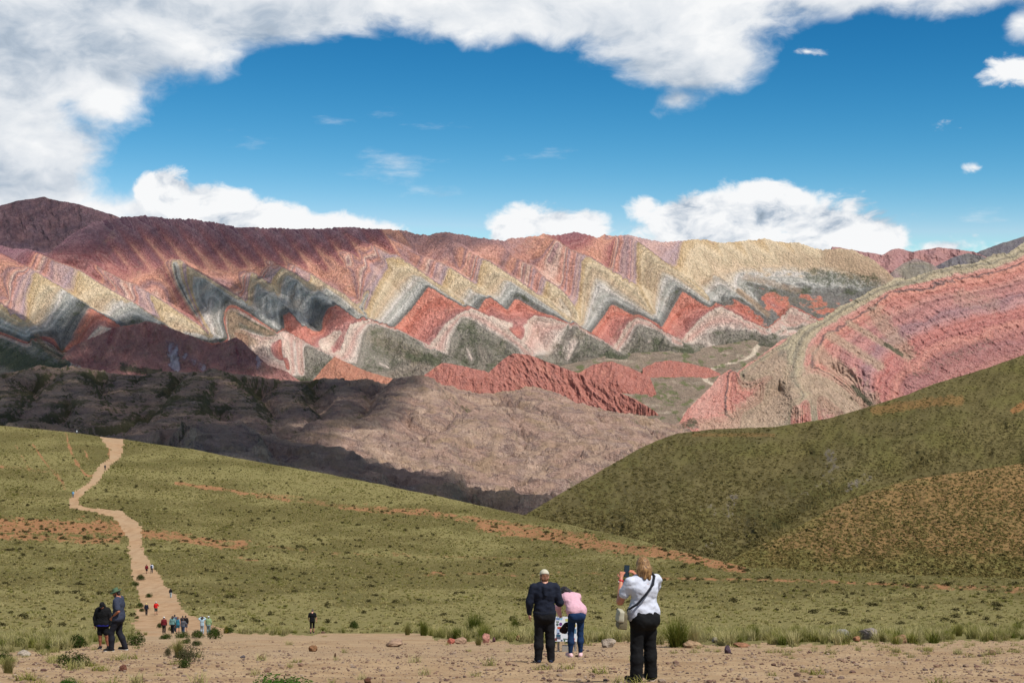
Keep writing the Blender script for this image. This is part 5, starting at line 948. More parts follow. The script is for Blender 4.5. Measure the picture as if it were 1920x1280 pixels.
def grow(prims, h, cuts=(), sub=(), wav=0.0, wf=9.0, seed=0, name='part', mat=None):
    """union of limbs -> one closed smooth mesh (surface nets); cuts: planes (point, normal kept inside)"""
    lo = np.full(3, 1e9); hi = np.full(3, -1e9); bb = []
    for q in prims:
        if q[0] == 'c': r = max(q[3], q[4]); a = np.minimum(q[1], q[2]) - r; b = np.maximum(q[1], q[2]) + r
        else: r = q[2].max(); a = q[1] - r; b = q[1] + r
        bb.append((a, b)); lo = np.minimum(lo, a); hi = np.maximum(hi, b)
    lo -= 3 * h; hi += 3 * h; n = np.ceil((hi - lo) / h).astype(int) + 1
    f = np.full(n, 1.0)
    ax = [lo[i] + h * np.arange(n[i]) for i in range(3)]
    for q, (a, b) in zip(prims, bb):
        k = q[5] if q[0] == 'c' else q[3]; m = k + 3 * h
        sl_ = tuple(slice(max(0, int((a[i] - m - lo[i]) / h)), min(n[i], int((b[i] + m - lo[i]) / h) + 2)) for i in range(3))
        p = np.stack(np.meshgrid(*[ax[i][sl_[i]] for i in range(3)], indexing='ij'), -1)
        d = _cap(p, q[1], q[2], q[3], q[4], q[6]) if q[0] == 'c' else _ell(p, q[1], q[2], q[4])
        g = f[sl_]; hh = np.maximum(k - np.abs(g - d), 0) / k
        f[sl_] = np.minimum(g, d) - hh * hh * k * 0.25
    if cuts or sub or wav:
        p = np.stack(np.meshgrid(*ax, indexing='ij'), -1)
        if wav: f = f + wav * (gnoise(p[..., 0] * wf + p[..., 1] * wf * 0.6 + seed, p[..., 2] * wf * 1.3 + p[..., 1] * 2, seed) + 0.5 * gnoise(p[..., 0] * wf * 2.1 - p[..., 1] * 3, p[..., 2] * wf * 2.6 + seed, seed + 3))
        for pt, nr_ in cuts: f = np.maximum(f, -((p - np.array(pt, float)) @ (np.array(nr_, float) / np.linalg.norm(nr_))))
        for q in sub:
            d = _cap(p, q[1], q[2], q[3], q[4], q[6]) if q[0] == 'c' else _ell(p, q[1], q[2], q[4]); f = np.maximum(f, -d)
    s = f < 0
    c8 = [s[i:n[0] - 1 + i, j:n[1] - 1 + j, k:n[2] - 1 + k] for i in (0, 1) for j in (0, 1) for k in (0, 1)]
    al = np.logical_and.reduce(c8); an = np.logical_or.reduce(c8); cell = an & ~al
    idx = np.full(cell.shape, -1); ci_ = np.argwhere(cell); idx[cell] = np.arange(len(ci_))
    acc_ = np.zeros((len(ci_), 3)); cnt = np.zeros(len(ci_))
    cor = [(i, j, k) for i in (0, 1) for j in (0, 1) for k in (0, 1)]
    for A in cor:
        for B in cor:
            if sum(abs(A[t] - B[t]) for t in range(3)) == 1 and A < B:
                fa = f[ci_[:, 0] + A[0], ci_[:, 1] + A[1], ci_[:, 2] + A[2]]; fb = f[ci_[:, 0] + B[0], ci_[:, 1] + B[1], ci_[:, 2] + B[2]]
                x = (fa < 0) != (fb < 0); t = np.where(x, fa / (fa - fb + 1e-12), 0)
                pt = np.array(A)[None] + (np.array(B) - np.array(A))[None] * t[:, None]
                acc_ += np.where(x[:, None], pt, 0); cnt += x
    co_ = lo + h * (ci_ + acc_ / np.maximum(cnt, 1)[:, None])
    qs = []
    for axn in range(3):
        o1, o2 = (axn + 1) % 3, (axn + 2) % 3
        A = [slice(None)] * 3; B = [slice(None)] * 3; A[axn] = slice(0, -1); B[axn] = slice(1, None)
        for S in (A, B): S[o1] = slice(1, -1); S[o2] = slice(1, -1)
        sa, sb = s[tuple(A)], s[tuple(B)]; e = np.argwhere(sa != sb)
        if not len(e): continue
        fl = sa[tuple(e.T)]; base = e.copy(); base[:, o1] += 1; base[:, o2] += 1
        def at(d1, d2): q_ = base.copy(); q_[:, o1] += d1; q_[:, o2] += d2; return idx[tuple(q_.T)]
        qd = np.stack([at(-1, -1), at(0, -1), at(0, 0), at(-1, 0)], -1)
        qd[~fl] = qd[~fl][:, ::-1]; qs.append(qd)
    q = np.concatenate(qs); q = q[(q >= 0).all(1)]
    return mesh_np(name, co_, q, mats=[mat] if mat else [], smooth=True)

_mc = {}
def cloth(rgb, rough=0.85, key=''):
    k = (tuple(rgb), key)
    if k in _mc: return _mc[k]
    m, nt = newmat('cloth_%d' % len(_mc)); p = pos_of(nt)
    n = nt.noise(p, 60.0, 3, 0.6); n2 = nt.noise(p, 9.0, 3, 0.5); c = tuple(lin(rgb)) + (1,)
    if key == 'stripe':
        sx_ = nt.node('ShaderNodeSeparateXYZ'); nt.l.new(p, sx_.inputs[0])
        c = nt.mix(nt.step(nt.math('SINE', nt.math('MULTIPLY', sx_.outputs[2], 75.0)), -0.2, 0.2), c, tuple(lin(176, 196, 150)) + (1,))
    col = nt.mix(nt.math('MULTIPLY', n2, 0.35), c, nt.mix(0.45, c, (0.01, 0.01, 0.012, 1)))
    principled(nt, col, rough, 0.2, nt.math('ADD', nt.math('MULTIPLY', n, 0.002), nt.math('MULTIPLY', n2, 0.02)), 0.6, 1.0)
    _mc[k] = m; return m
def skin(rgb):
    k = (tuple(rgb), 'skin')
    if k in _mc: return _mc[k]
    m, nt = newmat('skin_%d' % len(_mc)); b = principled(nt, tuple(lin(rgb)) + (1,), 0.55, 0.4); b.inputs['Subsurface Weight'].default_value = 0.1; b.inputs['Subsurface Radius'].default_value = (0.02, 0.008, 0.005)
    _mc[k] = m; return m
def hairm(rgb, rgb2=None):
    k = (tuple(rgb), 'hair')
    if k in _mc: return _mc[k]
    m, nt = newmat('hair_%d' % len(_mc)); p = pos_of(nt)
    n = nt.noise(nt.vmath('MULTIPLY', p, (1, 1, 0.18)), 70.0, 3, 0.6)
    principled(nt, nt.mix(nt.step(n, 0.35, 0.65), tuple(lin(rgb)) + (1,), tuple(lin(rgb2 or [min(255, c * 1.5) for c in rgb])) + (1,)), 0.5, 0.4, n, 0.8, 0.01)
    _mc[k] = m; return m
def plain(rgb, rough=0.6, metal=0.0):
    k = (tuple(rgb), 'plain', rough)
    if k in _mc: return _mc[k]
    m, nt = newmat('plain_%d' % len(_mc)); p = pos_of(nt); n = nt.noise(p, 22.0, 4, 0.6)
    b = principled(nt, nt.mix(nt.math('MULTIPLY', n, 0.3), tuple(lin(rgb)) + (1,), tuple(0.6 * v for v in lin(rgb)) + (1,)), rough, 0.4); b.inputs['Metallic'].default_value = metal
    _mc[k] = m; return m

def hand_prims(w_, dr, nrm, curl=0.5, s=1.0, mirror=1, grip=None):
    """palm, four fingers of different length bent at two joints, thumb from the side of the palm"""
    dr = np.array(dr, float) / np.linalg.norm(dr); nrm = np.array(nrm, float); nrm -= dr * (nrm @ dr); nrm /= np.linalg.norm(nrm); sd = np.cross(dr, nrm) * mirror
    P_ = []; w_ = np.array(w_, float)
    for o in (-0.024, -0.008, 0.008, 0.024): P_.append(cap(w_ + dr * 0.01 * s, w_ + dr * 0.085 * s + sd * o * s, 0.017 * s, 0.013 * s, 0.012))
    for o, L in ((-0.030, 0.062), (-0.010, 0.072), (0.010, 0.078), (0.030, 0.070)):
        b0 = w_ + dr * 0.083 * s + sd * o * s; a1 = curl * 0.7; a2 = curl * 1.7
        m1 = b0 + (dr * math.cos(a1) + nrm * math.sin(a1)) * L * 0.55 * s; m2 = m1 + (dr * math.cos(a2) + nrm * math.sin(a2)) * L * 0.5 * s
        P_ += [cap(b0, m1, 0.0095 * s, 0.0088 * s, 0.004), cap(m1, m2, 0.0088 * s, 0.0075 * s, 0.004)]
    t0 = w_ + dr * 0.028 * s + sd * 0.026 * s; t1 = t0 + (sd * 0.7 + dr * 0.6 + nrm * 0.25) * 0.042 * s; t2 = t1 + (dr * 0.8 + sd * 0.2 + nrm * 0.4) * 0.034 * s
    P_ += [cap(t0, t1, 0.013 * s, 0.0105 * s, 0.008), cap(t1, t2, 0.0105 * s, 0.0085 * s, 0.004)]
    return P_
def default_joints(fat=1.0):
    J = dict(head=V3(0, 0.02, 1.625), neck=V3(0, 0, 1.47), chest=V3(0, 0, 1.30), waist=V3(0, 0.0, 1.10), pelvis=V3(0, 0, 0.95))
    for sg, t in ((-1, 'l'), (1, 'r')):
        J['sh' + t] = V3(sg * 0.185, 0, 1.425); J['el' + t] = V3(sg * 0.255, -0.02, 1.15); J['wr' + t] = V3(sg * 0.25, 0.05, 0.905); J['hd' + t] = V3(0, 0.15, -1.0)
        J['hp' + t] = V3(sg * 0.092, 0, 0.92); J['kn' + t] = V3(sg * 0.105, 0.015, 0.50); J['an' + t] = V3(sg * 0.11, -0.02, 0.085); J['ft' + t] = V3(sg * 0.12, 0.15, 0.0)
    return J
def person(spec):
    """spec: place, height, turn, joints, colours; returns the root empty with body, clothes and hair as its parts"""
    J = default_joints(); J.update({k: V3(*v) for k, v in spec.get('J', {}).items()})
    fat = spec.get('fat', 1.0); h = spec.get('vox', 0.011); fine = h < 0.016; seed = spec.get('seed', 1)
    root = bpy.data.objects.new('person', None); COL.objects.link(root); root.empty_display_size = 0.3
    root.location = spec['loc']; root.rotation_euler = (0, 0, math.radians(spec.get('turn', 0))); s_ = spec['H'] / 1.75; root.scale = (s_, s_, s_)
    root['label'] = spec['label']; root['category'] = 'person'
    if 'group' in spec: root['group'] = spec['group']
    part = lambda n, me, par=None, **kw: link(n, me, par or root, **kw)
    Hd = J['head']; up = Hd - J['neck']; up = up / np.linalg.norm(up); fw = V3(*spec.get('face', (0, 1, 0))); fw = fw - up * (fw @ up); fw /= np.linalg.norm(fw); rt = np.cross(fw, up)
    RH = np.stack([rt, fw, up], 1)
    loc_h = lambda x, y, z: Hd + RH @ V3(x, y, z)
    # --- body
    B = [ell(Hd + up * 0.02, (0.074, 0.094, 0.105), 0.02, RH), ell(loc_h(0, 0.025, -0.055), (0.055, 0.066, 0.062), 0.03, RH), cap(J['neck'] - up * 0.05, Hd - up * 0.06, 0.056 * (0.5 + 0.5 * fat), 0.05, 0.03),
         cap(loc_h(0, 0.088, 0.01), loc_h(0, 0.112, -0.028), 0.010, 0.016, 0.012), ell(loc_h(0.078, -0.005, -0.01), (0.012, 0.022, 0.032), 0.008, RH), ell(loc_h(-0.078, -0.005, -0.01), (0.012, 0.022, 0.032), 0.008, RH),
         cap(loc_h(-0.02, 0.082, -0.06), loc_h(0.02, 0.082, -0.06), 0.012, 0.012, 0.012), ell(loc_h(0, 0.07, -0.095), (0.024, 0.022, 0.02), 0.02, RH)]
    cz = J['chest'] - J['waist']; cz = cz / np.linalg.norm(cz); cf = np.cross(cz, V3(1, 0, 0)); cf /= np.linalg.norm(cf)
    T = [cap(J['shl'] * 0.72 + J['shr'] * 0.28, J['shl'] * 0.28 + J['shr'] * 0.72, 0.075 * fat, None, 0.06), cap(J['chest'] + V3(-0.075, 0, 0), J['chest'] + V3(0.075, 0, 0), 0.108 * fat, None, 0.06), cap(J['waist'] + V3(-0.05, 0, 0), J['waist'] + V3(0.05, 0, 0), 0.102 * fat, None, 0.08),
         cap(J['pelvis'] + V3(-0.065, 0, 0), J['pelvis'] + V3(0.065, 0, 0), 0.112 * fat, None, 0.07), cap(J['chest'], J['neck'], 0.09, 0.06, 0.06)]
    ar = spec.get('arm', 1.0) * (0.6 + 0.4 * fat); lg = 0.55 + 0.45 * fat
    for t, sg in (('l', -1), ('r', 1)):
        B += [cap(J['sh' + t], J['el' + t], 0.052 * ar, 0.041 * ar, 0.03), cap(J['el' + t], J['wr' + t], 0.042 * ar, 0.027, 0.02)]
        hd = J['hd' + t]; nr_ = V3(*spec.get('palm' + t, (-sg, 0.2, 0)))
        if fine: B += hand_prims(J['wr' + t], hd, nr_, spec.get('curl' + t, 0.45), 1.05, mirror=-sg)
        else:
            hn = hd / np.linalg.norm(hd); B += [cap(J['wr' + t], J['wr' + t] + hn * 0.13, 0.03, 0.026, 0.02), cap(J['wr' + t] + hn * 0.03, J['wr' + t] + hn * 0.07 + V3(-sg * 0.02, 0.04, 0), 0.014, 0.012, 0.01)]
        B += [cap(J['hp' + t], J['kn' + t], 0.082 * lg, 0.056 * lg, 0.05), cap(J['kn' + t], J['kn' + t] * 0.6 + J['an' + t] * 0.4 + V3(0, -0.015, 0), 0.054 * lg, 0.058 * lg, 0.04), cap(J['kn' + t] * 0.6 + J['an' + t] * 0.4 + V3(0, -0.015, 0), J['an' + t], 0.056 * lg, 0.037, 0.03), cap(J['an' + t] - V3(0, 0, 0.03), J['ft' + t] + V3(0, 0, 0.035), 0.036, 0.03, 0.02)]
    B += T
    part('body', grow(B, h, name='body', mat=skin(spec['skin'])))
    # --- top
    e = spec.get('loose', 0.022); wv = spec.get('wav', 0.006)
    TT = [('c', q[1], q[2], q[3] + e, q[4] + e, q[5] + 0.02, q[6]) for q in T[:3 if spec.get('tuck') else 4]]
    if 'hem' in spec: TT.append(cap(J['pelvis'] + V3(-0.07 * fat, 0, spec['hem'][0]), J['pelvis'] + V3(0.07 * fat, 0, spec['hem'][0]), 0.115 * fat + e + spec['hem'][1], None, 0.06))
    sl_len = spec.get('sleeve', 1.0)
    for t in 'lr':
        a, b, c = J['sh' + t], J['el' + t], J['wr' + t]
        if sl_len > 0.6: TT += [cap(a, b, 0.058 * ar + e * 0.9, 0.048 * ar + e * 0.8, 0.035), cap(b, b + (c - b) * 0.95, 0.049 * ar + e * 0.8, 0.036 + e * 0.5, 0.025)]
        elif sl_len > 0: TT += [cap(a, a + (b - a) * sl_len * 1.7, 0.060 * ar + e * 0.8, 0.056 * ar + e * 0.8, 0.035)]
    if spec.get('hood'): TT += [cap(J['neck'] + V3(-0.07, -0.06, -0.01), J['neck'] + V3(0.07, -0.06, -0.01), 0.045, None, 0.04), cap(J['neck'] + V3(-0.09, -0.085, -0.05), J['neck'] + V3(0.09, -0.085, -0.05), 0.04, None, 0.04), cap(J['neck'] + V3(0, -0.115, -0.03), J['neck'] + V3(0, -0.145, -0.15), 0.055, 0.03, 0.03)]
    cuts = [(q_[0], q_[1]) for q_ in spec.get('topcuts', [])]
    tp = part(spec.get('topname', 'shirt'), grow(TT, h, cuts=cuts, wav=wv, seed=seed, name='shirt', mat=cloth(spec['top'], key=spec.get('topkey', ''))))
    if spec.get('waistband'):
        part('waistband', grow([cap(J['pelvis'] + V3(-0.06 * fat, 0, spec['waistband'][0]), J['pelvis'] + V3(0.06 * fat, 0, spec['waistband'][0]), 0.118 * fat + spec['waistband'][1], None, 0.03)], h, cuts=[((0, 0, J['pelvis'][2] + spec['waistband'][0] - 0.035), (0, 0, 1)), ((0, 0, J['pelvis'][2] + spec['waistband'][0] + 0.035), (0, 0, -1))], name='waistband', mat=cloth(spec['waistband'][2])), tp)
    # --- bottom
    e2 = spec.get('pants_loose', 0.012); pl_ = spec.get('pants', 1.0); sh_ = spec.get('seat', (0.0, 0.0))
    PP = [cap(J['pelvis'] + V3(-0.066, 0, 0.02), J['pelvis'] + V3(0.066, 0, 0.02), 0.113 * fat + e2, None, 0.05), cap(J['pelvis'] + V3(-0.07, -0.03 - sh_[0], -0.06), J['pelvis'] + V3(0.07, -0.03 - sh_[0], -0.06), 0.105 * fat + e2 + sh_[1], None, 0.05)]
    for t in 'lr':
        a, b, c = J['hp' + t], J['kn' + t], J['an' + t]
        if pl_ > 0.6:
            end = b + (c - b) * (1.0 if pl_ >= 1 else (pl_ - 0.6) / 0.4)
            PP += [cap(a - V3(0, 0, 0.03), b, 0.088 * lg + e2, 0.060 * lg + e2 * 1.1, 0.04), cap(b, b * 0.6 + end * 0.4 + V3(0, -0.015, 0), 0.060 * lg + e2 * 1.1, 0.066 * lg + e2, 0.03), cap(b * 0.6 + end * 0.4 + V3(0, -0.015, 0), end, 0.064 * lg + e2, spec.get('cuff', 0.045) + e2, 0.03)]
        else: PP += [cap(a - V3(0, 0, 0.03), a + (b - a) * pl_ * 1.55, 0.088 * lg + e2, 0.078 * lg + e2 * 1.4, 0.04)]
    ctop = J['pelvis'][2] + 0.11
    part(spec.get('botname', 'trousers'), grow(PP, h, cuts=[((0, 0, 0.035), (0, 0, 1))], wav=wv * 0.7, seed=seed + 7, name='trousers', mat=cloth(spec['bottom'])))
    # --- shoes
    for t in 'lr':
        a, f_ = J['an' + t], J['ft' + t]; d_ = f_ - a; d_[2] = 0; d_ /= np.linalg.norm(d_) + 1e-9; zb = min(a[2] - 0.085, f_[2])
        heel = V3(a[0], a[1], zb) - d_ * 0.045; toe = heel + d_ * 0.235
        sh = part('shoe', grow([cap(heel + V3(0, 0, 0.045), heel + d_ * 0.10 + V3(0, 0, 0.06), 0.045, 0.046, 0.03), cap(heel + d_ * 0.08 + V3(0, 0, 0.05), toe + V3(0, 0, 0.038), 0.045, 0.036, 0.03), cap(V3(a[0], a[1], zb + 0.06), a + V3(0, 0, 0.01), 0.045, 0.046, 0.02)], h, cuts=[((0, 0, zb + 0.018), (0, 0, 1))], name='shoe', mat=cloth(spec.get('shoe', (40, 40, 44)))))
        if fine: part('sole', grow([cap(heel + V3(0, 0, 0.012), toe + V3(0, 0, 0.012), 0.046, 0.038, 0.02)], h, cuts=[((0, 0, zb + 0.024), (0, 0, -1)), ((0, 0, zb), (0, 0, 1))], name='sole', mat=plain(spec.get('sole', (150, 146, 140)), 0.8)), sh)
    # --- hair and hats
    hk = spec.get('hair'); hc = hairm(spec.get('hairc', (44, 34, 28)), spec.get('hairc2'))
    facecut = [ell(loc_h(0, 0.10, -0.035), (0.068, 0.075, 0.085), 0.01, RH)]
    if hk == 'short': part('hair', grow([ell(loc_h(0, -0.012, 0.03), (0.083, 0.10, 0.102), 0.02, RH), cap(loc_h(-0.03, -0.06, -0.05), loc_h(0.03, -0.06, -0.05), 0.04, None, 0.03)], h, sub=facecut, wav=0.004, wf=30, name='hair', mat=hc))
    elif hk == 'bob': part('hair', grow([ell(loc_h(0, -0.015, 0.035), (0.094, 0.110, 0.108), 0.03, RH), ell(loc_h(0, -0.04, -0.045), (0.108, 0.098, 0.105), 0.03, RH), cap(loc_h(-0.075, -0.035, -0.05), loc_h(-0.085, -0.03, -0.15), 0.045, 0.026, 0.03), cap(loc_h(0.075, -0.035, -0.05), loc_h(0.088, -0.035, -0.155), 0.045, 0.026, 0.03), cap(loc_h(-0.03, -0.085, -0.05), loc_h(-0.035, -0.095, -0.165), 0.05, 0.028, 0.03), cap(loc_h(0.035, -0.085, -0.05), loc_h(0.04, -0.09, -0.175), 0.05, 0.026, 0.03)], h, sub=facecut, wav=0.005, wf=34, seed=5, name='hair', mat=hc))
    elif hk == 'long': part('hair', grow([ell(loc_h(0, -0.01, 0.03), (0.090, 0.108, 0.105), 0.03, RH), ell(loc_h(0, -0.045, -0.05), (0.098, 0.085, 0.12), 0.03, RH)] + [cap(loc_h(*a_), loc_h(*b_), r0, r1, 0.03) for a_, b_, r0, r1 in spec.get('strands', [((-0.06, -0.05, -0.05), (-0.075, -0.06, -0.22), 0.05, 0.03), ((0.06, -0.05, -0.05), (0.075, -0.06, -0.22), 0.05, 0.03), ((0, -0.07, -0.05), (0, -0.09, -0.24), 0.055, 0.03)])], h, sub=facecut, wav=0.008, wf=24, seed=6, name='hair', mat=hc))
    hat = spec.get('hat')
    if hat:
        kind, hcol = hat[0], hat[1]
        if kind == 'cap':
            c_ = part('cap', grow([ell(loc_h(0, -0.008, 0.045), (0.092, 0.112, 0.100), 0.02, RH)], h, cuts=[(loc_h(0, 0, 0.028), up + fw * 0.12)], name='cap', mat=cloth(hcol)))
            part('peak', grow([cap(loc_h(-0.035, 0.10, 0.042), loc_h(0.035, 0.10, 0.042), 0.045, None, 0.03), cap(loc_h(-0.025, 0.15, 0.03), loc_h(0.025, 0.15, 0.03), 0.04, None, 0.03)], min(h, 0.011), cuts=[(loc_h(0, 0, 0.030), up + fw * 0.12), (loc_h(0, 0, 0.048), -(up + fw * 0.12))], name='peak', mat=cloth(hat[2] if len(hat) > 2 else hcol)), c_)
        elif kind == 'bucket':
            c_ = part('bucket_hat', grow([cap(loc_h(0, -0.005, 0.05), loc_h(0, -0.005, 0.105), 0.098, 0.082, 0.02)], h, cuts=[(loc_h(0, 0, 0.035), up), (loc_h(0, 0, 0.145), -up)], name='hat', mat=cloth(hcol)))
            part('brim', grow([ell(loc_h(0, 0, 0.045), (0.150, 0.165, 0.055), 0.02, RH)], h, cuts=[(loc_h(0, 0, 0.020), up), (loc_h(0, 0, 0.062), -up)], name='brim', mat=cloth(hcol)), c_)
    if spec.get('beard'): part('beard', grow([ell(loc_h(0, 0.045, -0.085), (0.058, 0.055, 0.052), 0.02, RH), cap(loc_h(-0.066, 0.02, -0.03), loc_h(-0.045, 0.05, -0.085), 0.018, 0.026, 0.02), cap(loc_h(0.066, 0.02, -0.03), loc_h(0.045, 0.05, -0.085), 0.018, 0.026, 0.02), cap(loc_h(-0.03, 0.092, -0.05), loc_h(0.03, 0.092, -0.05), 0.012, None, 0.01)], h, wav=0.003, wf=40, name='beard', mat=hairm(spec['beard'])))
    if fine and spec.get('eyes', True):
        for sg in (-1, 1): part('eye', grow([ell(loc_h(sg * 0.032, 0.078, 0.012), (0.014, 0.012, 0.010), 0.01, RH)], 0.005, name='eye', mat=plain((60, 44, 36), 0.3)))
        part('mouth', grow([cap(loc_h(-0.022, 0.090, -0.064), loc_h(0.022, 0.090, -0.064), 0.0075, None, 0.01)], 0.005, name='mouth', mat=skin((170, 96, 88))))
    if spec.get('glasses'): part('sunglasses', grow([cap(loc_h(-0.055, 0.088, 0.012), loc_h(-0.012, 0.10, 0.012), 0.020, None, 0.01), cap(loc_h(0.055, 0.088, 0.012), loc_h(0.012, 0.10, 0.012), 0.020, None, 0.01), cap(loc_h(-0.06, 0.09, 0.018), loc_h(-0.08, 0.0, 0.015), 0.008, None, 0.01), cap(loc_h(0.06, 0.09, 0.018), loc_h(0.08, 0.0, 0.015), 0.008, None, 0.01)], 0.008, name='sunglasses', mat=plain((16, 16, 18), 0.15)))
    return root, J, part
def backpack(root, col, strap=(30, 30, 34), s=1.0):
    """a rucksack carried on the back: its own thing, placed against the wearer's shoulders"""
    b = bpy.data.objects.new('backpack', None); COL.objects.link(b); b.location = root.location; b.rotation_euler = root.rotation_euler; b.scale = root.scale
    link('pack_body', grow([cap((-0.08, -0.19, 1.15), (0.08, -0.19, 1.15), 0.085 * s, None, 0.05), cap((-0.07, -0.18, 1.34), (0.07, -0.18, 1.34), 0.075 * s, None, 0.05)], 0.02, name='pack_body', mat=cloth(col)), b)
    link('pocket', grow([cap((-0.06, -0.27, 1.12), (0.06, -0.27, 1.12), 0.05 * s, None, 0.04)], 0.02, name='pocket', mat=cloth([c * 0.8 for c in col])), b)
    for sg in (-1, 1): link('strap', grow([cap((sg * 0.10, -0.12, 1.40), (sg * 0.11, -0.02, 1.50), 0.022, None, 0.02), cap((sg * 0.11, -0.02, 1.50), (sg * 0.12, 0.12, 1.38), 0.022, None, 0.02)], 0.016, name='strap', mat=cloth(strap)), b)
    return b

# ---- the three by the sign
c1 = gp(1021, 1242)
man, Jm, _ = person(dict(loc=c1, H=1.74, turn=3, label='man in navy hoodie, black joggers and pale cap standing with his back turned', skin=(206, 150, 124), top=(26, 32, 48), topname='hoodie', bottom=(20, 20, 24), shoe=(34, 42, 64), sole=(206, 190, 170), hood=True, loose=0.028, arm=1.06, fat=1.06, vox=0.011, wav=0.008, pants_loose=0.022, cuff=0.05,
    J=dict(ell=(-0.285, -0.02, 1.16), wrl=(-0.285, 0.04, 0.93), shl=(-0.20, 0, 1.43), shr=(0.20, 0, 1.43), elr=(0.29, -0.01, 1.14), wrr=(0.19, 0.24, 1.19), hdr=(-0.4, 0.9, 0.2), anl=(-0.12, -0.02, 0.085), anr=(0.12, -0.02, 0.085), ftl=(-0.15, 0.15, 0), ftr=(0.15, 0.15, 0), head=(0, 0.05, 1.62)), palmr=(0, 0.2, 1), waistband=(0.005, 0.034, (22, 28, 42)),
    hair='short', hairc=(96, 64, 44), hat=('cap', (206, 200, 178)), beard=(88, 56, 40)))
c2 = gp(1079, 1231)
wom, _, _ = person(dict(loc=c2, H=1.62, turn=8, label='woman in pink sweatshirt and blue jeans bending forward over the sticker-covered board', skin=(200, 150, 128), top=(226, 178, 192), topname='sweatshirt', bottom=(22, 50, 88), botname='jeans', shoe=(236, 196, 200), sole=(240, 232, 228), fat=1.06, vox=0.011, loose=0.026, wav=0.008, pants_loose=0.008, cuff=0.036, seat=(0.03, 0.015),
    J=dict(pelvis=(0.02, -0.02, 1.00), waist=(0.0, 0.10, 1.13), chest=(-0.06, 0.27, 1.25), neck=(-0.11, 0.41, 1.32), head=(-0.15, 0.53, 1.37), shl=(-0.26, 0.36, 1.27), shr=(0.12, 0.36, 1.29), ell=(-0.33, 0.42, 1.04), wrl=(-0.27, 0.52, 0.86), hdl=(0.3, 0.8, -0.5), elr=(0.16, 0.52, 1.08), wrr=(-0.02, 0.64, 0.95), hdr=(-0.5, 0.7, -0.2), hpl=(-0.075, -0.01, 0.97), hpr=(0.11, -0.01, 0.97), knl=(-0.10, 0.02, 0.52), knr=(0.115, 0.02, 0.52), anl=(-0.12, -0.02, 0.085), anr=(0.11, -0.02, 0.085), ftl=(-0.16, 0.14, 0), ftr=(0.15, 0.14, 0)), face=(-0.1, 0.8, -0.6), palml=(0.3, 0, -1), palmr=(0, 0, -1),
    hem=(0.06, 0.012), hair='long', hairc=(30, 22, 22), strands=[((-0.06, -0.03, -0.03), (-0.10, 0.04, -0.22), 0.05, 0.02), ((0.05, -0.05, -0.04), (0.10, -0.06, -0.21), 0.05, 0.025), ((0.0, -0.08, -0.03), (0.03, -0.09, -0.20), 0.055, 0.03), ((0.03, -0.06, -0.08), (0.15, -0.04, -0.22), 0.04, 0.02)]))
c3 = gp(1207, 1277)
lady, Jl, _ = person(dict(loc=c3, H=1.63, turn=24, label='blonde woman in white T-shirt and black trousers raising a phone to photograph the mountains', skin=(196, 128, 100), top=(214, 218, 232), topname='t_shirt', bottom=(16, 16, 18), shoe=(24, 24, 28), sole=(200, 180, 160), fat=1.18, arm=1.12, vox=0.011, loose=0.014, sleeve=0.34, wav=0.010, pants_loose=0.022, cuff=0.072, seat=(0.015, 0.008), hem=(0.02, 0.012),
    J=dict(shl=(-0.205, 0.02, 1.42), shr=(0.20, 0.0, 1.43), ell=(-0.30, 0.15, 1.13), wrl=(-0.17, 0.36, 1.40), hdl=(0.35, 0.35, 0.9), elr=(0.27, 0.20, 1.18), wrr=(0.10, 0.38, 1.42), hdr=(-0.6, 0.3, 0.75), knl=(-0.115, 0.0, 0.50), anl=(-0.145, -0.04, 0.085), ftl=(-0.19, 0.12, 0), anr=(0.11, 0.0, 0.085), ftr=(0.13, 0.16, 0), head=(0.0, 0.03, 1.625)), palml=(0.6, 0.6, -0.2), palmr=(-0.6, 0.6, -0.2), curll=0.9, curlr=0.9, hair='bob', hairc=(92, 62, 38), hairc2=(176, 134, 84)))
def local(root, p): return root.matrix_basis @ Vector(p)
def thing(name, label, cat, loc, rz=0.0, scale=1.0, group=None):
    o = bpy.data.objects.new(name, None); COL.objects.link(o); o.location = loc; o.rotation_euler = (0, 0, rz); o.scale = (scale,) * 3; o.empty_display_size = 0.2
    o['label'] = label; o['category'] = cat
    if group: o['group'] = group
    return o
def box_mesh(name, sx, sy, sz, mat, bev=0.006, at=(0, 0, 0), rot=None):
    import bmesh
    bm = bmesh.new(); bmesh.ops.create_cube(bm, size=1.0); bmesh.ops.scale(bm, vec=(sx, sy, sz), verts=bm.verts)
    if bev: bmesh.ops.bevel(bm, geom=bm.edges[:] , offset=bev, segments=2, affect='EDGES', profile=0.7)
    if rot is not None: bmesh.ops.transform(bm, matrix=rot, verts=bm.verts)
    bmesh.ops.translate(bm, vec=at, verts=bm.verts)
    me = bpy.data.meshes.new(name); bm.to_mesh(me); bm.free(); me.materials.append(mat); return me
lz = lady.rotation_euler.z; ls = lady.scale[0]
ph = thing('phone', 'black phone held up in both hands by the blonde woman', 'phone', local(lady, (-0.035, 0.44, 1.42)), lz, ls)
_r = Matrix.Rotation(math.radians(10), 4, 'Y') @ Matrix.Rotation(math.radians(-12), 4, 'X')
link('phone_body', box_mesh('phone_body', 0.085, 0.012, 0.175, plain((18, 20, 24), 0.3), 0.005, (0, 0, 0.075), _r), ph); link('screen', box_mesh('screen', 0.076, 0.003, 0.162, plain((36, 44, 52), 0.1), 0.0, (0, -0.0075, 0.076), _r), ph)
br = thing('bracelet', 'red bracelet on the wrist of the woman holding the phone', 'bracelet', lady.location, lz, ls)
w0, e0 = Jl['wrl'], Jl['ell']; ax_ = (w0 - e0) / np.linalg.norm(w0 - e0)
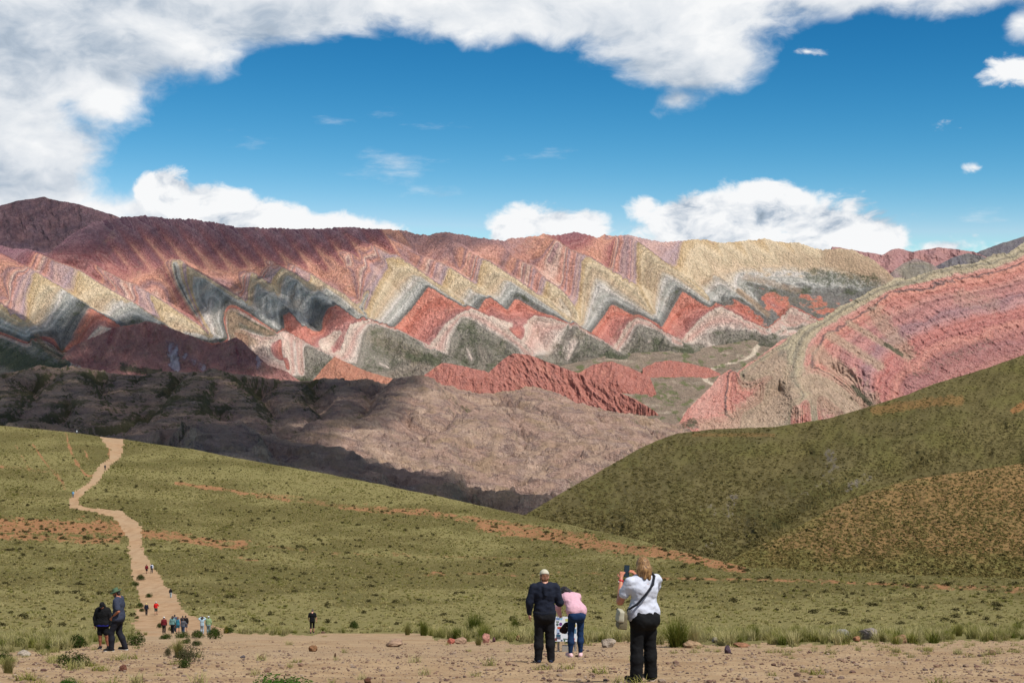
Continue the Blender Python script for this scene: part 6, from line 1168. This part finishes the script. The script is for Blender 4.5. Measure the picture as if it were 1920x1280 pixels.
link('band', grow([cap(w0 - ax_ * 0.045, w0 - ax_ * 0.025, 0.040, None, 0.01)], 0.006, cuts=[(w0 - ax_ * 0.05, ax_), (w0 - ax_ * 0.022, -ax_)], name='band', mat=plain((190, 30, 44), 0.5)), br)
link('bead', grow([ell(w0 - ax_ * 0.035 + V3(-0.042, -0.01, 0), (0.010, 0.010, 0.010), 0.01)], 0.004, name='bead', mat=plain((230, 226, 220), 0.3)), br)
bag = thing('shoulder_bag', 'beige shoulder bag with dark strap at the hip of the blonde woman', 'bag', lady.location, lz, ls)
_rb = Matrix.Rotation(math.radians(-18), 4, 'Z') @ Matrix.Rotation(math.radians(8), 4, 'Y')
def slab(name, a, b, c, mat, at, n=4, bulge=0.25):
    v, f = ico(4); q = np.sign(v) * np.abs(v) ** (2.0 / n); q = q / np.maximum(np.abs(q).max(1), 1e-6)[:, None] * (0.78 + 0.22 * np.abs(v).max(1))[:, None]
    q = q * np.array([a, b, c]); q[:, 0] *= 1 + bulge * np.clip(-q[:, 2] / c, -1, 1); q += 0.006 * gnoise(q[:, 1] * 18, q[:, 2] * 18, 5)[:, None] * v
    q = q @ np.array(_rb.to_3x3()).T + np.array(at); return mesh_np(name, q, tris=f, mats=[mat], smooth=True)
bb_ = link('bag_body', slab('bag_body', 0.056, 0.128, 0.120, cloth((128, 118, 92)), (-0.335, 0.02, 0.90)), bag)
link('flap', slab('flap', 0.040, 0.132, 0.082, cloth((186, 180, 158)), (-0.372, 0.015, 0.965), bulge=0.1), bb_)
link('buckle', box_mesh('buckle', 0.03, 0.02, 0.035, plain((150, 150, 154), 0.3, 0.8), 0.003, (-0.30, -0.12, 1.045)), bb_)
ST = [(-0.30, -0.07, 1.05), (-0.20, -0.165, 1.14), (-0.07, -0.195, 1.28), (0.05, -0.175, 1.40), (0.115, -0.10, 1.50), (0.13, -0.01, 1.53), (0.11, 0.09, 1.47)]
link('strap', grow([cap(a_, b_, 0.017, None, 0.01) for a_, b_ in zip(ST[:-1], ST[1:])], 0.008, name='strap', mat=cloth((34, 36, 44))), bag)
hb = thing('handbag', 'dark handbag hanging in front of the bending woman in pink', 'bag', wom.location, wom.rotation_euler.z, wom.scale[0])
hb_ = link('bag_body', grow([cap((-0.27, 0.22, 0.56), (-0.17, 0.22, 0.66), 0.062, 0.075, 0.05), cap((-0.20, 0.22, 0.53), (-0.12, 0.22, 0.68), 0.05, 0.06, 0.05)], 0.012, wav=0.004, name='bag_body', mat=cloth((40, 26, 28))), hb)
link('clasp', grow([ell((-0.17, 0.15, 0.64), (0.02, 0.012, 0.014), 0.01)], 0.006, name='clasp', mat=plain((190, 180, 160), 0.3)), hb_)
link('strap', grow([cap((-0.13, 0.22, 0.72), (-0.12, 0.24, 0.95), 0.010, None, 0.01), cap((-0.12, 0.24, 0.95), (-0.03, 0.20, 1.14), 0.010, None, 0.01)], 0.008, name='strap', mat=cloth((30, 22, 24))), hb)

# ---- the board covered in stickers
sp_ = gd(1062, float(on_ground(1062, 1222)[0]) + 0.2)
sg_ = thing('sign', 'white info board covered in small stickers on two short posts', 'sign', sp_, math.radians(-4))
M_BOARD = plain((226, 230, 236), 0.5)
bw, bh, bz = 0.66, 0.66, 0.62
tl = Matrix.Rotation(math.radians(-10), 4, 'X')
bo = link('board', box_mesh('board', bw, 0.03, bh, M_BOARD, 0.004, (0, 0, bz), tl), sg_)
for sx in (-0.22, 0.24): link('post', box_mesh('post', 0.06, 0.05, 0.62, plain((150, 148, 146), 0.7), 0.004, (sx, 0.06, 0.27)), sg_)
link('post', box_mesh('foot_block', 0.20, 0.16, 0.18, plain((170, 164, 154), 0.9), 0.01, (-0.02, 0.05, 0.07)), sg_).name = 'base_block'
rs = random.Random(4)
def disc(r, n=18): return [(r * math.cos(2 * math.pi * i / n), r * math.sin(2 * math.pi * i / n)) for i in range(n)]
def rect(a, b): return [(-a, -b), (a, -b), (a, b), (-a, b)]
def sticker(x, z, shape, col, lift=0, ang_=0.0, par=None):
    n = len(shape); c, s = math.cos(ang_), math.sin(ang_)
    pts = []
    for dy in (-0.0185 - 0.002 * lift, -0.0165):
        for (a, b) in shape: v = tl @ Vector((x + c * a - s * b, dy, z - 0 + s * a + c * b)); pts.append((v.x, v.y, v.z + bz))
    me = bpy.data.meshes.new('sticker'); me.from_pydata(pts, [], [list(range(n))] + [[i, i + n, (i + 1) % n + n, (i + 1) % n] for i in range(n)]); me.materials.append(plain(col, 0.45))
    return link('sticker', me, par or bo)
# (x, z from the board's middle)
for it in [(-0.235, 0.27, rect(0.045, 0.03), (120, 140, 190)), (-0.16, 0.275, rect(0.05, 0.03), (150, 200, 226)), (-0.24, 0.19, rect(0.04, 0.022), (120, 130, 120)), (-0.245, 0.12, disc(0.035), (70, 90, 80)), (-0.155, 0.13, disc(0.045), (110, 60, 130)), (-0.15, 0.03, rect(0.095, 0.03), (196, 84, 52)), (-0.105, -0.035, disc(0.05), (96, 186, 90)), (0.04, -0.03, disc(0.03), (60, 74, 120)), (-0.225, -0.06, rect(0.038, 0.06), (170, 190, 222)), (-0.22, -0.115, rect(0.035, 0.02), (50, 70, 130)),
           (-0.02, -0.10, rect(0.05, 0.02), (150, 160, 180)), (0.10, -0.08, disc(0.025), (140, 150, 190)), (-0.215, -0.175, rect(0.06, 0.03), (40, 84, 110)), (-0.215, -0.235, rect(0.062, 0.035), (90, 96, 116)), (0.0, -0.265, rect(0.085, 0.018), (110, 130, 120)), (0.13, -0.262, rect(0.10, 0.020), (200, 40, 70)), (0.13, -0.312, rect(0.10, 0.014), (200, 40, 70)), (-0.125, -0.302, disc(0.026), (70, 84, 116)), (-0.05, -0.302, disc(0.024), (70, 110, 84)), (-0.28, -0.275, rect(0.03, 0.035), (120, 60, 60)), (-0.10, -0.105, rect(0.02, 0.012), (220, 90, 60)), (0.10, 0.18, rect(0.06, 0.05), (150, 170, 200)), (0.22, 0.10, disc(0.05), (200, 180, 90)), (0.24, 0.25, rect(0.05, 0.04), (180, 90, 80)), (0.02, 0.24, rect(0.05, 0.035), (200, 200, 120)), (0.22, -0.05, rect(0.05, 0.06), (90, 130, 160))]:
    par = sticker(*it, ang_=rs.uniform(-0.06, 0.06))
link('sticker', sticker(-0.105, -0.035, disc(0.026), (214, 236, 206), 1).data).parent = bo
# ---- the pair at the left
c4 = gp(193, 1216)
person(dict(loc=c4, H=1.44, turn=176, label='person in black jacket, dark cap and shorts with bare legs, facing the camera', skin=(150, 92, 70), top=(16, 16, 18), topname='jacket', bottom=(14, 14, 18), botname='shorts', pants=0.5, shoe=(16, 16, 18), fat=1.32, arm=1.2, vox=0.012, loose=0.034, wav=0.008, hem=(-0.01, 0.01), pants_loose=0.016,
    J=dict(anl=(-0.19, 0.0, 0.085), ftl=(-0.23, 0.15, 0), knl=(-0.14, 0.03, 0.5), anr=(0.10, 0.0, 0.085), ftr=(0.12, 0.16, 0), ell=(-0.30, 0.0, 1.14), wrl=(-0.31, 0.07, 0.90), elr=(0.29, 0.0, 1.14), wrr=(0.27, 0.08, 0.90), head=(0.01, 0.05, 1.60)), face=(0.1, 1, -0.25), hair='long', hairc=(18, 15, 15), hairc2=(34, 28, 26), hat=('cap', (18, 18, 22)), glasses=True, waistband=(-0.055, 0.05, (30, 34, 120))))
c5 = gp(222, 1219)
person(dict(loc=c5, H=1.72, turn=84, label='bearded man in green bucket hat, grey T-shirt and dark trousers turned left, hand in pocket', skin=(176, 112, 84), top=(58, 64, 82), topname='t_shirt', bottom=(32, 33, 42), shoe=(24, 24, 26), sole=(226, 226, 224), fat=1.08, arm=1.1, vox=0.012, loose=0.026, sleeve=0.45, wav=0.007, hem=(0.0, 0.01), pants_loose=0.02, cuff=0.055,
    J=dict(hpl=(-0.09, 0.0, 0.92), knl=(-0.11, 0.17, 0.52), anl=(-0.12, 0.16, 0.085), ftl=(-0.14, 0.34, 0), knr=(0.09, 0.02, 0.50), anr=(0.10, -0.16, 0.085), ftr=(0.13, 0.0, 0), shl=(-0.19, 0.0, 1.425), ell=(-0.27, -0.10, 1.16), wrl=(-0.19, 0.10, 0.99), hdl=(0.2, 0.5, -0.8), elr=(0.27, -0.02, 1.15), wrr=(0.24, 0.10, 0.93), head=(0, 0.06, 1.62)), face=(-0.15, 1, -0.08), hair='short', hairc=(36, 28, 24), hat=('bucket', (86, 110, 84)), beard=(34, 26, 22)))
wt = thing('wristwatch', 'dark watch on the wrist of the man in the bucket hat', 'watch', c5, math.radians(84), 1.76 / 1.75)
link('watch_band', grow([cap((-0.197, 0.085, 1.005), (-0.205, 0.065, 1.02), 0.036, None, 0.01)], 0.008, name='watch_band', mat=plain((20, 20, 24), 0.4)), wt)
# ---- the walker in black
c6 = gp(585.5, 1187)
person(dict(loc=c6, H=45.5 * c6.y / F, turn=6, label='lone walker in black T-shirt and leggings on the edge of the grass', skin=(206, 152, 128), top=(18, 18, 22), topname='t_shirt', bottom=(18, 18, 22), botname='leggings', pants=0.82, shoe=(60, 40, 42), sole=(130, 126, 122), vox=0.012, loose=0.024, sleeve=0.45, pants_loose=0.006, cuff=0.036,
    J=dict(anl=(-0.10, -0.14, 0.10), ftl=(-0.12, 0.02, 0.0), knl=(-0.10, 0.0, 0.50), anr=(0.09, 0.14, 0.085), ftr=(0.10, 0.30, 0), knr=(0.09, 0.13, 0.51), head=(0.02, 0.12, 1.60), ell=(-0.26, 0.0, 1.16), wrl=(-0.25, 0.14, 0.95), elr=(0.27, -0.03, 1.15), wrr=(0.30, 0.0, 0.92)), face=(0.1, 1, -0.45), hair='short', hairc=(52, 42, 38)))
# ---- walkers on the path
def walk(ph_, sg=1):
    a = 0.16 * ph_
    return dict(anl=(-0.10, a, 0.085), ftl=(-0.11, a + 0.16, 0), knl=(-0.10, a * 0.7 + 0.03, 0.5), anr=(0.10, -a, 0.10), ftr=(0.11, -a + 0.16, 0.0), knr=(0.10, -a * 0.4 + 0.03, 0.5), wrl=(-0.25, 0.05 - a, 0.91), wrr=(0.25, 0.05 + a, 0.91))
GW = 'walkers on the path'
def mini(px, feet, hpx, label, top, bottom, d=None, hair='short', hairc=(44, 34, 28), hat=None, pants=1.0, turn=0, ph_=0.8, J=None, sleeve=1.0, pack=None, skin_=(196, 146, 122), key='', H=None, **kw):
    loc = gp(px, feet) if d is None else gd(px, d)
    Jd = walk(ph_); Jd.update(J or {})
    r, _, _ = person(dict(loc=loc, H=H or hpx * loc.y / F, turn=turn, label=label, skin=skin_, top=top, bottom=bottom, pants=pants, shoe=(50, 46, 46), vox=0.024, wav=0.004, loose=0.026, sleeve=sleeve, hair=hair, hairc=hairc, hat=hat, J=Jd, topkey=key, group=GW, botname='shorts' if pants < 0.6 else 'trousers', topname=kw.get('topname', 'jacket'), fat=kw.get('fat', 1.05), seed=int(px)))
    if pack is not None: b = backpack(r, pack); b['label'] = kw['packlabel']; b['category'] = 'backpack'
    return r
mini(275, 1075, 17.5, 'walker in dark red top and dark shorts, left of the pair high on the path', (120, 30, 40), (34, 28, 34), pants=0.5, ph_=0.7)
mini(284.5, 1074, 18.0, 'walker in white shirt, right of the pair high on the path', (214, 220, 232), (44, 48, 66), pack=(40, 54, 84), packlabel='navy backpack on the walker in the white shirt', ph_=-0.8)
mini(320, 1120, 17.8, 'walker in black jacket and pale blue trousers by the right edge of the path', (26, 26, 30), (176, 196, 206), hair='long', hairc=(30, 26, 26))
mini(274.5, 1153, 23, 'walker in navy jacket and tights with blond hair, left on the path', (32, 36, 56), (28, 30, 42), hairc=(196, 160, 96), ph_=0.6)
mini(292.5, 1152.5, 25, 'walker in bright red jacket, white cap and grey shorts on the path', (222, 34, 34), (84, 92, 84), pants=0.55, hat=('cap', (222, 224, 232)), ph_=-0.6, J=dict(elr=(0.30, 0.1, 1.2), wrr=(0.18, 0.25, 1.22)))
mini(307.5, 0, 0, 'walker in dark red jacket and white cap at the left of the group', (116, 32, 40), (34, 34, 38), d=124, H=1.52, hat=('cap', (232, 234, 238)), ph_=0.2)
mini(323.5, 0, 0, 'walker in pale teal jacket and black trousers in the middle of the group', (112, 150, 148), (30, 32, 40), d=120, H=1.55, hair='long', hairc=(46, 34, 30), ph_=0.9)
mini(327.5, 0, 0, 'tall walker with backpack at the back of the group', (66, 84, 108), (40, 44, 58), d=145, H=1.78, pack=(58, 78, 104), packlabel='slate blue backpack on the tall walker of the group', ph_=0.5)
mini(333.5, 0, 0, 'walker in bright teal sleeveless dress in the middle of the group', (52, 128, 150), (52, 110, 132), d=135, H=1.6, pants=0.4, sleeve=0.0, hair='long', hairc=(92, 62, 46), ph_=-0.7, topname='dress')
mini(342.5, 0, 0, 'dark-clothed walker half hidden behind the one in black jacket', (44, 44, 50), (40, 40, 48), d=146, H=1.66, ph_=0.6)
mini(348, 0, 0, 'walker in black jacket and grey shorts at the right of the group', (24, 24, 28), (96, 98, 112), d=140, H=1.7, pants=0.5, ph_=-0.6)
mini(343.5, 0, 0, 'walker in grey top and blue jeans in front of the group', (92, 94, 102), (72, 88, 112), d=128, H=1.38, ph_=0.7, J=dict(elr=(0.30, 0.0, 1.22), wrr=(0.46, 0.04, 1.18)))
mini(379, 0, 0, 'walker in pale blue hooded top with arms raised, beside the green striped one', (176, 200, 214), (168, 186, 202), d=122, H=1.52, hair='long', hairc=(28, 24, 26), ph_=0.1, J=dict(ell=(-0.33, 0.08, 1.50), wrl=(-0.12, 0.16, 1.66), elr=(0.33, 0.08, 1.50), wrr=(0.12, 0.16, 1.66), hdl=(0.4, 0.2, 0.4), hdr=(-0.4, 0.2, 0.4)))
mini(391, 0, 0, 'walker in green striped shirt and white hat behind the shrubs', (88, 124, 84), (130, 156, 160), d=122, H=1.55, hat=('cap', (236, 238, 242)), ph_=0.1, key='stripe', fat=1.25, topname='shirt')
mini(197, 881, 10.3, 'tiny walker in dark clothes on the upper bend of the path', (60, 62, 70), (40, 40, 44), ph_=0.7)
mini(137, 932, 12.2, 'tiny walker in light blue jacket at the lower bend of the upper path', (128, 178, 212), (110, 116, 130), ph_=-0.7)
mini(144, 813.5, 7.5, 'tiny walker in white against the dark slope at the top of the hill', (230, 234, 238), (120, 120, 130), ph_=0.5)
# ------------------------------------------------------------------ single shrubs, grass tufts and rocks
def stems(seed, R, H, n=14):
    r_ = np.random.default_rng(seed); V, Qd = [], []
    for i in range(n):
        a = r_.uniform(0, 6.283); b = r_.uniform(0.25, 0.8) * R; tip = np.array([b * math.cos(a), b * math.sin(a), H * r_.uniform(0.45, 0.8)]); k0 = len(V)
        for t, w_ in ((0, 0.014), (0.5, 0.009), (1, 0.003)):
            c = tip * t * np.array([t ** 0.3 if t else 0, t ** 0.3 if t else 0, 1]) - np.array([0, 0, 0.04 * (1 - t)])
            for q in range(3): V.append(c + w_ * np.array([math.cos(q * 2.1), math.sin(q * 2.1), 0]))
        for s in range(2):
            for q in range(3): Qd.append([k0 + 3 * s + q, k0 + 3 * s + (q + 1) % 3, k0 + 3 * s + 3 + (q + 1) % 3, k0 + 3 * s + 3 + q])
    return mesh_np('stem', np.array(V), np.array(Qd), mats=[M_TWIG])
SH_G = [bush_mesh('foliage', M_SHRUB, 1500, 0.5, 0.55, 200 + i, leaf=0.030, lobes=7) for i in range(3)]
SH_D = [bush_mesh('foliage', M_SHRUBD, 1500, 0.5, 0.55, 210 + i, leaf=0.026, lobes=8) for i in range(2)]
SH_STEM = stems(220, 0.5, 0.55)
M_FRESH = leaf_mat('fresh_shrub_leaves', [(52, 84, 30), (72, 104, 40), (92, 122, 56)], trans=0.2)
SH_F = [bush_mesh('foliage', M_FRESH, 1700, 0.5, 0.5, 230, leaf=0.030, lobes=8)]
SH_Y = bush_mesh('flowers', M_YEL, 260, 0.52, 0.6, 240, leaf=0.022, lobes=6)
GS = 'shrubs round the edge of the stony ground'
rs2 = np.random.default_rng(31)
def shrub(px, base, wpx, hpx, label, kind='g', d=None, group=GS):
    loc = gp(px, base) if d is None else gd(px, d)
    w_ = wpx * loc.y / F; hh = hpx * loc.y / F
    o = thing('shrub', label, 'shrub', loc, float(rs2.uniform(0, 6.28)), 1.0, group); o.scale = (w_, w_, hh / 0.52)
    me = {'g': SH_G, 'd': SH_D, 'f': SH_F, 'y': SH_G}[kind]
    link('foliage', me[int(rs2.integers(0, len(me)))], o); link('stem', SH_STEM, o)
    if kind == 'y': link('flowers', SH_Y, o)
    return o
for a_ in [(137, 1249, 52, 27, 'broad dark green shrub in the left foreground below the standing pair'), (6, 1243, 34, 22, 'dark green shrub cut by the left edge of the picture'), (255, 1210, 32, 24, 'dark green shrub just right of the man in the bucket hat'), (150, 1213, 40, 23, 'dark green shrub just left of the person in black jacket'),
           (42, 1211, 28, 15, 'low dark shrub in the grass near the left edge'), (99, 1219, 22, 16, 'small dark shrub in the grass between left edge and the standing pair'), (98, 1190, 26, 11, 'flat dark shrub in the grass up left of the standing pair'), (352, 1240, 54, 26, 'grey-brown twiggy shrub beside a grass tuft, below the walkers', 'd'), (315, 1229, 15, 18, 'small grey shrub at the left of the twiggy grey-brown one', 'd'),
           (344, 1251, 26, 18, 'small green shrub in front of the twiggy grey-brown one'), (340, 1195.5, 32, 12, 'rounded dark shrub below the middle of the walking group'), (310, 1197.5, 28, 11, 'low green shrub at the feet of the walker in dark red'), (374, 1196, 30, 15, 'dark shrub below the walker in pale blue'), (404, 1197, 36, 20, 'tall dark shrub below the walker in green stripes'), (426, 1187, 22, 15, 'shrub full of yellow flowers on the edge of the grass', 'y'),
           (350, 1206, 20, 10, 'left of two small dark shrubs on bare soil under the walkers'), (367, 1210, 22, 11, 'right of two small dark shrubs on bare soil under the walkers'), (298, 1176.5, 14, 9, 'small shrub on the path left of the walking group'), (535, 1294, 112, 27, 'bright green shrub at the bottom edge of the picture', 'f'), (125, 1286, 32, 14, 'small green shrub at the bottom left edge', 'f'), (662, 1179, 20, 15, 'lone dark shrub right of the walker in black'),
           (262, 1087, 18, 10, 'uppermost shrub on the left edge of the lower path'), (253, 1098, 15, 9, 'second shrub from the top on the left edge of the lower path'), (278, 1119, 15, 8, 'twin shrub standing out on the sand of the path'), (261, 1138, 16, 8, 'shrub on the left path edge level with the red jacket'), (265, 1146, 12, 6, 'shrub close to the feet of the walker in navy'), (257, 1159, 10, 5, 'lowest shrub on the left edge of the path'), (322, 1182, 16, 8, 'little shrub between the walker in teal and the path')]:
    shrub(*a_)
# small dark shrubs over the hillside
HS = [bush_mesh('hill_shrub', M_DARK, 90, 0.5, 0.45, 250 + i, leaf=0.10, lobes=5) for i in range(4)]
px, py, d, pts = ground_samples(26000, -40, 1960, 815, 1175, lambda px, py, d: ((path_mask(px, py) < -4) & (gravel_mask(px, py) < -10)) * (0.018 + 0.16 * sstep(dirt_mask(px, py), 0.3, 0.8) + 0.05 * sstep(fbm(px / 70, py / 20, 3, 551), 0.1, 0.4)))
order = np.argsort(d)[:290]
def where_(x, y, soil):
    pc = float(np.interp(y, PATH[:, 0], PATH[:, 1:].mean(1))); g_ = 'bare soil' if soil else 'grass'
    if x < pc: return ('small dark shrub on the %s left of the path, %s' % (g_, 'above its bend' if y < 955 else 'below its bend'))
    if y > 1072: return 'small dark shrub on the %s %s' % ('dry strip' if soil else 'lower grass slope', 'right of the blonde woman' if x > 1207 else 'between path and blonde woman')
    if soil: return 'small dark shrub on the bare strip over the hillside, %s' % ('right of the bending woman' if x > 1080 else 'left of the man in navy')
    return 'small dark shrub in the upper grass %s' % ('right of the bending woman' if x > 1080 else 'between path and man in navy')
for i in order:
    o = link('hillside_shrub', HS[int(rs2.integers(0, 4))], None, Vector(pts[i]), label=where_(px[i], py[i], dirt_mask(px[i:i + 1], py[i:i + 1])[0] > 0.45), category='shrub', group='small shrubs on the hillside')
    s0 = float(rs2.uniform(0.6, 1.5)); o.scale = (s0 * float(rs2.uniform(0.9, 1.6)), s0, s0 * float(rs2.uniform(0.7, 1.0))); o.rotation_euler = (0, 0, float(rs2.uniform(0, 6.28)))
rest = np.argsort(d)[290:]
scatter('hillside_scrub', pts[rest], rs2.uniform(0.6, 1.5, len(rest)), rs2.uniform(0, 6.28, len(rest)), rs2.integers(0, 4, len(rest)), HS, 'countless tiny dark shrubs dotting the far part of the hillside', 'scrub')
# single grass tufts
TF = {'g': [tuft_mesh('blades', M_ICHUG, 420, 1.0, 0.75, 260 + i, seg=3, wd=0.010, base=0.22, droop=0.7) for i in range(2)], 's': [tuft_mesh('blades', M_ICHU, 420, 1.0, 0.75, 270 + i, seg=3, wd=0.010, base=0.22, droop=0.7) for i in range(2)]}
for (x_, b_, w_, h_, k_, lab) in [(890, 1194, 56, 46, 'g', 'biggest green grass tuft left of the man in navy'), (908, 1197, 36, 30, 'g', 'green grass tuft leaning on the right of the biggest one'), (857, 1199, 32, 25, 'g', 'dark green tuft standing by the salmon-coloured stones'), (794, 1191, 28, 28, 'g', 'green grass tuft at the left end of the tuft row'), (965, 1189, 22, 34, 'g', 'upright grass tuft close to the man in navy'), (897, 1209, 22, 20, 's', 'thin straw tuft rooted among the stones below the biggest tuft'), (764, 1190, 22, 24, 's', 'pale straw tuft far left in the tuft row'),
                                  (1270, 1213, 76, 58, 'g', 'huge fan-shaped grass tuft beside the blonde woman'), (1300, 1210, 40, 44, 's', 'straw-coloured tuft grown into the right of the huge one'), (1415, 1200, 26, 30, 'g', 'upright green tuft in the belt right of the huge one'), (1387, 1203, 22, 15, 'g', 'low bright green tuft in the belt right of the huge one'), (1492, 1194, 24, 26, 'g', 'grass tuft left above the grey boulders'), (1655, 1202, 24, 18, 's', 'straw tuft right of the grey boulders'), (1798, 1192, 28, 26, 'g', 'rounded green tuft near the right end of the belt'), (1908, 1189, 34, 24, 'g', 'green tuft at the right edge of the picture'),
                                  (335, 1232, 34, 36, 's', 'grass tuft rising behind the twiggy grey-brown shrub'), (15, 1262, 40, 36, 's', 'straw tuft in the bottom left corner'), (245, 1190, 18, 13, 's', 'little straw tuft where the path meets the soil'), (606, 1186, 20, 12, 'g', 'low green tuft right of the walker in black'), (1545, 1204, 24, 18, 's', 'straw tuft just left of the grey boulders')]:
    loc = gp(x_, b_); o = link('grass_tuft', TF[k_][int(rs2.integers(0, 2))], None, loc, label=lab, category='grass tuft', group='single grass tufts'); q = loc.y / F; o.scale = (w_ * q / 1.15, w_ * q / 1.15, h_ * q / 0.80); o.rotation_euler = (0, 0, float(rs2.uniform(0, 6.28)))
# rocks
def one_stone(rgb, seed, flat):
    k = tuple(rgb)
    if k not in _mc:
        m, nt = newmat('rock_%d' % len(_mc)); p = pos_of(nt); n = nt.noise(p, 2.4, 6, 0.65); c = tuple(0.9 * v for v in lin(rgb)) + (1,)
        principled(nt, nt.mix(nt.step(n, 0.4, 0.65), c, tuple(0.6 * v for v in c[:3]) + (1,)), 0.92, 0.2, n, 0.7, 0.15); _mc[k] = m
    return rock_mesh('rock', _mc[k], seed, 3, flat, 0.4)
for i, (x_, b_, w_, h_, rgb, lab) in enumerate([(1582, 1198, 34, 17, (168, 164, 156), 'pale grey boulder in the grass right of the huge tuft'), (1560, 1196, 16, 12, (164, 112, 104), 'small reddish rock at the left of the pale grey boulder'), (1627, 1198, 36, 21, (158, 146, 140), 'bigger mottled grey boulder right of the pale one'), (1606, 1202, 18, 9, (182, 130, 96), 'low orange stone between the two grey boulders'), (1688, 1205, 26, 14, (186, 142, 110), 'tan rock at the right of the grey boulders'), (1342, 1204, 14, 8, (196, 184, 172), 'small whitish rock right of the huge tuft'),
                                              (1365, 1224, 12, 13, (112, 92, 104), 'small upright purple stone on the bare soil'), (1298, 1214, 32, 13, (190, 158, 124), 'tan stone at the foot of the huge tuft'), (1390, 1212, 30, 7, (178, 128, 96), 'flat orange slab behind the purple stone'), (1140, 1213, 30, 17, (186, 170, 152), 'pale rock between the bending woman and the blonde woman'), (846, 1206, 14, 10, (206, 122, 104), 'salmon red stone by the dark green tuft'), (864, 1206, 20, 10, (186, 152, 126), 'tan stone beside the salmon red one'), (912, 1204, 17, 15, (206, 148, 132), 'pink rock below the biggest green tuft'),
                                              (926, 1203, 6, 8, (120, 86, 88), 'small dark mauve stone right of the pink rock'), (975, 1200, 13, 10, (168, 106, 74), 'rusty brown rock near the feet of the man in navy'), (743, 1212, 34, 12, (190, 158, 132), 'wide low tan mound of rock left of the stones'), (231, 1257, 14, 11, (140, 92, 74), 'brown rock in front of the standing pair'), (45, 1229, 24, 12, (206, 192, 174), 'whitish rock in the grass at the far left'), (488, 1236, 13, 7, (120, 84, 66), 'dark brown stone on the open gravel'), (586, 1221, 18, 10, (160, 118, 84), 'pointed brown stone below the walker in black'), (606, 1186.5, 9, 4, (126, 96, 80), 'flat dark stone by the feet of the walker in black'),
                                              (628, 1232, 4, 8, (110, 76, 60), 'thin upright shard on the open gravel'), (455, 1233, 9, 5, (120, 110, 112), 'bluish grey stone on the open gravel'), (690, 1280, 14, 9, (120, 80, 60), 'brown stone at the bottom edge right of the bright shrub'), (1495, 1268, 16, 7, (140, 112, 96), 'brown stone at the bottom right of the gravel'), (1860, 1226, 14, 8, (150, 118, 96), 'tan stone near the right edge of the gravel')]):
    loc = gp(x_, b_); q = loc.y / F; o = link('rock', one_stone(rgb, 300 + i, 1.0), None, loc, label=lab, category='rock', group='rocks on the stony ground')
    o.scale = (w_ * q / 1.75, w_ * q / 1.75, h_ * q / 1.35); o.rotation_euler = (0, 0, float(rs2.uniform(-0.6, 0.6)))
